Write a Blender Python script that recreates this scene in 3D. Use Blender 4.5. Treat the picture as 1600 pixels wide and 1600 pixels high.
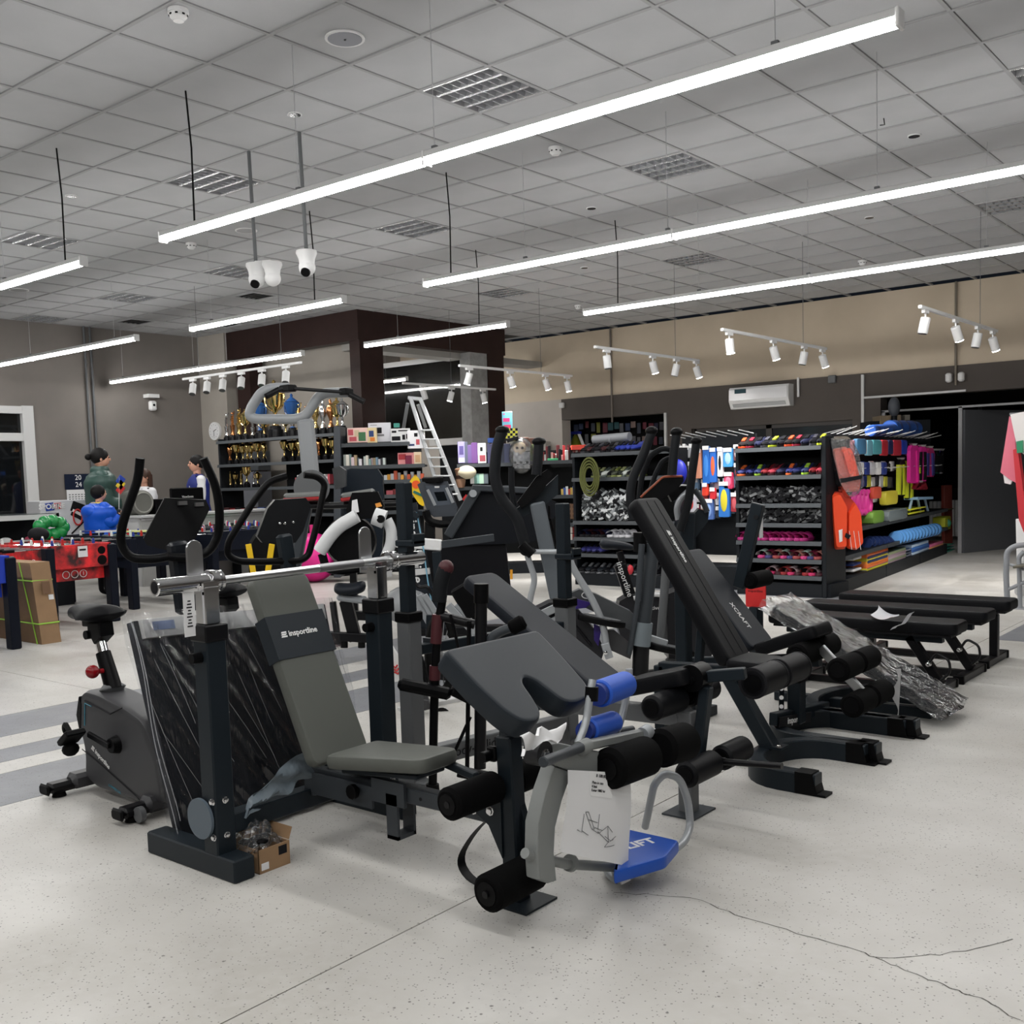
import bpy, math, random
from mathutils import Vector as V, Matrix
for o in list(bpy.data.objects): bpy.data.objects.remove(o, do_unlink=True)
random.seed(7)
SC=bpy.context.scene; COL=SC.collection
R=math.radians; PI=math.pi
# ---------------- camera (recovered from the ceiling grid) ----------------
F=1626.7; CX,CY=802.66,873.68; YAW,PITCH,ROLL=-.685347,-.080847,-.030325; CH=1.52; CEIL=4.049
_c,_s=math.cos(YAW),math.sin(YAW)
FW=V((_s*math.cos(PITCH),_c*math.cos(PITCH),math.sin(PITCH))); _r=V((_c,-_s,0)); _u=_r.cross(FW)
RT=_r*math.cos(ROLL)+_u*math.sin(ROLL); UP=-_r*math.sin(ROLL)+_u*math.cos(ROLL)
CAM=V((0,0,CH))
cd=bpy.data.cameras.new('camera'); cam=bpy.data.objects.new('camera',cd); COL.objects.link(cam); SC.camera=cam
cam.matrix_world=Matrix(((RT.x,UP.x,-FW.x,0),(RT.y,UP.y,-FW.y,0),(RT.z,UP.z,-FW.z,CH),(0,0,0,1)))
cd.sensor_width=36; cd.lens=F/1600*36; cd.shift_x=-(CX-800)/1600; cd.shift_y=(CY-800)/1600; cd.clip_end=100; cd.clip_start=.05
# ---------------- world, exposure ----------------
w=bpy.data.worlds.new('night'); SC.world=w; w.use_nodes=True
w.node_tree.nodes['Background'].inputs[0].default_value=(.02,.025,.035,1); w.node_tree.nodes['Background'].inputs[1].default_value=.3
SC.view_settings.view_transform='Standard'; SC.view_settings.look='None'; SC.view_settings.gamma=1; SC.view_settings.use_curve_mapping=False
SC.view_settings.exposure=0.0
LAMP_E=50.0    # pendant diffuser emission
# ---------------- measuring helpers: a sight line met with a real plane ----------------
def ray(x,y): return FW+RT*((x-CX)/F)-UP*((y-CY)/F)
def Z(x,y,h=0.): d=ray(x,y); return CAM+d*((h-CH)/d.z)
def AX(x,y,X): d=ray(x,y); return CAM+d*(X/d.x)
def AY(x,y,Y): d=ray(x,y); return CAM+d*(Y/d.y)
def AP(x,y,p,n): d=ray(x,y); n=V(n); return CAM+d*((V(p)-CAM).dot(n)/d.dot(n))
# ---------------- materials ----------------
MC={}
def mat(name,col,rough=.5,metal=0.,bump=0.,bscale=200.,var=0.,vscale=8.,emit=None,es=0.,trans=0.,ior=1.45,alpha=1.,coat=0.,spec=.5,col2=None):
    if name in MC: return MC[name]
    if max(col)<.035 and spec==.5 and metal<.5: spec=.2
    m=bpy.data.materials.new(name); m.use_nodes=True; nt=m.node_tree; N=nt.nodes; L=nt.links; b=N['Principled BSDF']
    b.inputs['Base Color'].default_value=(*col,1); b.inputs['Roughness'].default_value=rough; b.inputs['Metallic'].default_value=metal
    b.inputs['Specular IOR Level'].default_value=spec; b.inputs['IOR'].default_value=ior
    if trans: b.inputs['Transmission Weight'].default_value=trans
    if coat: b.inputs['Coat Weight'].default_value=coat
    if alpha<1: b.inputs['Alpha'].default_value=alpha
    if emit: b.inputs['Emission Color'].default_value=(*emit,1); b.inputs['Emission Strength'].default_value=es
    if bump or var:
        tc=N.new('ShaderNodeTexCoord')
    if var:
        n=N.new('ShaderNodeTexNoise'); n.inputs['Scale'].default_value=vscale; n.inputs['Detail'].default_value=4; L.new(tc.outputs['Object'],n.inputs['Vector'])
        mx=N.new('ShaderNodeMix'); mx.data_type='RGBA'; c2=col2 or tuple(c*(1-var) for c in col)
        mx.inputs[6].default_value=(*[min(1,c*(1+var*.5)) for c in col],1); mx.inputs[7].default_value=(*c2,1)
        cr=N.new('ShaderNodeMapRange'); cr.inputs[1].default_value=.35; cr.inputs[2].default_value=.65; L.new(n.outputs[0],cr.inputs[0])
        L.new(cr.outputs[0],mx.inputs[0]); L.new(mx.outputs[2],b.inputs['Base Color'])
    if bump:
        n=N.new('ShaderNodeTexNoise'); n.inputs['Scale'].default_value=bscale; n.inputs['Detail'].default_value=3; L.new(tc.outputs['Object'],n.inputs['Vector'])
        bp=N.new('ShaderNodeBump'); bp.inputs['Strength'].default_value=bump; bp.inputs['Distance'].default_value=.002; L.new(n.outputs[0],bp.inputs['Height']); L.new(bp.outputs[0],b.inputs['Normal'])
    MC[name]=m; return m
def s2l(*c): return tuple(((x/255)/12.92 if x/255<=.04045 else ((x/255+.055)/1.055)**2.4) for x in c)
def cm(r,g,b,rough=.5,**k): # plain colour by its 8-bit value
    return mat('c_%d_%d_%d_%d'%(r,g,b,int(rough*100))+('m' if k.get('metal') else ''),s2l(r,g,b),rough,**k)
slate=mat('slate powder coat',(.010,.015,.020),.42,spec=.25,bump=.08,bscale=500)
slate2=mat('steel grey powder coat',(.040,.046,.053),.42,spec=.3,bump=.08,bscale=500)
grey=mat('mid grey paint',(.12,.125,.13),.42,spec=.35,bump=.05,bscale=400)
silver=mat('silver paint',(.36,.38,.40),.35,metal=.3)
lgrey=mat('light grey paint',(.42,.43,.44),.4)
black=mat('black plastic',(.002,.002,.0025),.42,spec=.14,bump=.05,bscale=300)
blackm=mat('black metal',(.004,.004,.005),.35,spec=.3)
rubber=mat('black rubber',(.002,.002,.002),.7,spec=.2)
foam=mat('black foam',(.0018,.0018,.002),.85,bump=.3,bscale=350,spec=.1)
leather=mat('black leatherette',(.004,.0042,.0055),.5,spec=.16,bump=.15,bscale=420)
leather_n=mat('charcoal leatherette',(.012,.0145,.020),.48,spec=.2,bump=.15,bscale=420)
leather_g=mat('greenish grey leatherette',(.095,.10,.09),.5,spec=.3,bump=.15,bscale=420)
leather_d=mat('dark grey leatherette',(.016,.021,.027),.42,spec=.3,bump=.15,bscale=420)
chrome=mat('chrome',(.75,.75,.76),.09,metal=1.)
steel=mat('brushed steel',(.55,.56,.57),.28,metal=1.)
white=mat('white plastic',(.75,.75,.75),.4)
offw=mat('white paint',(.6,.6,.6),.45)
paper=mat('paper',(.75,.75,.76),.8)
ink=mat('black ink',(.01,.01,.012),.7)
wht=mat('white print',(.8,.8,.8),.6)
cardb=mat('brown cardboard',(.30,.185,.10),.8,var=.12,vscale=5,bump=.1,bscale=60)
cardb2=mat('dark cardboard print',(.16,.09,.05),.8)
blue_f=mat('blue foam',(.012,.085,.50),.55,bump=.15,bscale=300)
blue_l=mat('blue leatherette',(.010,.075,.42),.4,bump=.1,bscale=300)
red=mat('red',(.55,.02,.02),.4)
def film_mat(nm_,sc_,rot_,ns,dist,k_,haze=0.):
    m=bpy.data.materials.new(nm_); m.use_nodes=True; nt=m.node_tree; N=nt.nodes; L=nt.links
    for n in list(N): N.remove(n)
    o=N.new('ShaderNodeOutputMaterial'); mx=N.new('ShaderNodeMixShader'); t=N.new('ShaderNodeBsdfTransparent'); t.inputs[0].default_value=(.93,.94,.95,1)
    g=N.new('ShaderNodeBsdfGlossy'); g.inputs['Roughness'].default_value=.06; fr=N.new('ShaderNodeFresnel'); fr.inputs[0].default_value=1.6
    tc=N.new('ShaderNodeTexCoord'); n=N.new('ShaderNodeTexNoise'); n.inputs['Scale'].default_value=ns; n.inputs['Detail'].default_value=4; n.inputs['Distortion'].default_value=.25
    mp=N.new('ShaderNodeMapping'); mp.inputs['Scale'].default_value=sc_; mp.inputs['Rotation'].default_value=rot_
    b=N.new('ShaderNodeBump'); b.inputs['Strength'].default_value=.9; b.inputs['Distance'].default_value=dist
    L.new(tc.outputs['Object'],mp.inputs[0]); L.new(mp.outputs[0],n.inputs['Vector']); L.new(n.outputs[0],b.inputs['Height']); L.new(b.outputs[0],g.inputs['Normal']); L.new(b.outputs[0],fr.inputs['Normal'])
    ad=N.new('ShaderNodeMath'); ad.operation='MULTIPLY_ADD'; ad.inputs[1].default_value=k_; ad.inputs[2].default_value=.0; ad.use_clamp=True
    L.new(fr.outputs[0],ad.inputs[0]); hz=N.new('ShaderNodeMixShader'); hz.inputs[0].default_value=haze; df=N.new('ShaderNodeBsdfDiffuse'); df.inputs[0].default_value=(.8,.82,.85,1)
    L.new(t.outputs[0],hz.inputs[1]); L.new(df.outputs[0],hz.inputs[2]); L.new(ad.outputs[0],mx.inputs[0]); L.new(hz.outputs[0],mx.inputs[1]); L.new(g.outputs[0],mx.inputs[2]); L.new(mx.outputs[0],o.inputs[0])
    return m
film=film_mat('clear plastic film',(1,4.5,.5),(-.45,0,0),3.5,.03,1.15,.015)
film2=film_mat('crinkled plastic film',(1,1,1),(0,0,0),15,.03,1.8,.05)
# ---------------- mesh gathering ----------------
def orth(d):
    d=V(d).normalized(); a=V((0,0,1)) if abs(d.z)<.9 else V((0,1,0))
    x=a.cross(d).normalized(); return x,d.cross(x)
def Rz(a): return Matrix.Rotation(a,3,'Z')
def fillet(P,r,n=5,close=False):
    P=[V(p) for p in P]; out=[]; m=len(P)
    for i,p in enumerate(P):
        if not close and i in (0,m-1): out.append(p); continue
        a,b=P[i-1],P[(i+1)%m]; u=(a-p); w_=(b-p); k=min(r,u.length*.48,w_.length*.48)
        s=p+u.normalized()*k; e=p+w_.normalized()*k
        for j in range(n+1):
            t=j/n; out.append(s*(1-t)**2+p*2*t*(1-t)+e*t*t)
    return out
class G:
    def __init__(s): s.v=[]; s.f=[]; s.cut=[]
    def add(s,vs,fs):
        k=len(s.v); s.cut.append((k,len(s.f))); s.v+= [V(v) for v in vs]; s.f+=[tuple(i+k for i in f) for f in fs]; return s
    def box(s,c,d,rot=None,b=0.):
        x,y,z=d[0]/2,d[1]/2,d[2]/2; c=V(c); b=min(b,x*.9,y*.9,z*.9)
        if b<=0:
            vs=[V((i*x,j*y,k*z)) for k in (-1,1) for j in (-1,1) for i in (-1,1)]
            fs=[(0,2,3,1),(4,5,7,6),(0,1,5,4),(2,6,7,3),(0,4,6,2),(1,3,7,5)]
        else:
            ring=[(x-b,y),(x,y-b),(x,-y+b),(x-b,-y),(-x+b,-y),(-x,-y+b),(-x,y-b),(-x+b,y)][::-1]
            sc=lambda k:[(p[0]-math.copysign(k,p[0]),p[1]-math.copysign(k,p[1])) for p in ring]
            L=[(sc(b*.8),-z),(ring,-z+b),(ring,z-b),(sc(b*.8),z)]; vs=[V((p[0],p[1],h)) for q,h in L for p in q]; fs=[tuple(range(7,-1,-1)),tuple(range(24,32))]
            for l in range(3):
                for i in range(8): j=(i+1)%8; fs.append((l*8+i,l*8+j,l*8+8+j,l*8+8+i))
        if rot is not None: vs=[rot@v for v in vs]
        return s.add([c+v for v in vs],fs)
    def span(s,lo,hi,b=0.): return s.box([(a+c)/2 for a,c in zip(lo,hi)],[abs(c-a) for a,c in zip(lo,hi)],b=b)
    def beam(s,a,b,w,h,up=(0,0,1),bev=.004):
        a,b=V(a),V(b); d=(b-a); L=d.length; z=d.normalized(); u=V(up)
        if abs(u.dot(z))>.98: u=V((1,0,0)) if abs(z.x)<.9 else V((0,1,0))
        x=u.cross(z).normalized(); y=z.cross(x)
        return s.box((a+b)/2,(w,h,L),Matrix((x,y,z)).transposed(),bev)
    def tube(s,P,r,n=10,close=False,fil=0,cap=True,r2=None):
        if fil: P=fillet(P,fil,close=close)
        P=[V(p) for p in P]; m=len(P); vs=[]; fs=[]; t0=None; x=None
        for i,p in enumerate(P):
            a=P[i-1] if (i or close) else p; b=P[(i+1)%m] if (i<m-1 or close) else p
            t=(b-a)
            t=t.normalized() if t.length>1e-9 else V((0,0,1))
            if x is None: x,y=orth(t)
            else:
                x=(x-t*x.dot(t)).normalized(); y=t.cross(x)
            rr=r if r2 is None else r+(r2-r)*i/(m-1)
            if callable(r): rr=r(i/(m-1))
            vs+=[p+x*(rr*math.cos(2*PI*k/n))+y*(rr*math.sin(2*PI*k/n)) for k in range(n)]
        for i in range(m if close else m-1):
            q=(i+1)%m
            for k in range(n): l=(k+1)%n; fs.append((i*n+k,i*n+l,q*n+l,q*n+k))
        if cap and not close: fs+= [tuple(range(n-1,-1,-1)),tuple((m-1)*n+k for k in range(n))]
        return s.add(vs,fs)
    def cyl(s,a,b,r,r2=None,n=18,b_=0.):
        a,b=V(a),V(b); r2=r if r2 is None else r2
        if b_: d=(b-a).normalized()*b_; return s.prof(a,b,[(0,r-b_),(b_,r),((b-a).length-b_,r2),((b-a).length,r2-b_)],n)
        return s.prof(a,b,[(0,r),((b-a).length,r2)],n)
    def prof(s,a,b,pr,n=18): # lathe along a->b with (distance, radius)
        a=V(a); d=(V(b)-a).normalized(); x,y=orth(d); vs=[]; fs=[]
        for h,r in pr: vs+=[a+d*h+x*(max(r,1e-4)*math.cos(2*PI*k/n))+y*(max(r,1e-4)*math.sin(2*PI*k/n)) for k in range(n)]
        for i in range(len(pr)-1):
            for k in range(n): l=(k+1)%n; fs.append((i*n+k,i*n+l,i*n+n+l,i*n+n+k))
        fs+=[tuple(range(n-1,-1,-1)),tuple((len(pr)-1)*n+k for k in range(n))]
        return s.add(vs,fs)
    def ball(s,c,r,n=14,m=9,sq=(1,1,1),rot=None):
        vs=[];fs=[];c=V(c)
        for i in range(m+1):
            t=PI*i/m; rr=max(math.sin(t),1e-3)
            for k in range(n):
                p=V((r*sq[0]*rr*math.cos(2*PI*k/n),r*sq[1]*rr*math.sin(2*PI*k/n),-r*sq[2]*math.cos(t)))
                vs.append(c+(rot@p if rot is not None else p))
        for i in range(m):
            for k in range(n): l=(k+1)%n; fs.append((i*n+k,i*n+l,i*n+n+l,i*n+n+k))
        return s.add(vs,fs)
    def prism(s,poly,o,U,W,t,b=0.): # closed outline (u,w), extruded +-t/2 along UxW, soft edge b
        o,U,W=V(o),V(U).normalized(),V(W).normalized(); N_=U.cross(W).normalized(); n=len(poly)
        P=[V((p[0],p[1])) for p in poly]; ar=sum(P[i].x*P[(i+1)%n].y-P[(i+1)%n].x*P[i].y for i in range(n))
        if ar<0: P=P[::-1]
        def inset(k):
            if not k: return P
            out=[]
            for i in range(n):
                e1=(P[i]-P[i-1]); e2=(P[(i+1)%n]-P[i]); e1=e1.normalized() if e1.length else V((1,0)); e2=e2.normalized() if e2.length else e1
                n1=V((-e1.y,e1.x)); n2=V((-e2.y,e2.x)); q=n1+n2; q=q/max(q.dot(q),.35)*2 if q.length>1e-6 else n1
                out.append(P[i]+q*k)
            return out
        if b: lay=[(b,-t/2),(b*.3,-t/2+b*.3),(0,-t/2+b),(0,t/2-b),(b*.3,t/2-b*.3),(b,t/2)]
        else: lay=[(0,-t/2),(0,t/2)]
        vs=[];fs=[]
        for k,h in lay: vs+=[o+U*p.x+W*p.y+N_*h for p in inset(k)]
        for i in range(len(lay)-1):
            for k in range(n): l=(k+1)%n; fs.append((i*n+k,i*n+l,i*n+n+l,i*n+n+k))
        fs+=[tuple(range(n-1,-1,-1)),tuple((len(lay)-1)*n+k for k in range(n))]
        return s.add(vs,fs)
    def pad(s,o,U,W,L,w1,t,w2=None,rc=.03,b=.015): # cushion: from o along U length L, width w1->w2 along W (centred), thick t along UxW
        w2=w1 if w2 is None else w2
        P=[(0,-w1/2),(L,-w2/2),(L,w2/2),(0,w1/2)]
        q=[(p.x,p.y) for p in fillet([V((a,c,0)) for a,c in P],rc,5,True)]
        return s.prism(q,V(o),U,W,t,b)
    def quad(s,a,b,c,d): return s.add([a,b,c,d],[(0,1,2,3)])
    def grid(s,fn,nu,nv):
        vs=[fn(i/nu,j/nv) for j in range(nv+1) for i in range(nu+1)]; k=nu+1
        return s.add(vs,[(j*k+i,j*k+i+1,(j+1)*k+i+1,(j+1)*k+i) for j in range(nv) for i in range(nu)])
    def mesh(s,name,m,off=V((0,0,0)),ang=38):
        me=bpy.data.meshes.new(name); me.from_pydata([v-off for v in s.v],[],s.f); me.update()
        me.materials.append(m)
        if ang: me.shade_smooth(); me.set_sharp_from_angle(angle=R(ang))
        return me
def link(name,me,parent=None,**k):
    o=bpy.data.objects.new(name,me); COL.objects.link(o)
    if parent is not None: o.parent=parent
    for a,b in k.items(): o[a]=b
    return o
def off(p):
    v=V((0,0,0))
    while p is not None: v=v+p.location; p=p.parent
    return v
SPLIT={'bolt','clip','screw','band','stitched_ring','pin_hole','hole','hour_mark','vent_slot','eye_socket','wire_clip','collar_ring','pad_rib','seam','reflector','thin_leg','knob','upright_frame','core_disc','foam_grip','bar_clamp','frame_rail','leg_pair','flap','rail','side_arm','label_strip','fixture'}
def P(name,g,m,parent=None,ang=38,**k): # one mesh object, a part of parent
    if name in SPLIT and len(g.cut)>1:
        ends=g.cut[1:]+[(len(g.v),len(g.f))]; o=None
        for (v0,f0),(v1,f1) in zip(g.cut,ends):
            h=G(); h.add(g.v[v0:v1],[tuple(i-v0 for i in f) for f in g.f[f0:f1]]); q=P(name,h,m,parent,ang,**k); o=o or q
        return o
    o=link(name,g.mesh(name,m,off(parent),ang),parent,**k)
    if ang and ang<50 and len(g.f)<900: wn=o.modifiers.new('weighted','WEIGHTED_NORMAL'); wn.keep_sharp=True
    return o
def T(name,label,cat,loc=(0,0,0),group=None):
    o=bpy.data.objects.new(name,None); COL.objects.link(o); o.location=loc; o['label']=label; o['category']=cat; o.empty_display_size=.1
    if group: o['group']=group
    return o
def S1(name,g,m,label,cat,group=None,loc=None,ang=38): # a thing that is one mesh
    c=V(loc) if loc is not None else sum(g.v,V((0,0,0)))/len(g.v)
    o=link(name,g.mesh(name,m,c,ang)); o.location=c; o['label']=label; o['category']=cat
    if group: o['group']=group
    return o
def dup(o,loc,rz=0,label=None,parent=None,sc=None):
    c=o.copy(); COL.objects.link(c); c.parent=parent
    if parent is None:
        c.location=loc; c.rotation_euler.z=rz
        if sc: c.scale=sc
        if label: c['label']=label
    for ch in list(o.children): dup(ch,None,parent=c)
    return c
def ST(name,g,m,parent=None,ang=0):
    o=P(name,g,m,parent,ang)
    if parent is None: o['kind']='structure'
    return o
TXT={}
def text(s,size,m,parent,o,U,W,name='lettering',ext=.0006,bold=0,align='CENTER',**k):
    key=(s,size,m.name,bold,align)
    cu=bpy.data.curves.new('t','FONT'); cu.body=s; cu.size=size; cu.extrude=ext; cu.align_x=align; cu.align_y='CENTER'; cu.offset=bold; cu.resolution_u=2
    ob=bpy.data.objects.new('t',cu); COL.objects.link(ob); me=bpy.data.meshes.new_from_object(ob); bpy.data.objects.remove(ob); bpy.data.curves.remove(cu)
    me.materials.clear(); me.materials.append(m)
    U=V(U).normalized(); W=V(W).normalized(); n=U.cross(W).normalized(); W=n.cross(U); o=V(o)
    me.transform(Matrix((( U.x,W.x,n.x,o.x),(U.y,W.y,n.y,o.y),(U.z,W.z,n.z,o.z),(0,0,0,1))))
    me.transform(Matrix.Translation(-off(parent)))
    return link(name,me,parent,**k)
# ================= SETTING =================
YB=10.75; YR=15.65; XL=-15.7
def wallmat(name,c,c2):
    return mat(name,c,.85,var=.1,vscale=1.3,bump=.15,bscale=40,col2=c2)
taupe=wallmat('taupe wall paint',s2l(122,116,111),s2l(115,110,105))
dark=wallmat('dark brown grey wall paint',s2l(82,76,72),s2l(78,72,68))
beige=wallmat('beige upper wall paint',s2l(196,182,162),s2l(188,174,154))
maroon=mat('maroon cladding',s2l(50,36,34),.4,var=.15,vscale=3)
conc=mat('raw concrete',s2l(150,150,150),.85,var=.18,vscale=9,bump=.3,bscale=30)
def floor_mat(name,base,dk,speck):
    m=bpy.data.materials.new(name); m.use_nodes=True; nt=m.node_tree; N=nt.nodes; L=nt.links; b=N['Principled BSDF']
    g=N.new('ShaderNodeNewGeometry')
    def noise(s,d=4):
        n=N.new('ShaderNodeTexNoise'); n.inputs['Scale'].default_value=s; n.inputs['Detail'].default_value=d; L.new(g.outputs['Position'],n.inputs['Vector']); return n.outputs[0]
    def mr(i,a,c,x=0.,y=1.):
        r=N.new('ShaderNodeMapRange'); r.inputs[1].default_value=a; r.inputs[2].default_value=c; r.inputs[3].default_value=x; r.inputs[4].default_value=y; L.new(i,r.inputs[0]); return r.outputs[0]
    def mix(f,a,c):
        x=N.new('ShaderNodeMix'); x.data_type='RGBA'
        for i,q in ((0,f),(6,a),(7,c)):
            if isinstance(q,tuple): x.inputs[i].default_value=(*q,1)
            else: L.new(q,x.inputs[i])
        return x.outputs[2]
    c=mix(mr(noise(1.1,5),.35,.65),base,dk)
    c=mix(mr(noise(22,3),.42,.7,0,.45),c,tuple(v*.86 for v in base))
    v=N.new('ShaderNodeTexVoronoi'); v.inputs['Scale'].default_value=70; L.new(g.outputs['Position'],v.inputs['Vector'])
    c=mix(mr(v.outputs['Distance'],.12,.20,speck,0),c,s2l(84,80,76))
    v2=N.new('ShaderNodeTexVoronoi'); v2.inputs['Scale'].default_value=17; L.new(g.outputs['Position'],v2.inputs['Vector'])
    c=mix(mr(v2.outputs['Distance'],.05,.09,speck,0),c,s2l(70,66,62))
    L.new(c,b.inputs['Base Color']); L.new(mr(noise(3,3),.3,.7,.32,.5),b.inputs['Roughness'])
    bp=N.new('ShaderNodeBump'); bp.inputs['Strength'].default_value=.12; bp.inputs['Distance'].default_value=.002; L.new(noise(60,3),bp.inputs['Height']); L.new(bp.outputs[0],b.inputs['Normal'])
    return m
terr=floor_mat('pale terrazzo',s2l(200,198,194),s2l(174,171,165),.8)
terrd=floor_mat('grey terrazzo inlay',s2l(128,130,134),s2l(116,118,124),1.)
joint=mat('dark joint',s2l(90,88,84),.9)
fl=ST('floor',G().span((-26,-9,-.12),(9,27,-.006)),joint)
# slabs laid between the joints that show, the grey inlay bands let in
xs=[-26,-9.9,-7.10,-6.49,-6.18,-5.88,-5.64,-5.06,-2.46,1.2,9]; ys=[-9,-2.2,3.98,10.15,16.2,27]
for i in range(len(xs)-1):
    for j in range(len(ys)-1):
        if i>1 and j==1: continue
        if i>1 and j==2: ys_=-2.2
        else: ys_=ys[j]
        band=i in (2,4,6) and j<3
        P('grey_inlay' if band else 'floor_slab',G().span((xs[i]+.003,ys_+.003,-.05),(xs[i+1]-.003,ys[j+1]-.003,0)),terrd if band else terr,fl,0)
P('grey_inlay',G().span((-2.4,9.35,0),(6,10.75,.0012)),terrd,fl,0)
P('grey_inlay',G().span((-7.1,11.35,0),(6,12.0,.0012)),terrd,fl,0)
# two hairline cracks in the slab at the front right
def crack(pts):
    q=[]; rr=random.Random(3)
    for a,b in zip(pts,pts[1:]):
        for k in range(7):
            t=k/7; p=Z(a[0]+(b[0]-a[0])*t,a[1]+(b[1]-a[1])*t); q.append(p+V((rr.uniform(-.008,.008),rr.uniform(-.008,.008),.0006)))
    g=G()
    for a,b in zip(q,q[1:]):
        n=V((-(b-a).y,(b-a).x,0)).normalized()*rr.uniform(.0012,.0026); g.quad(a-n,b-n,b+n,a+n)
    P('crack',g,joint,fl,0)
crack([(960,1395),(1080,1402),(1180,1440),(1290,1470),(1370,1497),(1470,1492),(1600,1465)])
crack([(1370,1497),(1450,1530),(1530,1560),(1600,1598)])
# walls
g=G().span((XL-.3,-7,0),(XL,3.6,CEIL)).span((XL-.3,3.6,0),(XL,7.74,1.08)).span((XL-.3,3.6,2.75),(XL,7.74,CEIL)).span((XL-.3,7.74,0),(XL,16,CEIL))
ST('wall_left',g,taupe)
ST('wall_back',G().span((XL,YB,0),(-14.95,YB+.2,CEIL)).span((-14.95,YB+.45,0),(-12.0,YB+.6,CEIL)),mat('grey plaster',s2l(158,152,144),.85,var=.08,vscale=1.5))
g=G().span((XL,YR,2.88),(7,YR+.25,CEIL)); ST('wall_right_upper',g,beige)
g=G().span((XL,YR-.015,0),(-11.53,YR+.25,2.88)); ST('wall_right_far',g,mat('grey wall paint',s2l(184,177,170),.85,var=.08,vscale=1.5))
g=G().span((-11.53,YR-.02,2.5),(7,YR+.25,2.88)).span((-9.3,YR-.02,0),(-8.82,YR+.25,2.5)).span((-8.82,YR-.02,0),(-6.05,YR+.25,1.2)).span((-8.82,YR-.02,2.2),(-6.05,YR+.25,2.5)).span((-6.05,YR-.02,0),(-5.62,YR+.25,2.5))
ST('wall_right',g,dark)
ST('wall_front',G().span((5.8,-7,0),(6,24,CEIL)),taupe); ST('wall_rear',G().span((-16,-7,0),(6,-6.8,CEIL)),taupe)
# rooms beyond the openings
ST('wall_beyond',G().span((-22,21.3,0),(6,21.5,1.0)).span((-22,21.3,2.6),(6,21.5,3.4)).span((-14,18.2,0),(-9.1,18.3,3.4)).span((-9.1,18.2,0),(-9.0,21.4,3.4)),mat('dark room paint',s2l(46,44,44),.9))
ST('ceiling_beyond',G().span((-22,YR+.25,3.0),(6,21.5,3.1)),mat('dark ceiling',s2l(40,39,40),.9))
g=G()
for k in range(9): g.span((-9+k*1.6,21.36,1.0),(-8.94+k*1.6,21.42,2.6))
wn=ST('window_3',g,mat('dark frame',s2l(60,60,62),.5)); P('pane',G().span((-9,21.4,1.0),(5.8,21.41,2.6)),mat('night glass',(.004,.005,.007),.05),wn,0)
# opening lines: lintel rail and white door frame bars
g=G().span((-5.62,YR+.02,2.28),(3,YR+.06,2.31)); 
for x in (-5.62,-4.52): g.span((x,YR+.02,0 if x<-5 else 0),(x+.05,YR+.06,2.3))
ST('trim_1',g,mat('grey aluminium',(.30,.30,.31),.4))
ST('door_1',G().box((-4.2,YR+.75,1.13),(.05,1.5,2.24),Rz(R(-20))),mat('grey door leaf',s2l(84,86,90),.5))
ST('trim_2',G().span((-9.33,YR-.06,1.5),(-9.29,YR-.02,2.5)).span((-5.9,YR-.06,1.9),(-5.86,YR-.02,2.86)).span((-5.86,YR-.06,2.5),(-4.4,YR-.03,2.53)),offw)
wn=ST('window_2',G().span((-8.82,YR+.05,1.2),(-8.76,YR+.12,2.2)).span((-7.5,YR+.05,1.2),(-7.4,YR+.12,2.2)).span((-8.8,YR+.05,2.14),(-6.05,YR+.12,2.2)),mat('brown frame',s2l(58,54,52),.5))
P('pane',G().span((-8.8,YR+.08,1.2),(-6.06,YR+.09,2.16)),mat('dim glass',s2l(40,42,44),.12),wn,0)
# window in the left wall, black night behind
wf=ST('window_1',G().span((XL-.1,3.6,1.08),(XL-.05,7.74,2.75)),mat('night pane',(.006,.007,.008),.04,coat=.5))
g=G().span((XL-.06,7.60,1.05),(XL+.036,7.77,2.78)).span((XL-.06,3.6,2.66),(XL+.03,7.76,2.77)).span((XL-.06,3.6,2.25),(XL+.02,7.76,2.37)).span((XL-.06,3.6,1.06),(XL+.04,7.76,1.14)).span((XL-.06,5.6,1.08),(XL+.02,5.72,2.75))
P('window_frame',g,mat('white window frame',s2l(205,205,205),.4),wf,0)
P('window_sill',G().span((XL,3.6,1.02),(XL+.14,7.8,1.06)),offw,wf,0)
# soffit and columns of the raised bay
ST('soffit',G().span((-14.95,10.8,3.6),(-11.7,11.0,CEIL)).span((-11.92,11.0,3.6),(-11.7,14.25,CEIL)),maroon)
for n,a,b in (('column_1',(-11.92,10.82,0),(-11.7,11.3,3.6)),('column_2',(-11.9,13.78,0),(-11.7,14.2,3.6)),('column_3',(-14.75,10.83,0),(-14.4,11.1,3.6))): ST(n,G().span(a,b),maroon)
ST('column_4',G().span((-11.95,13.33,0),(-11.72,13.77,3.6)),conc)
ST('beam_1',G().span((-12.3,11.0,3.5),(-11.93,15.6,3.6)).span((-14.9,11.35,3.55),(-12.0,11.5,3.62)),mat('pale beam',s2l(150,148,144),.8))
g=G().span((-13.98,13.37,3.52),(-11.96,13.45,3.6)).span((-13.99,13.365,.4),(-13.92,13.455,3.605)); t3=ST('trim_3',g,offw)
P('pane',G().span((-13.92,13.405,2.18),(-11.96,13.415,3.52)),film_mat('clear window glass',(1,1,1),(0,0,0),1,.0001,1.),t3,0)
P('window_sill',G().span((-12.75,13.35,2.07),(-11.96,13.47,2.18)),offw,t3,0); P('doorway_shade',G().span((-12.65,13.5,.3),(-11.96,13.55,2.07)),mat('doorway shade',s2l(24,26,30),.6),t3,0)  # dark sheet stands in for the unlit doorway below the ledge
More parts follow.
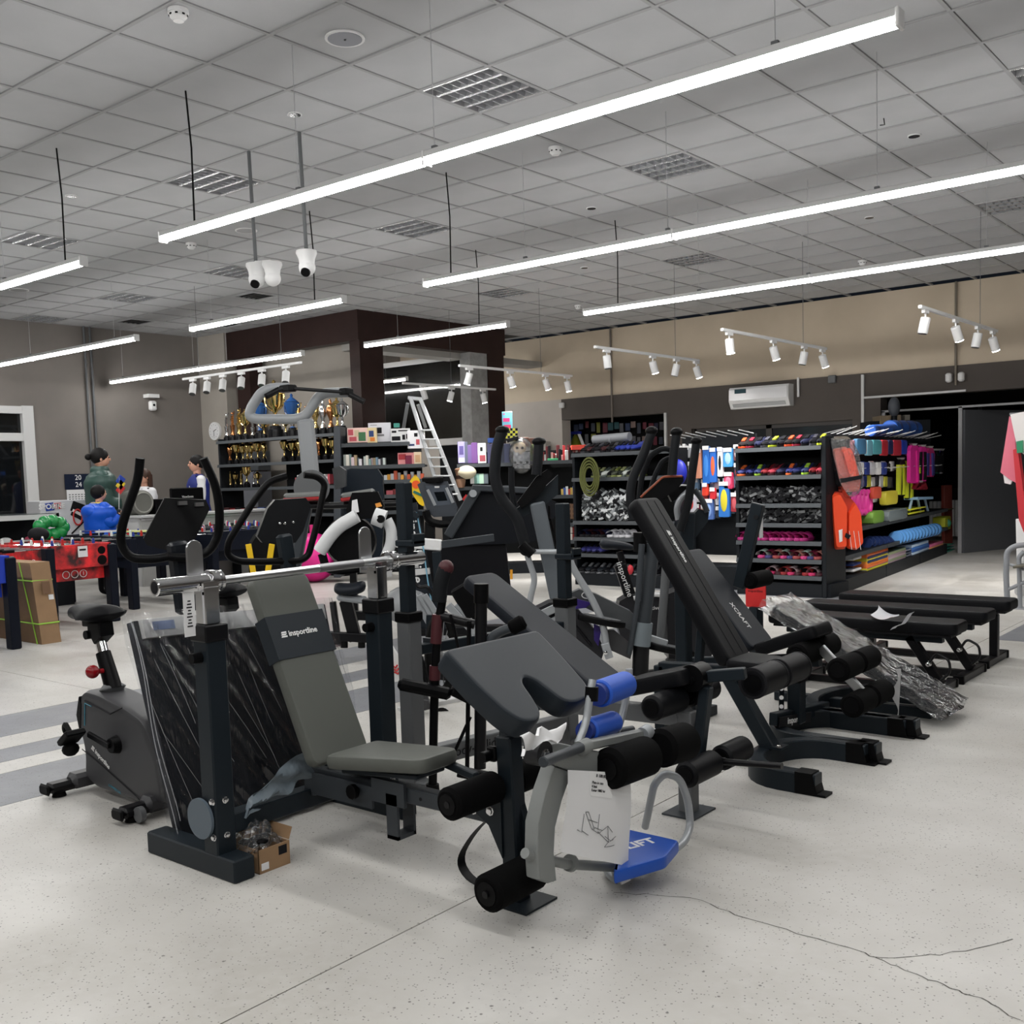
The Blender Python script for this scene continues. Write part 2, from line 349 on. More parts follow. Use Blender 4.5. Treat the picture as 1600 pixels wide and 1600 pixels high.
ST('panel_1',G().span((-12.35,15.4,1.9),(-11.75,15.55,2.12)),mat('pale panel',s2l(170,166,160),.7))
# ---- ceiling: T-bar grid with tiles laid in, louvre lights replace tiles ----
X0,Y0=-5.4803,3.3286
tile_m=mat('ceiling tile',s2l(176,177,179),.9,bump=.3,bscale=120,var=.05,vscale=2); bar_m=mat('ceiling grid bar',s2l(152,152,153),.6)
tile_n=mat('ceiling tile plain',s2l(175,176,178),.9)
ce=ST('ceiling',G().span((-16,-7,CEIL+.06),(6,YR+.1,CEIL+.1)),mat('slab above ceiling',s2l(60,60,60),.9))
i0,i1=-17,19; j0,j1=-17,21
for i in range(j0,j1): P('grid_bar',G().span((XL,Y0+.6*i-.012,CEIL-.004),(6,Y0+.6*i+.012,CEIL+.02)),bar_m,ce,0)  if Y0+.6*i<YR else None
for j in range(i0,i1+1): P('grid_bar',G().span((X0+.6*j-.012,-7,CEIL-.003),(X0+.6*j+.012,YR,CEIL+.019)),bar_m,ce,0)
LOU={(3,1),(7,1),(3,-4),(7,-4),(3,-9),(7,6),(13,4),(13,-2),(7,-9),(7,-13),(13,-7),(7,-17),(3,6),(13,-12)}
LOU-={(13,-12)}; VENT={(9,-11),(9,-16),(11,-15)}
tm=G().span((-.284,-.284,0),(.284,.284,.014)).mesh('ceiling_tile',tile_m,ang=0)
tiles=[]; rest=G()
for a in range(-17,21):
    for b in range(-17,20):
        x,y=X0+.6*(b+.5),Y0+.6*(a+.5)
        if (a,b) in LOU or (a,b) in VENT or y>YR-.1 or x<XL or x>5.8: continue
        if x<-11.95 and y>11.1 : continue
        d=V((x,y,CEIL))-CAM; zz=d.dot(FW); ok=False
        if zz>.5:
            u=CX+F*d.dot(RT)/zz; v=CY-F*d.dot(UP)/zz; ok=-60<u<1660 and -60<v<1600
        tiles.append((0 if ok else 1,d.length,x,y))
tiles.sort(); rt=random.Random(5)
for k,(q,d,x,y) in enumerate(tiles):
    if k<298:
        o=link('ceiling_tile',tm,ce); o.location=(x,y,CEIL+.003+rt.uniform(-.0015,.0015)); o.rotation_euler=(rt.uniform(-.002,.002),rt.uniform(-.002,.002),0)
    else: rest.span((x-.284,y-.284,CEIL+.003),(x+.284,y+.284,CEIL+.017))
P('ceiling_tile',rest,tile_m,ce,0,kind='stuff')
# recessed louvre lights (switched off)
alu=mat('bright louvre aluminium',(.72,.73,.75),.25,metal=.7)
lg=T('louvre_light','','recessed light',(0,0,0),'recessed louvre lights in the tiled ceiling')
P('housing',G().span((-.29,-.29,.055),(.29,.29,.06)).span((-.29,-.29,0),(-.282,.29,.06)).span((.282,-.29,0),(.29,.29,.06)).span((-.29,-.29,0),(.29,-.282,.06)).span((-.29,.282,0),(.29,.29,.06)),mat('louvre housing',(.35,.35,.36),.35,metal=.3),lg,0)
g=G()
for k in range(5):
    y=-.28+.14*k; g.add([(-.28,y-.012,.0),(.28,y-.012,.0),(.28,y+.012,.0),(-.28,y+.012,.0),(-.28,y,.05),(.28,y,.05)],[(0,3,2,1),(0,1,5,4),(2,3,4,5)])
P('reflector',g,alu,lg,0)
g=G()
for k in range(1,8):
    x=-.28+.07*k; g.span((x-.002,-.28,.002),(x+.002,.28,.04))
P('louvre_blade',g,mat('louvre blade',(.5,.51,.53),.3,metal=.6),lg,0,kind='stuff')
first=1
nm={(3,1):'louvred ceiling light above the longest near pendant',(7,1):'louvred ceiling light between the two long right pendants'}
for a,b in sorted(LOU):
    x,y=X0+.6*(b+.5),Y0+.6*(a+.5); lab=nm.get((a,b))or {(3,-9):'louvred ceiling light at the left edge above the cut pendant',(3,-4):'louvred ceiling light left of the camera poles, largest on that side',(7,-4):'louvred ceiling light between the camera poles and the second pendant',(7,-9):'louvred ceiling light half hidden behind the pair of dome cameras',(7,-13):'louvred ceiling light above the pendant over the window',(7,-17):'louvred ceiling light touching the left wall',(13,-7):'small louvred ceiling light above the maroon soffit',(13,-2):'louvred ceiling light between the second and third pendants',(13,4):'louvred ceiling light cut by the right edge between two pendants',(7,6):'louvred ceiling light cut by the upper right edge'}.get((a,b)) or {3:'louvred square light in the near row',7:'louvred square light in the middle row',13:'louvred square light in the far row'}[a]+', %s'%('at the far left' if b<-12 else 'left of the camera poles' if b<-7 else 'near the ceiling centre' if b<0 else 'toward the right edge')
    if first: lg.location=(x,y,CEIL-.002); lg['label']=lab; first=0
    else: dup(lg,(x,y,CEIL-.002),label=lab)
vg=T('air_vent','square slotted ceiling vent behind the white dome cameras','vent',(0,0,0),'square ceiling vents')
P('frame',G().span((-.29,-.29,-.004),(.29,-.2,.01)).span((-.29,.2,-.004),(.29,.29,.01)).span((-.29,-.2,-.004),(-.2,.2,.01)).span((.2,-.2,-.004),(.29,.2,.01)),tile_n,vg,0)
P('backing',G().span((-.2,-.2,.03),(.2,.2,.035)),black,vg,0)
for k in range(5): P('slat',G().box((0,-.16+.08*k,.01),(.4,.05,.004),Matrix.Rotation(.5,3,'X')),mat('vent slat',(.12,.12,.12),.5),vg,0)
for n,((a,b),l) in enumerate(zip([(9,-11),(9,-16),(11,-15)],['','dark square vent at the ceiling edge above the left wall','dark vent in the ceiling corner beside the brown soffit'])):
    p=(X0+.6*(b+.5),Y0+.6*(a+.5),CEIL)
    if n==0: vg.location=p
    else: dup(vg,p,label=l)
# round ceiling things
def disc(name,x,y,r,label,h=.006,ring=white,core=grey):
    t=T(name,label,'ceiling fitting',(x,y,CEIL)); P('ring',G().cyl((x,y,CEIL-h),(x,y,CEIL+.003),r,r,24),ring,t); P('core',G().cyl((x,y,CEIL-h-.002),(x,y,CEIL-h+.001),r*.86,r*.86,24),core,t)
    return t
t=disc('ceiling_speaker',-4.61,4.25,.115,'round grey flush speaker in the near ceiling tile',core=mat('speaker mesh',s2l(140,142,148),.6)); P('dot',G().cyl((-4.61,4.25,CEIL-.012),(-4.61,4.25,CEIL-.007),.006),black,t)
disc('ceiling_speaker',-13.31,6.52,.12,'round flush speaker in the far left of the ceiling',core=cm(150,150,150))
disc('ceiling_speaker',-8.78,6.65,.11,'round pale speaker beside the camera pole',core=cm(150,150,152))
dl=mat('downlight recess',s2l(70,70,72),.2,metal=.6)
for x,y,l in ((-5.8,4.85,'small round downlight above the second camera pole'),(-8.77,4.81,'small round downlight at the upper left'),(-2.78,8.47,'small round downlight at the upper right near a bent wire'),(-5.82,8.46,'small downlight left of the middle louvre light'),(-4.02,10.87,'small downlight between the right pendants'),(-7.55,10.79,'tiny downlight above the far right pendant tip'),(-4.55,10.21,'small pale downlight below the middle pendant')):
    disc('downlight',x,y,.05,l,core=dl)
for x,y,l in ((-4.98,3.4,'white smoke detector at the top of the frame'),(-9.63,6.58,'white smoke detector left of the camera poles'),(-4.95,6.72,'white smoke detector below the longest pendant'),(-4.92,13.06,'white smoke detector above the far right pendant'),(-9.3,13.1,'tiny white smoke detector near the far wall')):
    t=T('smoke_detector',l,'smoke detector',(x,y,CEIL)); P('base',G().cyl((x,y,CEIL-.02),(x,y,CEIL),.055,.055,24),white,t); P('sensor',G().prof((x,y,CEIL-.02),(x,y,0),[(0,.048),(.02,.046),(.035,.03),(.04,.028)],24),white,t)
    g=G()
    for k in range(8): a=k*PI/4; g.box((x+.046*math.cos(a),y+.046*math.sin(a),CEIL-.032),(.008,.014,.008),Rz(a))
    P('vent_slot',g,black,t)
S1('ceiling_wire',G().tube([(-2.81,7.89,CEIL),(-2.8,7.88,CEIL-.05),(-2.84,7.9,CEIL-.04)],.004,6),black,'short bent black wire poking through a ceiling tile at right','wire')
# ---- pendant linear lights ----
diff=mat('lit diffuser',(.8,.8,.8),.5,emit=(1.,.99,.965),es=LAMP_E)
ZL=3.19
def pendant(x0,x1,y,label,cabs,joints=(),black_cab=()):
    t=T('pendant_light',label,'pendant light',((x0+x1)/2,y,ZL),'long linear pendant lights')
    P('housing',G().span((x0,y-.03,ZL-.005),(x1,y+.03,ZL+.03),b=.004),mat('pendant aluminium',(.55,.55,.55),.35),t)
    # half round lens
    n=8; g=G(); pr=[(.03*math.cos(PI+PI*k/n),-.005+.034*math.sin(PI+PI*k/n)) for k in range(n+1)]
    vs=[V((x,y+p[0],ZL+p[1])) for x in (x0+.01,x1-.01) for p in pr]; g.add(vs,[(k,k+1,n+2+k,n+1+k) for k in range(n)])
    P('diffuser',g,diff,t)
    for x in (x0,x1): P('end_cap',G().span((x-.008,y-.034,ZL-.042),(x+.008,y+.034,ZL+.032),b=.004),white,t)
    for x in joints: P('joint',G().span((x-.006,y-.032,ZL-.041),(x+.006,y+.032,ZL+.031)),white,t)
    for x in cabs:
        c=P('suspension_cable',G().tube([(x,y,ZL+.03),(x,y,CEIL)],.0018,5),steel,t); P('clip',G().span((x-.015,y-.01,ZL+.03),(x+.015,y+.01,ZL+.05)),grey,c)
    for x in black_cab: P('power_cable',G().tube([(x,y,ZL+.03),(x+.01,y,ZL+.5),(x-.006,y-.01,CEIL)],.006,6),black,t)
pendant(-6.32,-1.40,4.10,'longest near pendant crossing the top of the picture',(-4.9,-3.8,-1.9),(-3.86,),(-5.95,))
pendant(-12.3,-7.36,4.10,'pendant cut by the left edge, nearest row',(-8.6,),(),(-7.62,))
pendant(-6.30,-.4,6.62,'second long pendant reaching the right edge',(-5.2,-3.9,-2.4),(-3.85,-1.4),(-6.0,))
pendant(-9.76,-7.34,6.62,'short pendant just below the dome cameras',(-9.4,),(),(-7.75,))
pendant(-15.6,-10.74,6.56,'pendant above the black window on the left',(-14.9,-13.2,-11.2),(-13.2,))
pendant(-6.34,.6,9.05,'third long pendant in front of the beige wall',(-5.0,-3.9,-2.4),(-3.88,-1.45),(-5.93,))
pendant(-9.67,-7.38,9.05,'short pendant in front of the maroon soffit corner',(-9.1,),(),(-7.8,))
pendant(-15.45,-10.76,8.95,'pendant over the sales counter reaching the left wall',(-15.1,-13.2,-12.4,-11.2),(-13.1,))
pendant(-6.3,4,1.6,'pendant behind the viewer over the open floor',(-4,),())
pendant(-12.3,-7.36,1.6,'pendant behind the viewer at the left',(-9,),())
pendant(-6.3,4,-1.0,'pendant far behind the viewer',(-4,),())
pendant(-12.3,-7.36,-1.0,'pendant far behind the viewer at the left',(-9,),())
# ---- track spots ----
spotlit=mat('lit spot lens',(.9,.9,.9),.4,emit=(1,.98,.95),es=60); spotoff=mat('spot lens off',(.05,.05,.05),.3)
swht=mat('white spot housing',s2l(215,215,215),.35)
def track(a,b,z,ts,label,axis,cab,group='white track rails with cylindrical spots'):
    a=V(a);b=V(b); t=T('track_rail',label,'track light',(a+b)/2,group)
    P('rail',G().beam(a,b,.034,.03),swht,t)
    for f in cab: p=a.lerp(b,f); P('suspension_cable',G().tube([p,(p.x,p.y,CEIL)],.003,5),grey,t)
    for f,tilt,az,on in ts:
        p=a.lerp(b,f); d=V((math.sin(tilt)*math.cos(az),math.sin(tilt)*math.sin(az),-math.cos(tilt)))
        s=P('adapter',G().box((p.x,p.y,p.z-.03),(.12 if axis=='x' else .03,.03 if axis=='x' else .12,.03)).cyl((p.x,p.y,p.z-.04),(p.x,p.y,p.z-.1),.008),swht,t)
        q=V((p.x,p.y,p.z-.1))+d*.0
        P('spot_head',G().prof(q-d*.02,q+d,[(0,.038),(.006,.044),(.135,.044),(.145,.040)],18),swht,t)
        P('lens',G().cyl(q+d*.124,q+d*.130,.039,.039,18),spotlit if on else spotoff,s)
        if on:
            l=bpy.data.lights.new('spot_lamp','SPOT'); l.energy=170; l.spot_size=R(105); l.spot_blend=.6; l.shadow_soft_size=.03; l.color=(1,.97,.93)
            o=bpy.data.objects.new('spot_lamp',l); COL.objects.link(o); o.parent=t; o.location=q+d*.16-t.location; o.rotation_euler=(-d).to_track_quat('Z','Y').to_euler()
track((-12.05,8.0,2.9),(-9.65,8.0,2.9),2.9,[(x,.45,-.9,0) for x in (.09,.22,.36,.52,.69,.88)],'track rail of unlit spots under the pendant at the counter','x',(.15,.85))
track((-6.62,9.62,2.9),(-6.62,11.95,2.9),2.9,[(.1,.12,0,0),(.52,.3,1.2,1),(.76,.25,3.6,0),(.97,.4,1.2,1)],'four spot track before the air conditioner, second from the left on the beige wall','y',(.75,))
track((-5,9.5,2.9),(-5,12.1,2.9),2.9,[(.06,.1,0,1),(.45,.35,1.2,1),(.76,.2,3.6,0),(.96,.4,1.2,1)],'four spot track directly above the air conditioner side','y',(.75,))
track((-3.1,9.6,2.9),(-3.1,12.1,2.9),2.9,[(.06,.2,3.6,0),(.42,.45,1.2,1),(.72,.2,3.6,0),(.94,.45,1.2,1)],'rightmost four spot track at the beige wall','y',(.75,))
track((-8.8,9.8,2.9),(-8.8,12.2,2.9),2.9,[(.08,.3,3.6,1),(.42,.3,1.2,1),(.74,.35,1.2,1),(.95,.25,1.2,1)],'leftmost spot track on the beige wall beside the maroon column','y',(.7,))
track((-10.9,10.9,2.9),(-10.9,13.0,2.9),2.9,[(.2,.3,1.2,0),(.5,.3,3.6,1),(.85,.25,1.2,1)],'spot track hanging in front of the white framed glass','y',(.5,))
pendant(-15.0,-12.5,12.6,'added pendant brightening the bay behind the white framed glass',(-13,))  # added lamp: brightens the bay, stands in for a bar reflected in the glass
pendant(-15.3,-12.5,14.2,'second added pendant brightening the bay, farther behind the white framed glass',(-13,))  # also added, for more light in the bay and the second glare bar
# ---- dome cameras on poles ----
def dome(x,y,lab,two=0):
    t=T('security_camera',lab,'security camera',(x,y,3.2)); P('pole',G().tube([(x-.02,y,CEIL),(x,y,3.2)],.014,8),grey,t)
    def head(hx,hy,d):
        P('mount',G().prof((hx,hy,3.2),(hx,hy,0),[(0,.075),(.02,.078),(.06,.06),(.1,.055)],20),white,t)
        c=V((hx,hy,3.08)); b=P('ball',G().ball(c,.062,18,12),white,t); d=V(d).normalized()
        P('lens',G().cyl(c+d*.05,c+d*.066,.036,.034,16),black,b)
    head(x,y,(.35,-.6,-.75))
    if two: head(x+.12,y+.06,(-.6,.9,-.3)); P('bracket',G().beam((x,y,3.21),(x+.12,y+.06,3.21),.06,.012),white,t)
dome(-6.66,5.12,'pair of white dome cameras on a grey ceiling pole',1); dome(-6.05,5.11,'single white dome camera on the right ceiling pole')
# ---- fittings on the walls ----
t=T('wall_clock','round white clock on the taupe wall beside the trophy shelves','clock',(-15.3,YB,2.42))
P('rim',G().cyl((-15.3,YB-.001,2.42),(-15.3,YB-.04,2.42),.155,.155,32),white,t); P('dial',G().cyl((-15.3,YB-.04,2.42),(-15.3,YB-.043,2.42),.135,.135,32),paper,t)
P('hand',G().beam((-15.3,YB-.048,2.42),(-15.3,YB-.048,2.33),.008,.003),ink,t); P('hand',G().beam((-15.3,YB-.05,2.42),(-15.22,YB-.05,2.45),.012,.003),ink,t)
g=G()
for k in range(12): a=k*PI/6; g.box((-15.3+.11*math.sin(a),YB-.045,2.42+.11*math.cos(a)),(.01,.002,.01))
P('hour_mark',g,ink,t)
for y,l in ((8.66,'left grey pipe on the left wall'),(8.76,'right grey pipe beside its twin on the left wall')): S1('conduit',G().cyl((XL+.03,y,1.3),(XL+.03,y,CEIL),.018),grey,l,'pipe','conduits running down the left wall')
S1('conduit',G().cyl((-4.54,YR-.04,2.6),(-4.54,YR-.04,CEIL),.018),cm(120,112,100),'thin pipe down the beige wall behind the rightmost track','pipe')
S1('conduit',G().cyl((-10.4,YR-.04,2.4),(-10.4,YR-.04,CEIL),.018),cm(110,102,94),'thin pipe down the beige wall left of the spot tracks','pipe')
t=T('air_conditioner','white wall mounted air conditioner on the dark wall','air conditioner',(-7.5,YR-.02,2.46))
q=[(0,0),(.0,.34),(.17,.34),(.2,.30),(.21,.12),(.14,.0)]
P('body',G().prism(q,(-7.5,YR-.02,2.47),(0,-1,0),(0,0,1),1.03,.01),white,t); P('panel',G().span((-8.0,YR-.235,2.60),(-7.0,YR-.225,2.78),b=.004),mat('glossy white',(.7,.7,.72),.1),t)
P('louvre',G().box((-7.5,YR-.2,2.52),(.9,.01,.06),Matrix.Rotation(.6,3,'X')),lgrey,t); P('energy_label',G().span((-7.9,YR-.24,2.71),(-7.7,YR-.236,2.78)),cm(20,60,70),t)
P('pipe',G().cyl((-6.9,YR-.05,2.6),(-6.9,YR-.05,2.9),.02),white,t)
g=G().box((-4.62,YR-.09,2.71),(.08,.1,.13),b=.02); S1('motion_sensor',g,white,'white wall sensor left of the pipe near the right edge','sensor','pair of white motion sensors')
S1('motion_sensor',G().box((-4.45,YR-.09,2.71),(.08,.1,.13),b=.02),white,'white wall sensor right of the pipe near the right edge','sensor','pair of white motion sensors')
S1('junction_box',G().box((-6.35,YR-.05,2.83),(.12,.06,.12),b=.01),grey,'grey square box on the dark wall beside the white bar','box')
S1('junction_box',G().box((-11.5,YR-.05,2.77),(.1,.06,.1),b=.01),offw,'small white box at the corner left of the dark doorway','box')
t=T('wall_camera','small white camera on the left wall beside the corner','security camera',(XL,9.75,2.95)); P('bracket',G().box((XL+.08,9.75,3.0),(.16,.2,.06)),white,t); P('body',G().box((XL+.1,9.75,2.84),(.09,.12,.16),b=.02),white,t); P('lens',G().cyl((XL+.145,9.75,2.85),(XL+.15,9.75,2.85),.02),black,t)
t=T('wall_calendar','dark blue wall calendar reading 20 24 behind the man in the green jacket','calendar',(XL+.02,8.4,1.4))
a=AX(103,744,XL+.02); 
P('picture',G().span((XL+.01,8.2,1.50),(XL+.02,8.62,1.74)),cm(24,32,52),t,0); P('month_pad',G().span((XL+.01,8.22,1.24),(XL+.02,8.62,1.495)),paper,t,0)
text('20\n24',.11,wht,t,(XL+.022,8.42,1.625),(0,1,0),(0,0,1))
g=G()
for k in range(5):
    for j in range(7): g.span((XL+.02,8.25+j*.05,1.27+k*.035),(XL+.021,8.28+j*.05,1.285+k*.035))
P('day_grid',g,grey,t,0)

# the shell is measured from the ceiling grid, the floor things from the floor: one common scale joins them
QS=1.15
for o in list(bpy.data.objects):
    if o.parent is None and o not in (cam,fl):
        o.location=CAM+(o.location-CAM)*QS; o.scale=o.scale*QS
YR2,XL2,YB2,CEIL2=YR*QS,XL*QS,YB*QS,CH+(CEIL-CH)*QS
# ================= FOREGROUND MACHINES =================
EX,EY,EZ=V((1,0,0)),V((0,1,0)),V((0,0,1))
def roller(par,c,L,r,cap=True,ax=EY,name='foam_roller',m=None,capm=None):
    c=V(c); o=P(name,G().cyl(c-ax*L/2,c+ax*L/2,r,n=24,b_=.012),m or foam,par)
    if cap: P('end_cap',G().cyl(c-ax*(L/2+.003),c-ax*(L/2-.004),r*.62,n=20),capm or black,o)
    return o
def bolt(g,p,d,r=.011): p=V(p); d=V(d).normalized(); return g.prof(p,p+d,[(0,r*1.35),(.003,r*1.3),(.004,r),(.010,r*.9),(.012,r*.5)],8)
def logo(par,o,U,W,h,word,m=None,name='lettering'):
    # slanted bar emblem followed by the word
    m=m or wht; U=V(U).normalized(); W=V(W).normalized(); N_=U.cross(W); o=V(o)+N_*.0006
    g=G()
    for k,(y0,y1) in enumerate(((.05,.30),(.38,.62),(.70,.95))):
        sh=.25*h
        a=[(0+sh*y0,y0*h),(h*1.15-(.0 if k!=1 else .2*h),y0*h),(h*1.15+sh*.2,y1*h),(sh*y1+.1*h,y1*h)]
        g.add([o+U*(p[0]-1.5*h)+W*(p[1]-h/2) for p in a],[(0,1,2,3)])
    P('emblem',g,m,par,0); return text(word,h*1.25,m,par,o+U*.0,U,W,name,bold=h*.025,align='LEFT')
# ---- A: rack with gold grey incline bench ----
YM=2.79
A=T('weight_bench','slate rack bench with greenish grey backrest, seat and a sloped arm curl pad','weight bench',(-3.0,YM,0))
for s,y in ((-1,2.33),(1,3.22)):
    u=P('upright',G().span((-3.475,y-.045,.07),(-3.385,y+.045,.98),b=.006),slate,A)
    P('collar',G().span((-3.483,y-.053,.92),(-3.377,y+.053,.985),b=.005),blackm,u)
    P('foot_beam',G().span((-3.88,y-.048,0),(-3.28,y+.048,.09),b=.006),slate,A)
    P('height_post',G().span((-3.463,y-.033,.985),(-3.397,y+.033,1.13),b=.004),chrome,A)
    q=[(-.036,0),(.036,0),(.036,.17)]+[(.036*math.cos(t*PI/8),.17+.036*math.sin(t*PI/8)) for t in range(1,8)]+[(-.036,.17)]
    hk=P('bar_hook',G().prism([(p[0],p[1]+1.10) for p in q],(-3.50,y,0),EY,EZ,.012,.004),steel,A)
    P('hook_tray',G().span((-3.50,y-.034,1.10),(-3.40,y+.034,1.112)).span((-3.412,y-.034,1.10),(-3.400,y+.034,1.15)),chrome,hk)
    P('knob',G().cyl((-3.43,y-.045,.86),(-3.43,y-.085,.86),.022,.02,12),black,u)
    g=G(); 
    for z_ in (.16,.30): bolt(g,(-3.385,y+.0,z_),(1,0,0)); bolt(g,(-3.40,y-.046,z_),(0,-1,0))
    P('bolt',g,chrome,u)
P('crossbar',G().span((-3.465,2.37,.15),(-3.395,3.18,.23),b=.005),slate,A)
P('main_rail',G().span((-3.42,YM-.03,.27),(-2.34,YM+.03,.33),b=.005).span((-3.44,YM-.03,.2),(-3.38,YM+.03,.33),b=.005),slate2,A)
g=G()
for x in (-2.75,-2.6,-2.52): g.cyl((x,YM-.0315,.30),(x,YM-.029,.30),.007,n=10)
P('pin_hole',g,ink,A)
P('seat_bracket',G().span((-3.0,YM-.05,.255),(-2.82,YM-.035,.35)).span((-2.92,YM-.05,.12),(-2.86,YM-.038,.3)).span((-2.92,YM+.038,.12),(-2.86,YM+.05,.3)).span((-2.92,YM-.05,.12),(-2.86,YM+.05,.135)).span((-3.36,YM-.05,.22),(-3.0,YM-.038,.31)),slate2,A)
k=P('seat_knob',G().prof((-3.08,YM-.05,.285),(-3.08,YM-.1,.285),[(0,.012),(.015,.014),(.018,.030),(.038,.030),(.042,.024)],10),black,A)
P('front_post',G().beam((-2.31,YM,.0),(-2.33,YM,.60),.07,.07,up=(1,0,0),bev=.006),slate,A)
P('foot_plate',G().span((-2.40,YM-.09,0),(-2.20,YM+.09,.008)),slate,A)
P('gusset',G().prism([(-2.50,.33),(-2.34,.38),(-2.34,.16),(-2.40,.27)],(0,YM-.04,0),EX,EZ,.006),slate,A)
g=G(); bolt(g,(-2.47,YM-.043,.315),(0,-1,0),.014); bolt(g,(-2.39,YM-.043,.325),(0,-1,0),.014); P('bolt',g,chrome,A)
# backrest: bottom on the rail, top leaning to the rack
b0=V((-3.24,YM,.37)); b1=V((-3.60,YM,1.115)); d=(b1-b0); Lb=d.length; d.normalize()
br=P('backrest',G().pad(b0,d,EY,Lb,.30,.065,.30,.045,.02),leather_g,A)
nb=EY.cross(d)*-1; nb=nb if nb.x>0 else -nb
P('back_band',G().pad(b0+d*(Lb*.55),d,EY,Lb*.23,.306,.074,.306,.001,.0),leather_d,br)
logo(br,b0+d*(Lb*.675)+nb*.0385-EY*.065,EY,d,.028,'insportline')
P('back_frame',G().beam(b0-nb*.06,b0-nb*.06+d*.6,.04,.04).beam(b0-nb*.06+d*.3,(-3.42,YM,.34),.03,.03),slate,A)
# seat
s0=V((-3.17,YM,.405)); s1=V((-2.66,YM,.455)); d=(s1-s0).normalized()
P('seat',G().pad(s0,d,EY,(s1-s0).length,.30,.06,.22,.05,.02),leather_g,A)
P('seat_frame',G().beam((-3.14,YM,.36),(-2.72,YM,.40),.16,.02),slate,A)
P('rail_strut',G().beam((-2.75,YM+.09,.42),(-2.54,YM+.06,.40),.03,.03),slate,A)
# arm curl pad
t0=V((-2.49,YM+.09,.905)); t1=V((-2.205,YM+.09,.68)); d=(t1-t0).normalized(); n=d.cross(EY); n=n if n.z>0 else -n
Lp=(t1-t0).length
def cp(u,w): return (u,w)
ol=[(0,-.25),(0,.285),(Lp*.45,.285),(Lp*.84,.275),(Lp,.24),(Lp*1.02,.13),(Lp*.96,.075),(Lp*.80,.055),(Lp*.62,.035),(Lp*.55,.0),(Lp*.62,-.03),(Lp*.84,-.045),(Lp*1.02,-.07),(Lp*1.08,-.12),(Lp*1.04,-.19),(Lp*.86,-.225),(Lp*.5,-.245)]
ol=[(p.x,p.y) for p in fillet([V((a,b,0)) for a,b in ol],.03,3,True)]
cpad=P('arm_curl_pad',G().prism(ol,t0-n*.025,d,EY,.09,.017),leather_d,A)
P('pad_bracket',G().beam((-2.33,YM,.58),t0*.45+t1*.55-n*.05,.06,.06).beam(t0+d*.08-n*.05,t1-d*.05-n*.05,.05,.02),slate,A)
r1=roller(A,(-2.36,YM-.17,.42),.25,.058); roller(A,(-2.36,YM+.17,.42),.25,.058); P('roller_axle',G().cyl((-2.36,YM-.3,.42),(-2.36,YM+.3,.42),.012),blackm,A)
roller(A,(-2.22,YM-.14,.135),.26,.066); P('roller_axle',G().cyl((-2.22,YM-.28,.135),(-2.22,YM+.1,.135),.012),blackm,A)
P('lever_arm',G().beam((-2.33,YM+.02,.42),(-2.24,YM+.02,.14),.04,.03,up=(0,1,0)),slate,A)
P('pull_pin',G().span((-2.40,YM-.045,.505),(-2.36,YM-.02,.56),b=.006).cyl((-2.38,YM-.05,.53),(-2.38,YM-.09,.53),.02,n=10),black,A)
sp_=fillet([V((-2.42,YM+.06,.30)),V((-2.54,YM+.04,.20)),V((-2.60,YM+.0,.08)),V((-2.50,YM-.02,.02)),V((-2.36,YM+.02,.03))],.08,5); g=G(); nb_=len(sp_)
g.add([q+V((0,dd,0)) for q in sp_ for dd in (-.02,.02)]+[q+V((.003,dd,.003)) for q in sp_ for dd in (-.02,.02)],[(2*i,2*i+1,2*i+3,2*i+2) for i in range(nb_-1)]+[(2*nb_+2*i,2*nb_+2*i+2,2*nb_+2*i+3,2*nb_+2*i+1) for i in range(nb_-1)]); P('strap',g,black,A,60)
# barbell on the hooks
B=T('barbell','chrome barbell lying across both hooks of the slate rack','barbell',(-3.45,2.8,1.14))
P('shaft',G().cyl((-3.45,2.38,1.142),(-3.45,3.30,1.150),.0175,n=16),steel,B); P('knurling',G().cyl((-3.45,2.9,1.1465),(-3.45,3.15,1.1485),.0185,n=16),mat('knurled steel',(.3,.3,.31),.45,metal=1),B)
for a,b,c in ((2.36,2.12,-1),(3.31,3.53,1)):
    P('sleeve',G().prof((-3.45,a,1.144),(-3.45,b,1.144),[(0,.033),(abs(b-a)-.004,.033),(abs(b-a),.029)],24),chrome,B)
    P('collar',G().prof((-3.45,a-.012,1.144),(-3.45,a+.03,1.144),[(0,.034),(.004,.046),(.022,.046),(.026,.036),(.04,.036),(.044,.042),(.056,.042)],24),chrome,B)
    P('sleeve_cap',G().prof((-3.45,b,1.144),(-3.45,b+.002*c,1.144),[(0,.024),(.002,.014)],16),ink,B)
t=T('hang_tag','narrow white hang tag below the left barbell sleeve','tag',(-3.45,2.28,1.05)); P('card',G().box((-3.44,2.255,1.03),(.002,.05,.17)),paper,t,0); P('string',G().cyl((-3.44,2.27,1.11),(-3.44,2.29,1.14),.001),wht,t)
g=G()
for k in range(9): g.box((-3.4385,2.255,1.08-.012*k),(.001,.012+.006*(k%3),.005))
P('print',g,ink,t,0)
t=T('hang_tag','grey hang tag on the right upright behind the barbell','tag',(-3.6,3.45,1.1)); P('card',G().box((-3.7,3.55,1.085),(.002,.05,.09)),paper,t,0)
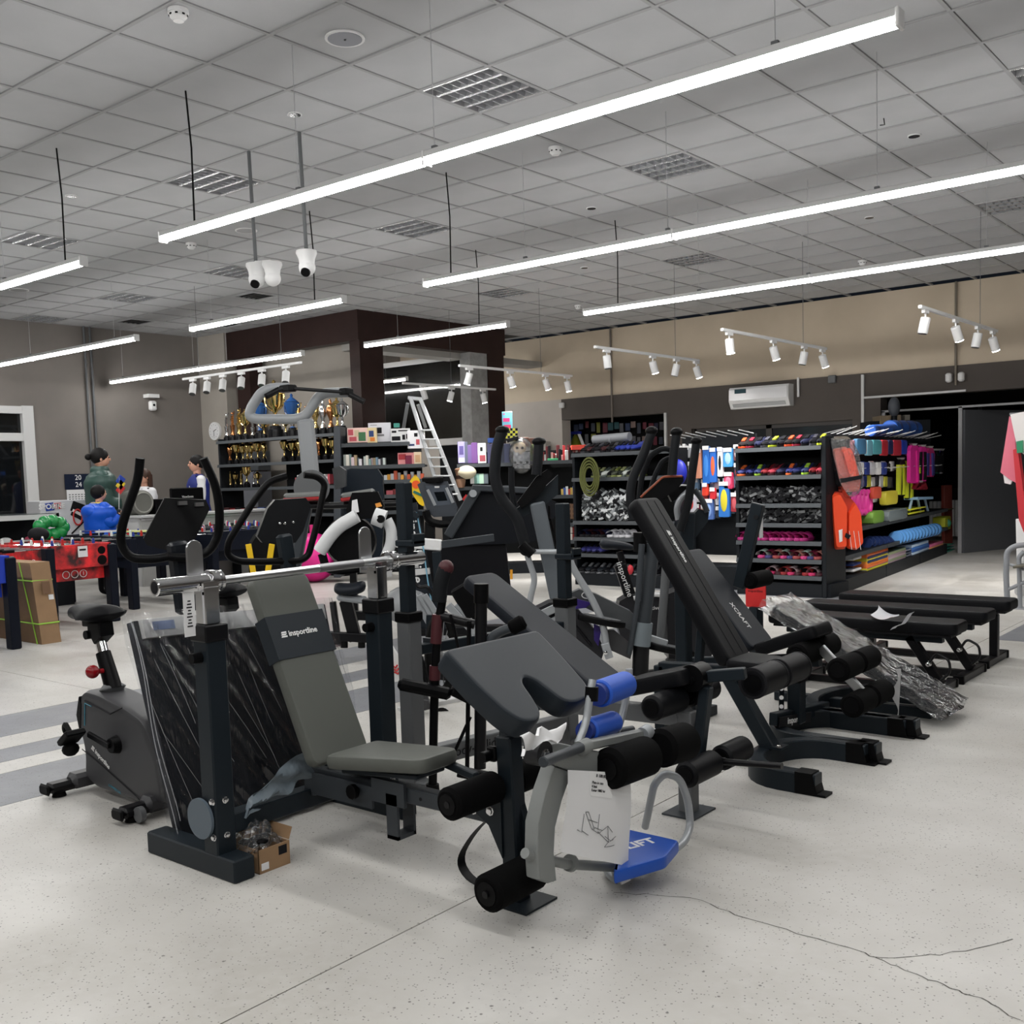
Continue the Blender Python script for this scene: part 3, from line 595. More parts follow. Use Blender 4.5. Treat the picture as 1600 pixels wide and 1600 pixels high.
# ---- D: dark panel in clear film behind the rack ----
D=T('wrapped_panel','dark navy board with a pale strip, wrapped in clear film behind the rack','panel',(-3.85,2.75,0))
nv=mat('navy board',(.007,.009,.016),.4)
c00,c01=V((-3.78,2.39,.03)),V((-3.78,3.38,.03)); c10,c11=V((-4.03,2.37,.95)),V((-4.03,3.42,.90))
def sl(a,b,c,e,t): 
    n=(b-a).cross(c-a).normalized()*t; g=G(); return g.add([a,b,e,c,a+n,b+n,e+n,c+n],[(3,2,1,0),(4,5,6,7),(0,1,5,4),(2,3,7,6),(0,4,7,3),(1,2,6,5)])
P('board',sl(c00,c01,c10,c11,-.06),nv,D,0)
def lp(u,v): return c00.lerp(c01,u).lerp(c10.lerp(c11,u),v)
nn=(c01-c00).cross(c10-c00).normalized(); nn=nn if nn.x>0 else -nn
P('pale_strip',sl(lp(.02,.915)+nn*.03,lp(.97,.915)+nn*.03,lp(.02,1.0)+nn*.03,lp(.97,1.0)+nn*.03,.03 if (c01-c00).cross(c10-c00).x<0 else -.03),white,D,0)
P('label',sl(lp(.06,.945)+nn*.034,lp(.16,.945)+nn*.034,lp(.06,.985)+nn*.034,lp(.16,.985)+nn*.034,.001),cm(150,165,200),D,0)
rr=random.Random(4)
def ff(u,v):
    p=lp(-.055-.01*math.sin(v*9)+1.1*u,-.02+1.05*v); s_=u*.9+v*.45; w_=.048+.007*math.sin(s_*46+1.5*math.sin(v*5))+.005*math.sin(s_*83+v*3+1); edge=max(0,1-min(u,1-u)*12)
    return p+nn*(w_*(1-edge*.6))
P('plastic_film',G().grid(ff,100,60),film,D,60)
g=G(); rf=random.Random(21)
for i in range(26):
    u0=rf.uniform(-.04,.85); v0=rf.uniform(.45,.9); L=rf.uniform(.25,.6); du=rf.uniform(.10,.26)*L/.6
    g.tube([lp(u0+du*t_+.002*math.sin(t_*5+i),v0-L*t_)+nn*.058 for t_ in [q/8 for q in range(9)] if 0<v0-L*t_],rf.uniform(.0005,.0013),4)
for v0,v1,u0,u1 in ((1.0,.05,-.04,-.055),(.98,.1,-.035,-.03)): g.tube([lp(u0+(u1-u0)*t_+.008*math.sin(t_*8),v0+(v1-v0)*t_)+nn*.05 for t_ in [q/12 for q in range(13)]],.0022,5)
P('film_fold_glint',g,mat('film fold glint',(.55,.57,.60),.15,alpha=.38),D,kind='stuff')  # raised folds, their highlights put in as a pale colour
P('film_tail',G().grid(lambda u,v:lp(-.06+.16*u,.0).lerp(V((-3.66,2.40,.01)),v*.8)+V((.03*math.sin(u*9+v*4),.02*math.sin(u*7),.03*abs(math.sin(u*11))*(1-v))),16,8),film2,D,60)
# crumpled foot of the film and the pale discs in it
for o_,r_ in (((-3.47,2.268,.225),.08),((-3.33,3.0,.26),.09)):
    P('plastic_disc',G().cyl(V(o_),V(o_)+V((0,.012,0)) if r_==.08 else V(o_)+V((.012,0,0)),r_,n=32),mat('translucent blue grey plastic',(.10,.13,.16),.35,alpha=.9),D)
P('film_sheet',G().grid(lambda u,v:(V((-3.40,2.42,.20)).lerp(V((-3.36,3.02,.36)),u)+V((.0,.0,.12))*(v*math.sin(u*PI)**.6)+V((.02*math.sin(u*23+v*9),.0,.008*math.sin(u*31)))),30,8),mat('cloudy film',(.22,.27,.31),.3,alpha=.6),D,60)
# ---- F: small open carton ----
t=T('cardboard_box','small open brown carton full of loose plastic bags beside the rack foot','box',(-3.385,2.475,0))
c=V((-3.385,2.475,0)); w_=.13; 
g=G()
for a,b in (((-.10,-.075),(.10,-.07)),((-.10,.07),(.10,.075)),((-.10,-.075),(-.095,.075)),((.095,-.075),(.10,.075))): g.span((c.x+a[0],c.y+a[1],0),(c.x+b[0],c.y+b[1],.095))
g.span((c.x-.1,c.y-.075,0),(c.x+.1,c.y+.075,.005)); P('carton',g,cardb,t,0)
P('flap',G().box((c.x+.0,c.y+.085,.12),(.19,.05,.004),Matrix.Rotation(1.2,3,'X')),cardb,t,0)
P('label',G().span((c.x+.1005,c.y-.065,.012),(c.x+.1015,c.y-.03,.04)),paper,t,0); P('print',G().span((c.x+.1005,c.y+.02,.05),(c.x+.1015,c.y+.06,.085)),ink,t,0)
rr=random.Random(8); bp=T('plastic_bags','crumpled clear bags with black fittings heaped in the small carton','bag',(c.x,c.y,.1))
P('bag_film',G().grid(lambda u,v:V((c.x-.10+.19*u+.01*math.sin(v*19),c.y-.085+.16*v+.01*math.sin(u*23),.085+.095*math.sin(u*PI)*math.sin(v*PI)+.016*math.sin(u*21+v*14)*math.sin(v*17)+.008*math.sin(u*40))),36,40),film2,bp,60)
g=G()
for k in range(7): g.ball((c.x+rr.uniform(-.06,.06),c.y+rr.uniform(-.045,.045),.085+rr.uniform(0,.04)),.021,8,5,(1,1.4,.6))
P('fitting',g,black,bp)
# ---- E: exercise bikes ----
bodyg=mat('anthracite shroud',(.042,.042,.046),.42,bump=.06,bscale=300); teal=mat('teal print',s2l(60,130,150),.5)
def bike(lab,X0_,Y0_,full=True,mirror=1):
    t=T('exercise_bike',lab,'exercise bike',(X0_,Y0_,0))
    K_=.88; a=lambda x,z_,y=0:V((X0_+x*K_,Y0_+y,z_*K_))
    ol=[(-.52,.10),(-.50,.24),(-.55,.40),(-.52,.56),(-.46,.60),(-.32,.595),(-.05,.55),(.12,.50),(.26,.30),(.30,.08),(.10,.045),(-.40,.05)]
    ol=[(p.x*K_,p.y*K_) for p in fillet([V((p[0],p[1],0)) for p in ol],.05,4,True)]
    bd=P('shroud',G().prism(ol,a(0,0),EX,EZ,.20,.035),bodyg,t)
    P('seam',G().tube([a(-.44,.545,-.103),a(-.18,.50,-.103),a(-.05,.55,-.103)],.003,4).tube([a(-.50,.26,-.103),a(-.30,.2,-.103),a(.06,.075,-.103),a(.09,.05,-.103)],.003,4),ink,bd)
    P('accent_line',G().tube([a(-.46,.40,-.101),a(-.44,.53,-.102),a(-.37,.52,-.102)],.003,4),teal,bd)
    logo(bd,a(-.36,.27,-.1015),V((.89,0,-.46)),V((.46,0,.89)),.026,'insportline')
    P('rear_shroud',G().prism([(x*K_,y*K_) for x,y in ((-.515,.34),(-.545,.45),(-.505,.56),(-.48,.52),(-.5,.4))],a(0,0),EX,EZ,.206,.004),black,bd)
    text('COMMERCIAL',.018,teal,bd,a(-.18,.085,-.1015),(.97,0,-.2),(.2,0,.97))
    for x,L in ((-.60,.5),(.16,.5)):
        s=P('stabiliser',G().beam(a(x,.055,-L/2),a(x,.055,L/2),.085,.05,bev=.016),blackm,t)
        for sy in (-1,1):
            P('end_cap',G().beam(a(x,.055,sy*L/2),a(x,.055,sy*(L/2+.02)),.089,.054,bev=.018),black,s)
            P('levelling_foot',G().cyl(a(x,.0,sy*(L/2-.06)),a(x,.03,sy*(L/2-.06)),.035,.028,14),rubber,s)
        P('sleeve',G().beam(a(x+.01,.07,-.14),a(x+.01,.07,.14),.10,.075,bev=.02),bodyg,s)
    P('neck',G().prism([(x*K_,y*K_) for x,y in ((-.42,.07),(-.62,.07),(-.62,.11),(-.42,.16))],a(0,0),EX,EZ,.12,.02),bodyg,t)
    P('transport_wheel',G().cyl(a(.24,.05,-.18),a(.24,.05,-.205),.036,n=20),grey,t)
    # crank and pedal
    P('crank_hub',G().cyl(a(-.13,.34,-.10),a(-.13,.34,-.135),.045,.035,20),black,t)
    P('crank',G().beam(a(-.13,.34,-.14),a(-.31,.385,-.155),.03,.018,up=(0,1,0)),blackm,t)
    pd=P('pedal',G().box(a(-.33,.385,-.23),(.11,.10,.03),Matrix.Rotation(R(-35),3,'Y'),b=.006),black,t)
    P('pedal_strap',G().tube([a(-.37,.35,-.20),a(-.42,.40,-.22),a(-.37,.46,-.24),a(-.30,.42,-.25)],.014,6,fil=.03),rubber,pd)
    P('pedal_toe',G().ball(a(-.37,.31,-.22),.035,10,6,(1,1.2,1)),rubber,pd)
    P('crank',G().beam(a(-.13,.34,.12),a(.03,.30,.15),.03,.018,up=(0,1,0)),blackm,t); P('pedal',G().box(a(.05,.30,.22),(.11,.10,.03),b=.006),black,t)
    # seat
    P('seat_collar',G().beam(a(-.335,.58),a(-.35,.63),.12,.08,bev=.02),grey,t)
    P('seat_tube',G().cyl(a(-.33,.60),a(-.42,.80),.042,.036,18),black,t); P('seat_post',G().cyl(a(-.405,.76),a(-.455,.90),.027,n=18),chrome,t)
    P('adjuster_knob',G().cyl(a(-.35,.71,-.04),a(-.35,.71,-.06),.012).ball(a(-.35,.715,-.095),.033,16,10),mat('red knob',(.22,.004,.008),.15),t)
    P('seat_slide',G().prism([(x*K_,y*K_) for x,y in ((-.50,.92),(-.50,.97),(-.37,.98),(-.36,.90),(-.44,.85))],a(0,0),EX,EZ,.08,.01).beam(a(-.60,.955),a(-.38,.965),.035,.03).cyl(a(-.50,.90,-.05),a(-.50,.90,.05),.022),black,t)
    sd=[(-.66,0,.015),(-.62,.05,.02),(-.52,.085,.0),(-.42,.10,.0),(-.33,.11,.01),(-.28,.10,.0)]
    def seat(u,v):
        x=-.76+.43*u; hw=.030+.105*min(1,(u*1.25))**1.3*(1 if u<.85 else (1-(u-.85)/.15*.45)); ang=v*2*PI
        th=.040+.012*u; y=hw*math.cos(ang); zz=th*math.sin(ang)
        e_=(1-(2*u-1)**8)**.5; zz*=e_; y*=e_; return a(x,1.005+.018*u+zz-(.02*(y/.12)**2 if zz>0 else .0)+.01*math.sin(u*PI),y)
    P('seat',G().grid(seat,14,20),leather,t,60)
    # mast, console, handlebar
    P('mast',G().beam(a(.12,.45),a(.16,.84),.09,.07,up=(1,0,0),bev=.02),blackm,t)
    return t,a
E1,a=bike('anthracite upright exercise bike at the left with a red knob under its saddle',-4.45,2.66)
def console(t,c,w_,h,ax,up,th=.06,m=None,screen=None):
    ax=V(ax).normalized(); up=V(up).normalized(); n=ax.cross(up)
    k=P('console',G().prism([(p.x,p.y) for p in fillet([V((-w_/2,-h/2,0)),V((w_/2,-h/2,0)),V((w_/2*.86,h/2,0)),V((-w_/2*.86,h/2,0))],.04,4,True)],c,ax,up,th,.014),m or black,t)
    return k
def bike_top(t,a,cx,ws=1):
    k=console(t,a(cx,1.30),.30,.34,(0,1,0),(.42,0,.9),.10); 
    P('clip',G().box(a(cx+.10,1.455,-.07),(.02,.05,.02)).box(a(cx+.10,1.455,.07),(.02,.05,.02)),steel,k)
    P('handlebar',G().tube([a(cx+.05,1.44,-.26),a(cx+.02,1.30,-.26),a(cx-.06,1.08,-.29),a(cx-.10,1.04,-.22),a(cx-.06,1.04,-.1),a(cx-.06,1.04,.1),a(cx-.10,1.04,.22),a(cx-.06,1.08,.29),a(cx+.02,1.30,.26),a(cx-.08,1.44,.20)],.021,12,fil=.07),black,t)
    return k
# handlebar of the near bike, traced at its own plane
PB=V((-4.42,2.72,0)); nB=V((.72,-.69,0)).normalized()*1.0
def hb(x,y,k=0.): return AP(x,y,PB,(1,-.55,0))+V((0,0,0))
P('handlebar',G().tube([AP(p[0],p[1],PB+V((p[2],0,0)),(1,-.5,0)) for p in ((219,716,.05),(216,748,.03),(192,815,.0),(187,848,-.04),(203,873,-.04),(240,874,-.02),(262,870,-.02))],.021,14,fil=.06).tube([AP(p[0],p[1],PB+V((p[2],0,0)),(1,-.5,0)) for p in ((318,716,.05),(336,755,.03),(343,790,.0),(343,835,-.04),(325,866,-.04),(290,872,-.02),(262,870,-.02))],.021,14,fil=.06),black,E1)
cq=[AP(x,y,PB,(1,-.35,.25)) for x,y in ((257,778),(322,781),(328,795),(292,868),(230,852),(224,842))]
def slab(cs,off_,m,name,par):
    g=G(); n=len(cs); g.add(list(cs)+[c+V(off_) for c in cs],[tuple(range(n)),tuple(range(2*n-1,n-1,-1))]+[(i,i+n,(i+1)%n+n,(i+1)%n) for i in range(n)]); return P(name,g,m,par,20)
k=slab(cq,(-.10,.06,.0),black,'console',E1); P('clip',G().box(AP(285,786,PB+V((.012,0,0)),(1,-.35,.25)),(.012,.05,.02)).box(AP(311,788,PB+V((.012,0,0)),(1,-.35,.25)),(.012,.05,.02)),steel,k)
P('stem',G().beam(AP(277,846,PB+V((-.08,0,0)),(1,-.5,0)),AP(292,958,PB+V((-.10,0,0)),(1,-.5,0)),.10,.07,up=(1,0,0),bev=.015),mat('navy black mast',(.010,.012,.016),.3),E1)
# ---- second bike, console and handlebar seen above the grey backrest ----
E2,a=bike('dark exercise bike whose console stands between the chrome hook and the pull up tower',-4.75,3.62)
PB=V((-4.60,3.62,0))
q=lambda pts,dx=0.:[AP(p[0],p[1],PB+V((dx,0,0)),(1,-.5,0)) for p in pts]
P('handlebar',G().tube(q(((448,744),(420,752),(395,785),(356,848),(355,868),(372,877),(400,878),(440,877)))+q(((470,876),(482,868),(495,820),(508,755),(495,744),(475,742))),.019,12,fil=.05),black,E2)
cq=[AP(x,y,PB,(1,-.35,.2)) for x,y in ((430,781),(478,778),(486,790),(474,830),(462,848),(410,848),(402,838),(418,795))]
k=slab(cq,(-.07,.04,0),mat('charcoal console',(.005,.0055,.007),.4),'console',E2)
g=G()
for p in ((445,818),(458,816),(437,818)): bolt(g,AP(p[0],p[1],PB+V((.004,0,0)),(1,-.35,.2)),(1,-.35,.2),.006)
P('screw',g,chrome,k)
P('stem',G().beam(AP(443,835,PB+V((-.02,0,0)),(1,-.5,0)),AP(458,930,PB+V((-.02,0,0)),(1,-.5,0)),.085,.06,up=(1,0,0),bev=.012),slate,E2)
# ---- L: second rack bench (mid grey lower uprights, dark pads) ----
YL=3.98
L_=T('weight_bench','rack bench with steel grey lower posts and long dark pad behind the curl pad','weight bench',(-3.0,YL,0))
for y,zt in ((3.48,1.50),(4.50,1.36)):
    x=-3.50 if y<4 else -3.33
    P('upright',G().span((x-.043,y-.043,0),(x+.043,y+.043,.86 if y<4 else .82),b=.006),grey,L_); u=P('inner_post',G().span((x-.03,y-.03,.8),(x+.03,y+.03,zt),b=.005),slate,L_)
    P('collar',G().span((x-.05,y-.05,.84 if y<4 else .80),(x+.05,y+.05,.89 if y<4 else .85),b=.006),black,L_)
    P('bar_hook',G().span((x-.035,y-.04,zt-.30),(x+.09,y+.04,zt-.27),b=.005).span((x+.075,y-.04,zt-.29),(x+.09,y+.04,zt-.24),b=.004),slate,u)
    P('foot_beam',G().span((x-.45,y-.04,0),(x+.1,y+.04,.08),b=.006),grey,L_)
P('crossbar',G().beam((-3.50,3.5,.17),(-3.33,4.48,.17),.07,.09,bev=.005),grey,L_); P('crossbar',G().beam((-3.5,3.5,.70),(-3.33,4.48,.70),.05,.05),slate,L_)
text('Body-Solid',.07,ink,L_,(-3.405,3.80,.17),(.17,.98,0),(0,0,1))
P('pad_tag',G().box((-3.47,3.60,.72),(.10,.02,.05)),slate2,L_)
p0=AY(955,1078,YL); p1=AY(745,903,YL); d=(p1-p0).normalized()
P('backrest',G().pad(p0,d,EY,(p1-p0).length,.27,.065,.24,.05,.02),leather_n,L_)
n=d.cross(EY); n=n if n.z>0 else -n
P('back_frame',G().beam(p0-n*.055,p0-n*.055+d*.55,.05,.04).beam(p0+d*.5-n*.06,(-3.0,YL,.42),.04,.04),slate,L_)
P('main_rail',G().beam((-3.38,YL,.40),(-2.28,YL,.43),.06,.08,bev=.005),grey,L_)
P('front_post',G().span((-2.325,YL-.035,0),(-2.255,YL+.035,.46),b=.006),grey,L_); P('foot_plate',G().span((-2.37,YL-.1,0),(-2.21,YL+.1,.008)),slate2,L_)
s0=AY(985,1072,YL); s1=AY(1088,1052,YL)
P('seat',G().pad(s0,(s1-s0).normalized(),EY,(s1-s0).length,.27,.075,.24,.045,.02),leather,L_)
P('pivot_plate',G().cyl((-2.24,YL-.05,.615),(-2.24,YL+.05,.615),.06,n=28),black,L_); g=G(); bolt(g,(-2.24,YL-.052,.61),(0,-1,0),.016); P('bolt',g,black,L_)
P('leg_lever',G().beam(AY(1104,1072,YL),AY(1090,1190,YL),.05,.05,up=(1,0,0),bev=.006),slate,L_)
P('lever_link',G().beam(AY(1086,1058,YL),AY(1165,1052,YL+.05),.05,.05),slate,L_)
for (x,y),dy in (((1040,1099),-.02),((1093,1201),0)):
    c=AY(x,y,YL-.13+dy); roller(L_,c,.24,.056,m=leather); roller(L_,c+EY*.30,.22,.056,m=leather); P('roller_axle',G().cyl(c,c+EY*.3,.012),blackm,L_)
P('weight_peg',G().cyl(AY(1130,1190,YL),AY(1222,1197,YL),.0145,n=12).beam(AY(1092,1185,YL),AY(1135,1190,YL),.02,.03),blackm,L_)
# ---- M: adjustable bench with the long quilted backrest and a U foot ----
def ufoot(par,x0,yc,hw,x1,h=.098,t=.08,m=None,name='u_foot'):
    # horizontal hoop opening toward +x
    pts=[V((x1,yc-hw,h/2))]+[V((x0+hw*.75-hw*.75*math.cos(a),yc+hw*math.sin(a),h/2)) for a in [(-PI/2)+PI*k/14 for k in range(15)]]+[V((x1,yc+hw,h/2))]
    g=G(); vs=[];fs=[];n=len(pts)
    for i,p in enumerate(pts):
        tn=(pts[min(i+1,n-1)]-pts[max(i-1,0)]).normalized(); s=tn.cross(EZ)
        b=.006
        for dx,dz in ((-t/2,-h/2),(-t/2,h/2-b),(-t/2+b,h/2),(t/2-b,h/2),(t/2,h/2-b),(t/2,-h/2)): vs.append(p+s*dx+EZ*dz)
    for i in range(n-1):
        for k in range(6): l=(k+1)%6; fs.append((i*6+k,i*6+l,i*6+6+l,i*6+6+k))
    fs+=[tuple(range(5,-1,-1)),tuple((n-1)*6+k for k in range(6))]; g.add(vs,fs); o=P(name,g,m or slate,par)
    for s in (-1,1): 
        y=yc+s*hw
        P('end_cap',G().prism([(x1-.10,0),(x1+.05,0),(x1+.05,.012),(x1+.01,.012),(x1-.015,h+.006),(x1-.10,h+.006)],(0,y,0),EX,EZ,t+.008,.004),black,o)
    return o
YMm=4.85
M_=T('weight_bench','tall bench with long black ribbed backrest lettered in white and a U shaped foot','weight bench',(-2.4,YMm,0))
ufoot(M_,-2.34,4.84,.31,-1.92)
P('column',G().beam((-2.30,YMm,.08),(-2.545,YMm,.46),.075,.075,up=(0,1,0),bev=.006),slate,M_)
P('column_flange',G().box((-2.29,YMm,.104),(.12,.09,.012)),slate,M_); g=G(); bolt(g,(-2.25,YMm-.03,.11),(0,0,1),.012); P('bolt',g,chrome,M_)
p0=AY(1150,1035,YMm); p1=AY(1003,782,YMm); d=(p1-p0).normalized(); n=d.cross(EY); n=n if n.x>0 else -n
Lm=(p1-p0).length
bk=P('backrest',G().pad(p0,d,EY,Lm,.25,.08,.25,.05,.024),leather,M_)
P('pad_rib',G().beam(p0+n*.0405-EY*.035+d*.03,p0+n*.0405-EY*.035+d*(Lm-.03),.004,.003).beam(p0+n*.0405+EY*.045+d*.03,p0+n*.0405+EY*.045+d*(Lm-.03),.004,.003),ink,bk)
logo(bk,p0+n*.0415+d*(Lm*.74)+EY*.005,-d,EY,.030,'insportline')
P('back_frame',G().beam(p0-n*.06,p0-n*.06+d*.6,.05,.04).beam(p0-n*.07+d*.25,(-2.72,YMm,.46),.04,.04),slate,M_)
P('main_rail',G().beam((-2.95,YMm,.44),(-2.31,YMm,.47),.06,.08,bev=.005),slate,M_)
P('rear_leg',G().beam((-2.95,YMm,.0),(-2.95,YMm,.46),.06,.06,up=(1,0,0)).beam((-2.95,YMm-.25,.03),(-2.95,YMm+.25,.03),.06,.06),slate,M_)
s0=AY(1150,1032,YMm); s1=AY(1212,1040,YMm)
P('seat',G().pad(s0,(s1-s0).normalized(),EY,(s1-s0).length,.27,.06,.25,.04,.02),leather,M_)
c=AX(1213,1054,-2.13)-EY*.13
for dy in (0,.26):
    r_=roller(M_,c+EY*dy,.235,.071,m=leather); P('stitched_ring',G().cyl(c+EY*(dy-.117),c+EY*(dy-.105),.0725,n=28).cyl(c+EY*(dy+.105),c+EY*(dy+.117),.0725,n=28),ink,r_)
P('roller_axle',G().cyl(c,c+EY*.26,.012),blackm,M_)
P('rack_post',G().span((-3.075,5.215,0),(-3.0,5.29,1.0),b=.006),slate,M_)
P('seat_pivot',G().cyl(AY(1110,1052,YMm)-EY*.05,AY(1110,1052,YMm)+EY*.05,.03,n=18),blackm,M_)
# ---- N: bench with grey backrest, raised seat and long arm ----
YN=5.46
N_=T('weight_bench','bench with plain grey backrest, tilted seat and film wrapped steel post','weight bench',(-2.4,YN,0))
ufoot(N_,-2.54,5.50,.30,-1.88)
P('column',G().span((-2.48,YN-.04,.08),(-2.40,YN+.04,.34),b=.006),slate,N_)
P('wrapped_post',G().span((-2.475,YN-.035,.34),(-2.405,YN+.035,.52),b=.004),mat('film wrapped steel',(.55,.55,.54),.25,metal=.6),N_)
P('column_cap',G().span((-2.485,YN-.045,.315),(-2.395,YN+.045,.345),b=.004),black,N_)
p0=AY(1188,1012,YN); p1=AY(1075,862,YN); d=(p1-p0).normalized(); n=d.cross(EY); n=n if n.x>0 else -n
bk=P('backrest',G().pad(p0,d,EY,(p1-p0).length,.30,.06,.26,.05,.02),leather_n,N_)
text('XCRAFT',.05,wht,bk,p0+n*.0312+d*(p1-p0).length*.30-EY*.02,-d,EY)
s0=AY(1195,1012,YN); s1=AY(1288,982,YN)
P('seat',G().pad(s0,(s1-s0).normalized(),EY,(s1-s0).length,.30,.075,.27,.04,.02),leather,N_)
P('main_rail',G().beam((-3.1,YN,.36),(-2.3,YN,.45),.06,.07),slate,N_)
qa,qb=AX(1208,1124,-2.46),AX(1290,1105,-2.46); P('stay_bar',G().beam(qa,qb,.05,.07),slate,N_); qa,qb=AX(1217,1129,-2.42),AX(1267,1120,-2.42); P('name_plate',G().beam(qa,qb,.004,.058),ink,N_)
text('insportline',.050,wht,N_,(qa+qb)/2+EX*.0035,qb-qa,(0,0,1),bold=.001)
g=P('hole_strip',G().beam(AX(1221,1068,-2.5),AX(1221,1120,-2.5),.008,.06,up=EY),slate,N_)
g=G()
for y in (1076,1090,1104): g.cyl(AX(1221,y,-2.492),AX(1221,y,-2.488),.012,n=12)
P('hole',g,wht,N_)
P('rear_leg',G().beam((-3.1,YN,.0),(-3.1,YN,.38),.06,.06,up=(1,0,0)).beam((-3.1,YN-.25,.03),(-3.1,YN+.25,.03),.06,.06),slate,N_)
P('link_arm',G().beam(AY(1282,1012,YN-.06),AY(1350,1085,YN-.06),.05,.03,up=(0,1,0)),steel,N_)
for x,y in ((1258,1020),(1322,1042),(1343,1097)):
    c=AY(x,y,YN-.12); roller(N_,c,.23,.064); roller(N_,c+EY*.25,.23,.064); P('roller_axle',G().cyl(c,c+EY*.25,.011),blackm,N_)
ar=P('long_arm',G().beam(AY(1185,787,YN+.25),AY(1155,918,YN+.25),.075,.045,up=(0,1,0)),slate,N_); c=AY(1182,808,YN+.215); P('pin_hole',G().cyl(c,c-EY*.008,.014,n=14),ink,ar)
roller(N_,AY(1185,905,YN+.35),.24,.05)
S1('hang_tag',G().box(AY(1189,825,YN+.30),(.004,.045,.12)),paper,'plain white tag hanging from the long slate arm','tag')
t=T('brand_sign','red rectangular sign on the floor behind the film wrapped bench','sign',AY(1180,932,YN+1.2)); c=AY(1181,930,YN+1.2)
P('board',G().box(c,(.15,.012,.17)),red,t,0); text('insportline',.026,ink,t,c-EY*.0065+EZ*.03,(1,0,0),(0,0,1)); P('stand',G().span((c.x-.03,c.y-.05,0),(c.x+.03,c.y+.05,c.z-.08)),slate,t,0)
# ---- O: decline bench in film ----
YO=6.28
O_=T('weight_bench','bench in crinkled clear film sloping down to the floor beside the flat benches','weight bench',(-2.5,YO,0))
p0=AY(1478,1100,YO-.0); p1=AY(1222,945,YO-.0); d=(p1-p0).normalized(); n=d.cross(EY); n=n if n.z>0 else -n; Lo=(p1-p0).length
P('pad',G().pad(p0,d,EY,Lo,.36,.05,.32,.04,.018),leather_n,O_)
P('plastic_film',G().grid(lambda u,v:p0-d*.06+d*(Lo+.12)*u+EY*(.215*max(-1,min(1,1.5*math.cos(v*2*PI)))*(1+.012*math.sin(u*30)))+n*((.031+.003*math.sin(u*70+v*20)+.003*math.sin(u*41-v*33))*max(-1,min(1,3*math.sin(v*2*PI)))),80,44),film2,O_,60)
ufoot(O_,-2.62,6.2,.42,-1.93)
P('slope_rail',G().beam(p0-n*.06+d*.05,p1-n*.06,.05,.05).beam(p1-n*.06-d*.3,(-2.95,YO,.05),.05,.05),slate,O_)
P('floor_rail',G().span((-2.95,YO-.03,.0),(-1.95,YO+.03,.06),b=.005),slate,O_)
P('film_tail',G().grid(lambda u,v:AY(1398+10*u-4*v*u,1045+75*v,5.95)+V((.02*math.sin(v*9)*(1-u),0,0)),6,14),mat('milky film',(.55,.55,.55),.4,alpha=.7),O_,60)
# ---- three flat benches ----
def flat(lab,yc,x1,L,first,lever):
    t=T('flat_bench',lab,'weight bench',(x1-L/2,yc,0),'flat black benches in a row on the right')
    P('pad',G().pad((x1-L,yc,.448),EX,EY,L,.28,.08,.28,.05,.02),leather,t)
    P('pad_board',G().span((x1-L+.04,yc-.11,.39),(x1-.04,yc+.11,.409)),ink,t)
    P('rail',G().span((x1-L+.1,yc-.03,.34),(x1-.12,yc+.03,.40),b=.004),slate,t)
    P('front_post',G().beam((x1-.13,yc,.06),(x1-.34,yc,.37),.06,.06,up=(0,1,0),bev=.005) if lever else G().span((x1-.17,yc-.03,.05),(x1-.11,yc+.03,.37),b=.005),blackm,t)
    P('rear_post',G().span((x1-L+.2,yc-.03,.04),(x1-L+.26,yc+.03,.37),b=.005),blackm,t)
    for x in (x1-.14,x1-L+.23):
        f=P('foot_bar',G().beam((x,yc-.27,.03),(x,yc+.27,.03),.06,.055,bev=.006),blackm,t)
        for s in (-1,1): P('end_cap',G().box((x,yc+s*.265,.03),(.075,.03,.06),b=.005),black,f)
    P('floor_rail',G().span((x1-L+.23,yc-.025,.005),(x1-.14,yc+.025,.05)),blackm,t)
    if lever:
        P('pull_handle',G().tube([(x1-.20,yc-.05,.20),(x1-.15,yc-.05,.28),(x1-.07,yc-.05,.24),(x1-.06,yc-.05,.16),(x1-.12,yc-.05,.10)],.009,8,fil=.03),blackm,t); P('knob',G().ball((x1-.2,yc-.05,.2),.02),chrome,t)
    return t
flat('nearest of three flat black benches, with a scrap of bubble wrap on its pad',6.98,-1.98,1.30,1,1)
flat('middle of the three flat black benches on the right',7.62,-1.97,1.35,0,1)
flat('farthest of the three flat black benches, nearest the grey inlay band',8.27,-1.98,1.30,0,0)
S1('bubble_wrap',G().grid(lambda u,v:Z(1366,962,.49).lerp(Z(1395,990,.49),u)+V((.02*math.sin(v*3),.14*(v-.5)+.03*u,.015+.09*u*u+.05*(1-u)*v)),10,10).grid(lambda u,v:Z(1395,988,.49).lerp(Z(1425,975,.49),u)+V((0,.10*(v-.5),.02+.05*u*u+.01*math.sin(u*9))),8,6),mat('bubble wrap',(.62,.63,.66),.3,bump=.6,bscale=120),'torn white bubble wrap lying on the nearest flat bench','packaging')
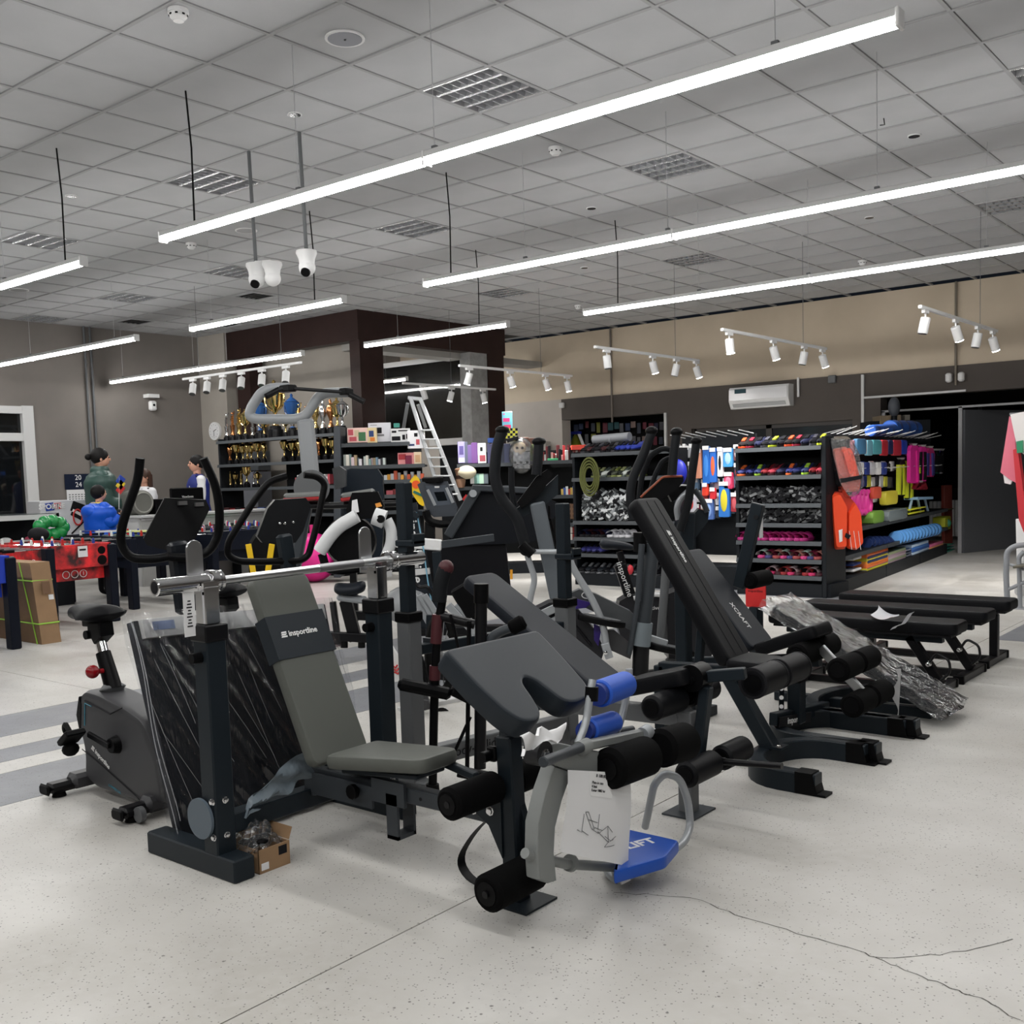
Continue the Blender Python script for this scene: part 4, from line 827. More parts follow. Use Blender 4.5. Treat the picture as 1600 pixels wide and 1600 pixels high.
# ---- grey abdominal trainer with blue foam ----
XG=-2.10
ag=mat('trainer grey paint',s2l(128,131,130),.4); ab=mat('trainer hub',(.02,.02,.022),.4)
Q=T('abdominal_trainer','light grey abdominal trainer with blue foam rollers and a low blue seat','exercise machine',(XG,3.1,0))
w=lambda x,y,dx=0:AX(x,y,XG+dx)
P('post',G().prism([(w(p[0],p[1]).y,w(p[0],p[1]).z) for p in ((856,1195),(842,1235),(830,1285),(829,1330),(832,1372),(848,1378),(860,1374),(856,1330),(858,1290),(868,1250),(884,1205))],(XG,0,0),EY,EZ,.06,.010),ag,Q)
P('head_box',G().prism([(w(p[0],p[1]).y,w(p[0],p[1]).z) for p in ((848,1160),(860,1158),(915,1170),(990,1185),(990,1215),(905,1212),(858,1195))],(XG,0,0),EY,EZ,.07,.008),ag,Q)
hb_=P('hub',G().cyl(w(829,1174)+EX*.0,w(829,1174)+EX*.06,.042,n=28),ab,Q); g=G(); bolt(g,w(829,1174,.0)+EX*.06,(1,0,0),.014); P('bolt',g,chrome,hb_)
P('crossbar',G().tube([w(820,1333),w(840,1340),w(885,1350),w(975,1356)],.018,12,fil=.02),ag,Q); P('stop_ring',G().cyl(w(889,1348),w(893,1349),.03,n=18),ag,Q); P('end_cap',G().cyl(w(970,1356),w(985,1357),.02,n=14),black,Q)
g=G()
for x in (960,972):
    g.tube([w(x,1350,.04),w(x-4,1322,.04),w(x+2,1320,.04),w(x+8,1350,.04)],.0016,5)
P('wire_clip',g,steel,Q)
# grip bar: two dark grips through grey sleeves
P('grip',G().cyl(AX(848,1191,XG+.12),AX(912,1166,XG+.04),.0175,n=16,b_=.004),slate2,Q); P('grip',G().cyl(w(925,1150,-.1),w(988,1139,-.1),.0135,n=14),slate2,Q)
P('sleeve',G().cyl(w(905,1170,.04),w(918,1164,.04),.026,n=18),ag,Q)
P('top_arm',G().beam(w(915,1165,.03),w(1003,1146,.02),.03,.035,bev=.006),ag,Q)
P('roller_bracket',G().box(w(1020,1165,.02),(.05,.06,.07),b=.006),grey,Q); P('clevis',G().cyl(w(1004,1148,.03),w(1013,1142,.03),.028,n=18).cyl(w(1015,1150,.0),w(1022,1147,.0),.024,n=18),silver,Q)
for a_,b_ in (((950,1202),(1012,1180)),((1030,1170),(1072,1157))):
    p,q_=w(*a_,.08),w(*b_,.08); r_=P('foam_roller',G().cyl(p,q_,.074,n=26,b_=.016),foam,Q); 
    if a_[0]<1000: P('end_cap',G().cyl(p-(q_-p).normalized()*.004,p,.038,n=20),black,r_)
# curved rods and blue arm rollers
P('rod',G().tube([w(903,1162),w(916,1130),w(922,1085),w(926,1062)],.014,10,fil=.08),silver,Q)
P('rod',G().tube([w(962,1150,-.1),w(975,1110,-.1),w(983,1060,-.1),w(983,1045,-.1)],.014,10,fil=.05),silver,Q)
P('clamp',G().cyl(w(924,1095),w(925,1073),.024,n=14),black,Q)
for a_,b_,r0 in (((937,1084),(977,1069),.050),((918,1141),(958,1128),.042)):
    p,q_=w(*a_,-.02),w(*b_,-.06); r_=P('blue_roller',G().cyl(p,q_,r0,n=28,b_=.006),blue_f,Q); P('core',G().cyl(p-(q_-p).normalized()*.002,p,.02,n=16),black,r_); P('inner_cup',G().cyl(p-(q_-p).normalized()*.03,p,r0*.8,n=24),mat('dark blue foam',(.01,.03,.2),.6),r_)
# seat and hoop
c4=[Z(985,1296,.14),Z(1060,1312,.14),Z(1062,1330,.14),Z(985,1352,.14)]
ctr=(c4[0]+c4[2])/2
sx=[Z(x,y,.13) for x,y in ((972,1292),(1062,1312),(1040,1338),(958,1362))]
vs=[v for v in sx]; o_=sum(vs,V((0,0,0)))/4
pl2=[(p.x,p.y) for p in fillet([V((v.x,v.y,0)) for v in vs],.02,4,True)]
st=P('seat',G().prism(pl2,(0,0,.105),EX,EY,.05,.012),blue_l,Q)
text('LIFT',.075,wht,st,Z(1000,1318,.1305),(.35,.94,0),(-.94,.35,0),bold=.002)
P('hoop',G().tube([Z(1008,1292,.06),w(1022,1225,-.05),w(1038,1208,-.02),w(1062,1215,.0),w(1075,1250,.02),w(1079,1290,.03),Z(1070,1315,.06),Z(1040,1338,.05),Z(990,1365,.045),Z(965,1378,.03),Z(948,1362,.03),Z(950,1345,.03)],.0155,12,fil=.04),silver,Q)
P('barcode_label',G().cyl(Z(968,1376,.046),Z(982,1369,.058),.0165,n=12),paper,Q)
# poster sheet hung on the trainer
t=T('info_sheet','large white sheet with a line drawing and price text hung on the grey trainer','paper sheet',w(930,1260,.09))
c=[w(887,1203,.05),w(984,1208,.08),w(984,1354,.10),w(878,1332,.07)]
def sh(u,v): return c[0].lerp(c[1],u).lerp(c[3].lerp(c[2],u),v)+EX*(.018*math.sin(u*PI)*v+.006*math.sin(v*5))
P('sheet',G().grid(sh,16,20),paper,t,60)
def on(u,v): return sh(u,v)+EX*.0025
uu=(sh(.9,.3)-sh(.1,.3)).normalized(); vv=(sh(.5,.2)-sh(.5,.6)).normalized()
lb=P('price_label',G().quad(on(.32,.28),on(.66,.29),on(.66,.0),on(.32,.0)),wht,t,0)
text('Plata in rate\n4 luni\nLunar 1083 lei',.013,ink,t,on(.34,.17)+EX*.002,uu,vv,align='LEFT'); text('8 180.00',.016,ink,t,on(.5,.05)+EX*.002,uu,vv)
def dl_(pts,r=.0009): g=G(); g.tube([on(*p) for p in pts],r,4); return g
g=G()
for pts in (((.26,.48),(.36,.66),(.40,.66),(.30,.47),(.26,.48)),((.24,.50),(.23,.72),(.17,.70)),((.23,.70),(.32,.74)),((.46,.48),(.45,.66)),((.36,.66),(.46,.70),(.52,.66),(.40,.64)),((.45,.68),(.62,.78),(.70,.74)),((.60,.60),(.62,.78)),((.52,.66),(.60,.60),(.68,.66)),((.62,.78),(.56,.84),(.66,.82),(.72,.80)),((.56,.72),(.66,.76),(.74,.70)),((.30,.56),(.44,.58))): g.tube([on(*p) for p in pts],.0011,4)
P('line_drawing',g,grey,t,0)
P('crumpled_label',G().grid(lambda u,v:w(812,1150,.09).lerp(w(878,1135,.06),u)+EZ*(-.07*v*(1-.6*u)+.012*math.sin(u*14)+.010*math.sin(v*7))+EX*(.02*math.sin(u*7+v*3)),8,8),paper,T('paper_scrap','crumpled paper slip tucked under the arm curl pad','paper scrap',w(860,1150,.08)),60)
# ================= MACHINES FURTHER BACK =================
NV=V((-.633,.774,0)).normalized()
def plane(p): return lambda x,y,k=0.: AP(x,y,V(p)+NV*k,NV)
def face(par,name,w,pts,t,m,k=0.): # plate facing the viewer's side with real thickness
    c=[w(x,y,k) for x,y in pts]; g=G(); n=len(c); g.add(c+[q+NV*t for q in c],[tuple(range(n)),tuple(range(2*n-1,n-1,-1))]+[(i,i+n,(i+1)%n+n,(i+1)%n) for i in range(n)]); return P(name,g,m,par,25)
def tb(w,pts,r,k=0.,fil=.06,n=12,r2=None): return G().tube([w(p[0],p[1],k+(p[2] if len(p)>2 else 0)) for p in pts],r,n,fil=fil,r2=r2)
foamh=mat('foam grip',(.008,.009,.011),.6,bump=.15,bscale=300)
# K1 elliptical with two tall handles
w=plane((-4.5,6.05,0)); K1=T('elliptical_trainer','black and grey elliptical trainer with two tall handles left of the slate post','elliptical trainer',w(868,1040))
for pts,r in ((((785,672),(776,700),(772,745),(782,778),(808,808),(820,850)),.040),(((842,690),(841,715),(838,742)),.036)):
    h=P('moving_handle',tb(w,pts,r,-.1),foamh,K1); p=w(pts[0][0],pts[0][1],-.1); P('ball_end',G().ball(p,.052,14,8,(1,1,.6)),black,h)
P('fixed_handle',tb(w,((799,730),(799,760),(803,790)),.022),foamh,K1)
P('handle_link',tb(w,((824,868),(836,905),(831,925),(822,965)),.022,-.1),silver,K1); P('joint',G().cyl(w(822,858,-.14),w(822,858,-.02),.05,n=18).cyl(w(815,850,-.12),w(832,866,-.12),.04,n=14),black,K1)
P('centre_column',G().beam(w(839,785),w(871,935),.11,.05,up=NV,bev=.012),mat('blue grey column',(.11,.125,.14),.35),K1)
face(K1,'console',w,((808,785),(838,745),(856,733),(864,740),(848,768),(815,795)),.07,black,-.03); face(K1,'console_arm',w,((800,800),(850,762),(872,742),(872,772),(845,795),(815,808)),.08,slate,.03)
P('axle',G().cyl(w(832,862,-.1),w(872,862,-.1),.018,n=12),silver,K1)
for pts in (((858,790),(858,815),(850,830)),((860,810),(868,850),(880,880))): P('cable',tb(w,pts,.008,.05),black,K1)
P('base_rail',G().beam(w(790,985,.2),w(868,950,.1),.06,.06).beam(w(800,1000,.2),w(880,960,.1),.03,.03),silver,K1)
P('front_stabiliser',G().beam(w(810,1040,.1),w(900,1035,.1),.07,.07,bev=.015),blackm,K1)
# T elliptical with purple accents
w=plane((-4.35,6.3,0)); T1=T('elliptical_trainer','elliptical trainer with purple accents and a bent silver arm behind the dark pads','elliptical trainer',w(905,1060))
face(T1,'shroud',w,((826,958),(858,942),(882,940),(905,955),(930,985),(945,1015),(935,1045),(890,1062),(845,1050),(822,1010)),.22,mat('dark shroud',(.022,.022,.025),.3),.05)
P('shroud_ridge',tb(w,((835,965),(865,958),(895,972),(925,1010)),.010,.04),ink,T1)
face(T1,'side_cover',w,((880,940),(890,928),(905,921),(930,928),(985,955),(1005,975),(985,985),(940,962),(905,945)),.10,mat('graphite cover',(.07,.075,.08),.4),.12)
k=face(T1,'purple_accent',w,((885,945),(900,936),(925,942),(915,950),(895,952)),.03,mat('purple plastic',(.03,.012,.16),.35),.04); face(T1,'purple_accent',w,((928,975),(940,980),(935,1010),(928,1000)),.02,mat('purple plastic',(.03,.012,.16)),.04)
P('emblem',G().tube([w(917+8*math.cos(a)*1.0,930+5*math.sin(a),.115) for a in [PI*i/8 for i in range(17)]],.004,5),wht,T1)
def dish(c,L,W_,par,name='foot_plate'):
    n=20; ol=[(L*.5*math.cos(2*PI*i/n)*(1.0),W_*.5*math.sin(2*PI*i/n)) for i in range(n)]
    k=P(name,G().prism(ol,c,(.80,.58,-.22),(-.58,.80,0),.05,.012),black,par); P('tread',G().prism([(p[0]*.8,p[1]*.75) for p in ol],V(c)+V((0,0,.027)),(.80,.58,-.22),(-.58,.80,0),.006),grey,k); return k
dish(w(940,970,-.02),.36,.16,T1)
P('swing_arm',tb(w,((880,845),(893,885),(925,935),(943,975),(948,1015)),.026,-.05,.1),silver,T1); jt=P('joint',G().beam(w(945,1005,-.06),w(952,1028,-.06),.05,.06),silver,T1); g=G(); bolt(g,w(946,1020,-.10),-NV,.012); P('bolt',g,chrome,jt)
face(T1,'rail_cover',w,((938,985),(960,985),(990,1010),(985,1030),(945,1012)),.05,bodyg,.02)
P('front_stabiliser',G().beam(w(880,1050,.1),w(960,1058,.1),.07,.07,bev=.015),blackm,T1)
# K2 tall elliptical behind the long backrest
w=plane((-4.15,6.55,0)); K2=T('elliptical_trainer','tall elliptical trainer with ball topped handles above the long black backrest','elliptical trainer',w(1000,1062))
for pts in (((1018,676),(1008,704),(988,748),(984,775),(990,812)),((1057,678),(1053,705),(1050,742))):
    h=P('moving_handle',tb(w,pts,.033,-.1),foamh,K2); P('ball_end',G().ball(w(pts[0][0],pts[0][1]-3,-.1),.046,14,8,(1,1,.75)),black,h)
P('fixed_handle',tb(w,((998,790),(1002,745),(1015,712),(1035,700),(1050,703),(1056,715),(1048,745),(1036,770)),.021,.0,.1),foamh,K2)
P('fixed_handle',tb(w,((1012,785),(1022,745),(1035,720),(1048,715),(1052,722)),.019,.08,.08),foamh,K2)
k=face(K2,'console',w,((1001,776),(1036,745),(1068,744),(1068,752),(1058,765),(1020,790),(1004,792)),.10,black,-.05); P('copper_edge',tb(w,((1001,777),(1036,745),(1066,744)),.008,-.055,.02),mat('copper trim',(.30,.07,.03),.35),k)
P('centre_column',G().cyl(w(1021,850),w(1004,982),.052,.056,18),slate2,K2); P('link_rod',G().cyl(w(1003,850,-.06),w(997,940,-.06),.024,n=12).cyl(w(997,940,-.06),w(983,1022,-.06),.020,n=12),slate2,K2)
P('collar',G().cyl(w(1005,972),w(1000,1008),.072,.078,20),mat('collar grey',(.16,.19,.21),.4),K2); P('lower_post',G().cyl(w(1002,1003),w(1000,1060),.062,n=18),blackm,K2); P('post_head',G().cyl(w(1000,832),w(1000,862),.05,n=16),black,K2)
P('rear_tube',tb(w,((1042,870,.2),(1037,940,.2),(1032,1000,.2)),.034,.2),grey,K2); P('pedal_arm',G().beam(w(1000,992,.1),w(1042,1005,.1),.05,.05),silver,K2)
dish(w(1048,1015,.1),.4,.15,K2); P('front_stabiliser',G().beam(w(960,1060,.0),w(1040,1052,.1),.08,.07,bev=.015),blackm,K2)
# K3 cross trainer with white edged console
w=plane((-3.95,7.1,0)); K3=T('elliptical_trainer','cross trainer whose console has a white edge, right of the copper edged console','elliptical trainer',w(1075,1030))
h=P('moving_handle',tb(w,((1088,692),(1082,735),(1076,785),(1062,830)),.032,-.05),foamh,K3); P('ball_end',G().ball(w(1088,689,-.05),.045,14,8,(1,1,.75)),black,h)
k=face(K3,'console',w,((1044,772),(1062,758),(1085,758),(1084,766),(1066,776),(1050,784)),.09,black); P('white_edge',tb(w,((1046,768),(1063,758),(1084,759)),.006,-.01,.02),wht,k)
P('fixed_handle',tb(w,((1060,812),(1057,795),(1062,780),(1075,768)),.024,.0,.05),silver,K3); P('fixed_handle',tb(w,((1085,765),(1098,782),(1105,800)),.022,.05,.05),slate2,K3)
P('centre_column',G().beam(w(1075,800),w(1068,980,.1),.11,.06,up=NV,bev=.012),slate,K3); face(K3,'shroud',w,((1040,930),(1080,915),(1115,930),(1125,990),(1110,1030),(1045,1030)),.25,mat('dark shroud',(.022,.022,.025)),.1)
P('front_stabiliser',G().beam(w(1040,1035,.1),w(1110,1035,.1),.08,.07,bev=.015),blackm,K3)
face(K3,'side_box',w,((1068,820),(1092,795),(1108,800),(1106,815),(1080,850),(1068,840)),.09,slate,.1)
# saddle bike between the ellipticals
w=plane((-5.0,7.6,0)); S_=T('exercise_bike','black exercise bike whose wide saddle shows left of the long backrest','exercise bike',w(985,1010))
P('saddle',G().grid(lambda u,v:w(936+56*u,850+6*u*u,.0)+(1-(2*u-1)**6)**.5*(V((0,0,.055*math.sin(v*2*PI)*(1-.5*u)))+NV*(.13*(1-.75*u)*math.cos(v*2*PI))),16,16),leather_n,S_,60)
P('saddle_post',G().cyl(w(968,862),w(976,890),.03,n=12),blackm,S_); mt=P('seat_tube',G().beam(w(968,882),w(984,930),.10,.08,up=NV,bev=.01),blackm,S_)
text('insportline',.075,wht,mt,w(976,905,-.045),w(984,930)-w(968,882),(-NV).cross(w(984,930)-w(968,882)))
face(S_,'shroud',w,((968,940),(985,930),(1050,930),(1060,990),(1050,1010),(975,1010),(962,970)),.24,mat('dark shroud',(.022,.022,.025)),.0); text('TUNTURI' if 0 else 'Active',.05,wht,S_,w(1020,950,-.003),w(1050,950)-w(990,950),EZ)
P('foot_bar',G().beam(w(965,1012),w(1045,1012,.1),.07,.06),blackm,S_); P('fender',tb(w,((990,935),(1020,928),(1048,932)),.02,-.02),offw,S_)
# ---- H: bike with handles in white film ----
w=plane((-6.3,5.75,0)); H_=T('exercise_bike','exercise bike with its handles wrapped in white film behind the chrome hook','exercise bike',w(545,1000))
wf_=mat('white wrap',(.62,.63,.64),.35,bump=.5,bscale=25)
P('wrapped_handle',tb(w,((499,862),(515,838),(530,822),(558,806)),.055,-.05,.05,14),wf_,H_); P('wrapped_handle',tb(w,((602,872),(611,850),(612,828),(604,812)),.045,-.05,.05,14),wf_,H_); P('wrapped_grip',G().cyl(w(584,806,-.1),w(601,812,-.1),.07,.075,18),wf_,H_); P('knob',G().cyl(w(594,811,-.18),w(596,811,-.16),.032,n=14),black,H_)
P('handlebar',tb(w,((503,865),(510,890),(540,892),(575,885),(602,875)),.035,.0,.06),black,H_)
P('fan_housing',G().cyl(w(548,845,.15),w(548,845,.35),.20,.22,32),black,H_); P('housing_ring',G().tube([w(548,845,.14)+EZ*.17*math.sin(a)+V((.774,.633,0))*.17*math.cos(a) for a in [PI*.6+PI*i/12 for i in range(10)]],.008,6),wht,H_)
g=face(H_,'console',w,((540,798),(550,770),(590,768),(600,790),(590,810),(550,812)),.06,black,.05); face(H_,'orange_print',w,((586,787),(594,785),(597,791),(588,793)),.005,mat('orange print',s2l(225,150,60)),.03)
face(H_,'pale_tag',w,((550,782),(558,780),(561,800),(549,802)),.004,paper,.02)
P('saddle',G().grid(lambda u,v:w(522+50*u,918+3*math.sin(u*4),.0)+(1-(2*u-1)**6)**.5*(EZ*(.05*math.sin(v*2*PI))+NV*(.14*math.cos(v*2*PI))),16,16),leather_n,H_,60); P('saddle_base',G().beam(w(528,932),w(572,938),.16,.05,bev=.015),silver,H_)
P('seat_frame',G().beam(w(575,870),w(592,940),.06,.04,up=NV),slate2,H_); P('crank_case',G().ball(w(640,945,.1),.22,18,12,(1,1,.75)),mat('pale case',(.28,.29,.30),.3),H_)
P('rear_post',G().beam(w(540,938),w(556,1000,.05),.10,.08,up=NV).beam(w(520,940),w(528,1000),.05,.05,up=NV),blackm,H_); P('floor_beam',G().beam(w(490,992),w(592,998),.07,.07),blackm,H_)
for x in (498,538,565): P('levelling_foot',G().cyl(w(x,998),w(x,1012),.03,n=10),rubber,H_)
# ---- black poles and dip handle in front of the second rack ----
w=plane((-3.35,3.25,0)); Q1=T('training_pole','slim black and maroon training pole rising beside the grey rack post','training pole',w(676,1240))
P('pole',tb(w,((692,930),(682,1000),(678,1110),(676,1228)),.020,0,.1),black,Q1); P('band',G().cyl(w(684,960),w(681,1005),.026,n=14).cyl(w(680,1040),w(679,1062),.026,n=14),mat('maroon rubber',(.06,.010,.014),.5),Q1)
P('grip',tb(w,((696,888),(688,912),(686,940)),.034),foamh,Q1); P('grip_end',G().ball(w(697,887),.036,12,8),mat('maroon rubber',(.06,.010,.014)),Q1); P('foot',G().cyl(w(676,1225),w(676,1242),.03,.034,12),rubber,Q1)
P('cross_tube',tb(w,((686,962),(742,976)),.022),blackm,Q1)
w=plane((-3.0,3.5,0)); Q2=T('dip_stand','black upright peg with a curved foam handle above the arm curl pad','dip handle',w(748,1200))
P('peg',G().cyl(w(752,913),w(750,1200),.027,n=16),blackm,Q2); P('peg_sleeve',G().cyl(w(752,912),w(752,942),.033,n=16),black,Q2); P('curved_tube',tb(w,((765,1010),(768,995),(785,985),(802,980)),.021,0,.05),slate2,Q2); P('foam_grip',G().cyl(w(796,983),w(820,970),.034,n=18,b_=.012),foam,Q2)
P('side_arm',G().beam(w(705,1075),w(755,1100),.09,.05,bev=.015).beam(w(622,1068),w(705,1085),.07,.05,bev=.015),black,Q2); P('thin_leg',G().cyl(w(733,970),w(730,1200),.010,n=8).cyl(w(735,1120),w(706,1185),.008,n=8).cyl(w(704,960),w(718,1020),.007,n=8),black,Q2)
P('floor_foot',G().beam(w(715,1205),w(765,1215),.06,.04),black,Q2)
# white panelled crank set with red chevrons, spoked wheel behind
w=plane((-4.7,4.7,0)); W1=T('spinning_bike','spinning bike with white side panel marked by red chevrons behind the rack','exercise bike',w(650,1130))
k=face(W1,'side_panel',w,((601,1012),(612,1010),(640,1055),(640,1062),(604,1068)),.06,white,.0)
for i in range(3): P('chevron',tb(w,((612+i*2,1040+i*5),(618+i*2,1043+i*5),(621+i*2,1039+i*5)),.006,-.01,.0,4),red,k)
P('wheel_rim',G().tube([w(690+20*math.cos(a),1020+60*math.sin(a),.1) for a in [2*PI*i/28 for i in range(28)]],.03,8,close=True),rubber,W1)
for i in range(14): a=2*PI*i/14; P('spoke',G().cyl(w(690,1020,.1),w(690+19*math.cos(a),1020+57*math.sin(a),.1),.003,n=5),steel,W1)
face(W1,'flywheel_guard',w,((640,1010),(660,1030),(668,1070),(662,1100),(645,1090)),.08,black,-.02)
P('rear_frame',G().beam(w(640,1095),w(670,1100),.06,.06).beam(w(655,1060),w(668,1108),.05,.05,up=NV),bodyg,W1); P('wheel',G().cyl(w(690,1120,.05),w(690,1120,.12),.06,n=18),rubber,W1)
P('frame_rail',G().beam(w(625,1112,.1),w(760,1085,.5),.07,.05),offw,W1)
# light rails of a rowing frame running down to the right
w=plane((-4.9,5.5,0)); W2=T('rowing_machine','silver twin rail rowing frame slanting down behind the dark incline pad','rowing machine',w(700,1060))
for dx in (0,8,16): P('rail',G().beam(w(646+dx,930),w(672+dx*1.2,975),.025,.05),silver,W2)
P('rail',G().beam(w(700,945),w(790,1040),.05,.05).beam(w(712,945),w(800,1036),.03,.03),silver,W2)
P('foot_bar',G().beam(w(660,1050),w(720,1060),.06,.06),blackm,W2); P('support_leg',G().beam(w(672,960),w(668,1052),.05,.05,up=NV),slate,W2)
P('chain',tb(w,((643,905),(655,918),(668,916),(676,930)),.014,-.1,.02,6),blackm,W2)
P('seat',G().beam(w(718,915),w(745,960),.16,.05,up=NV,bev=.015),black,W2)
# ---- I: power tower ----
w=plane((-7.2,6.3,0)); tg=mat('tower grey',s2l(140,143,146),.35)
I_=T('power_tower','tall grey power tower with a black pull up bar and red edged arm pads','power tower',w(480,1000))
P('column',G().beam(w(477,655),w(488,765),.145,.10,up=NV,bev=.02),tg,I_); P('lower_column',G().beam(w(484,765,.05),w(440,1000,.05),.10,.10,up=NV,bev=.02),slate2,I_)
P('top_frame',tb(w,((452,606),(425,606),(408,613),(393,636),(389,650),(400,655),(450,655),(462,655),(478,650),(497,620),(508,614),(545,613)),.045,0,.16,14),tg,I_)
P('pull_up_bar',tb(w,((418,618,-.1),(443,606,-.1),(540,613,-.1),(568,627,-.1)),.016,-.02,.05,10),blackm,I_); P('bar_clamp',G().box(w(450,607,-.1),(.14,.1,.06),b=.01).box(w(541,612,-.1),(.1,.1,.06),b=.01),black,I_)
P('foam_grip',G().cyl(w(415,620,-.1),w(437,608,-.1),.026,n=14).cyl(w(546,616,-.1),w(569,628,-.1),.026,n=14),black,I_)
P('hinge_disc',G().cyl(w(487,762,-.06),w(487,762,.0),.16,n=30),mat('grey cover',s2l(92,94,96),.45),I_)
for a_,b_ in (((445,776),(505,773)),((534,776),(585,768))):
    k=P('arm_pad',G().beam(w(*a_,-.1),w(*b_,-.1),.16,.06,bev=.02),mat('pad grey',s2l(110,112,110),.5),I_); P('red_side',G().beam(w(a_[0],a_[1]+5,-.1),w(b_[0],b_[1]+5,-.1),.165,.035,bev=.01),mat('red vinyl',(.30,.010,.012),.45),k)
P('arm_bar',tb(w,((430,790,-.1),(520,790,-.05),(640,786,-.1)),.03,0,.05),blackm,I_); P('base',G().beam(w(440,1000,-.2),w(540,1000,.1),.09,.08),blackm,I_)
w=plane((-6.9,7.2,0)); face(I_,'back_cushion',w,((519,732),(530,728),(540,735),(540,760),(524,765)),.08,mat('cushion grey',s2l(60,62,64),.5),-.2)
U2=T('treadmill','treadmill folded upright showing its dark navy deck beside the power tower','treadmill',w(570,980)); nvd=mat('navy deck',(.012,.017,.025),.35)
face(U2,'deck',w,((535,737),(548,732),(590,733),(598,745),(600,800),(596,880),(552,885),(538,800)),.08,nvd,.1); P('hinge_bar',tb(w,((525,790),(572,788)),.018),silver,U2); P('base_rail',G().beam(w(540,960),w(610,965),.1,.08),blackm,U2); face(U2,'upright_frame',w,((546,880),(556,880),(560,970),(548,970)),.06,blackm,.12)
# ---- J: treadmills with consoles ----
w=plane((-6.9,7.6,0)); J1=T('treadmill','treadmill with a raised grey console and small screen in front of the ladder','treadmill',w(690,985))
bl=mat('blue grey console',(.050,.058,.072),.35); k=face(J1,'console',w,((652,757),(659,753),(699,752),(706,770),(715,794),(712,806),(678,808),(668,800)),.06,bl); face(J1,'screen',w,((678,769),(694,768),(699,782),(684,783)),.004,mat('dark screen',(.006,.008,.010),.1),-.006); face(J1,'display_face',w,((665,759),(696,758),(706,788),(677,791)),.003,mat('console face',(.08,.095,.12),.3),-.003)
for p in (((668,765),(680,790)),((697,762),(708,786))): P('speaker_slot',G().beam(w(*p[0],-.01),w(*p[1],-.01),.03,.008,up=NV),silver,J1)
P('brand_mark',G().box(w(681,761,-.01),(.09,.006,.018)),wht,J1); P('top_bin',G().box(w(676,750),(.22,.1,.06),b=.012),black,J1)
P('side_arm',tb(w,((665,798),(670,815),(690,820),(735,815),(745,795)),.04,-.05,.06),black,J1); P('side_arm',tb(w,((710,800),(725,806),(742,805)),.03,.1,.05),black,J1)
P('upright_frame',G().beam(w(672,815),w(672,970),.1,.08,up=NV).beam(w(738,812,.2),w(738,970,.2),.1,.08,up=NV),blackm,J1); P('base_rail',G().beam(w(660,985),w(760,985),.12,.1),blackm,J1)
w=plane((-6.2,7.4,0)); J2=T('treadmill','large black folded treadmill with its deck tilted back beside the tall elliptical handles','treadmill',w(770,985))
face(J2,'deck',w,((702,842),(744,765),(770,768),(842,772),(880,790),(838,845),(790,850),(700,852)),.09,mat('deck black',(.006,.007,.010),.4),.1)
P('frame_rail',G().beam(w(746,762),w(700,838),.09,.06,up=NV,bev=.01).beam(w(738,762),w(858,768,.1),.08,.06,bev=.01),slate2,J2); P('roller_cap',G().cyl(w(739,771,-.08),w(739,771,-.02),.035,n=16),silver,J2)
P('base_rail',G().beam(w(700,985),w(840,985),.14,.1),blackm,J2); face(J2,'motor_cover',w,((672,860),(700,850),(790,850),(800,935),(690,930)),.3,mat('black cover',(.006,.006,.008),.4),.15)
k=face(J2,'panel_back',w,((727,770),(748,757),(790,765),(800,790),(745,770)),.04,black,.2); face(J2,'red_label',w,((722,780),(728,772),(732,776),(726,784)),.004,red,-.02)
P('wheel',G().cyl(w(780,935,.1),w(780,935,.18),.14,n=24),rubber,J2); face(J2,'yellow_label',w,((797,890),(801,890),(801,905),(797,905)),.003,mat('yellow label',s2l(230,160,40)),-.05)
# silver beam across in front of them
w=plane((-5.6,6.3,0)); S2=T('training_bench','long dark rail with a white end cap crossing behind the barbell','rail',w(690,850))
P('rail',G().beam(w(690,851),w(772,840),.05,.06),slate2,S2); P('white_cap',G().beam(w(605,845),w(625,847),.04,.09).beam(w(641,848),w(690,852),.06,.09,bev=.008),white,S2); P('crossbar',G().beam(w(641,895),w(672,892),.04,.05),offw,S2); P('post',G().beam(w(682,862),w(690,985),.07,.07,up=NV),slate,S2); P('hanger',G().beam(w(652,862),w(648,885),.06,.04,up=NV),offw,S2); P('foot',G().beam(w(640,988),w(740,985),.07,.06),blackm,S2)
# leaning lettered deck
w=plane((-5.9,6.0,0)); S3=T('treadmill','folded dark deck lettered in white with a pale blue edge, beside the slate post','treadmill',w(655,960))
k=face(S3,'deck',w,((628,790),(650,785),(658,830),(672,900),(690,985),(640,985),(628,880)),.08,mat('deck slate',(.016,.020,.026),.4),.05); P('blue_edge',tb(w,((651,800),(662,860),(668,905),(680,975)),.006,.0,.0,5),mat('pale blue trim',s2l(120,170,195),.4),k)
P('bracket',G().beam(w(646,808),w(652,802),.05,.06).beam(w(652,802),w(660,802),.03,.04),slate,S3)
text('insportline',.12,wht,k,w(648,862,.045),w(652,890)-w(646,830),(-NV).cross(w(652,890)-w(646,830)),bold=.002)
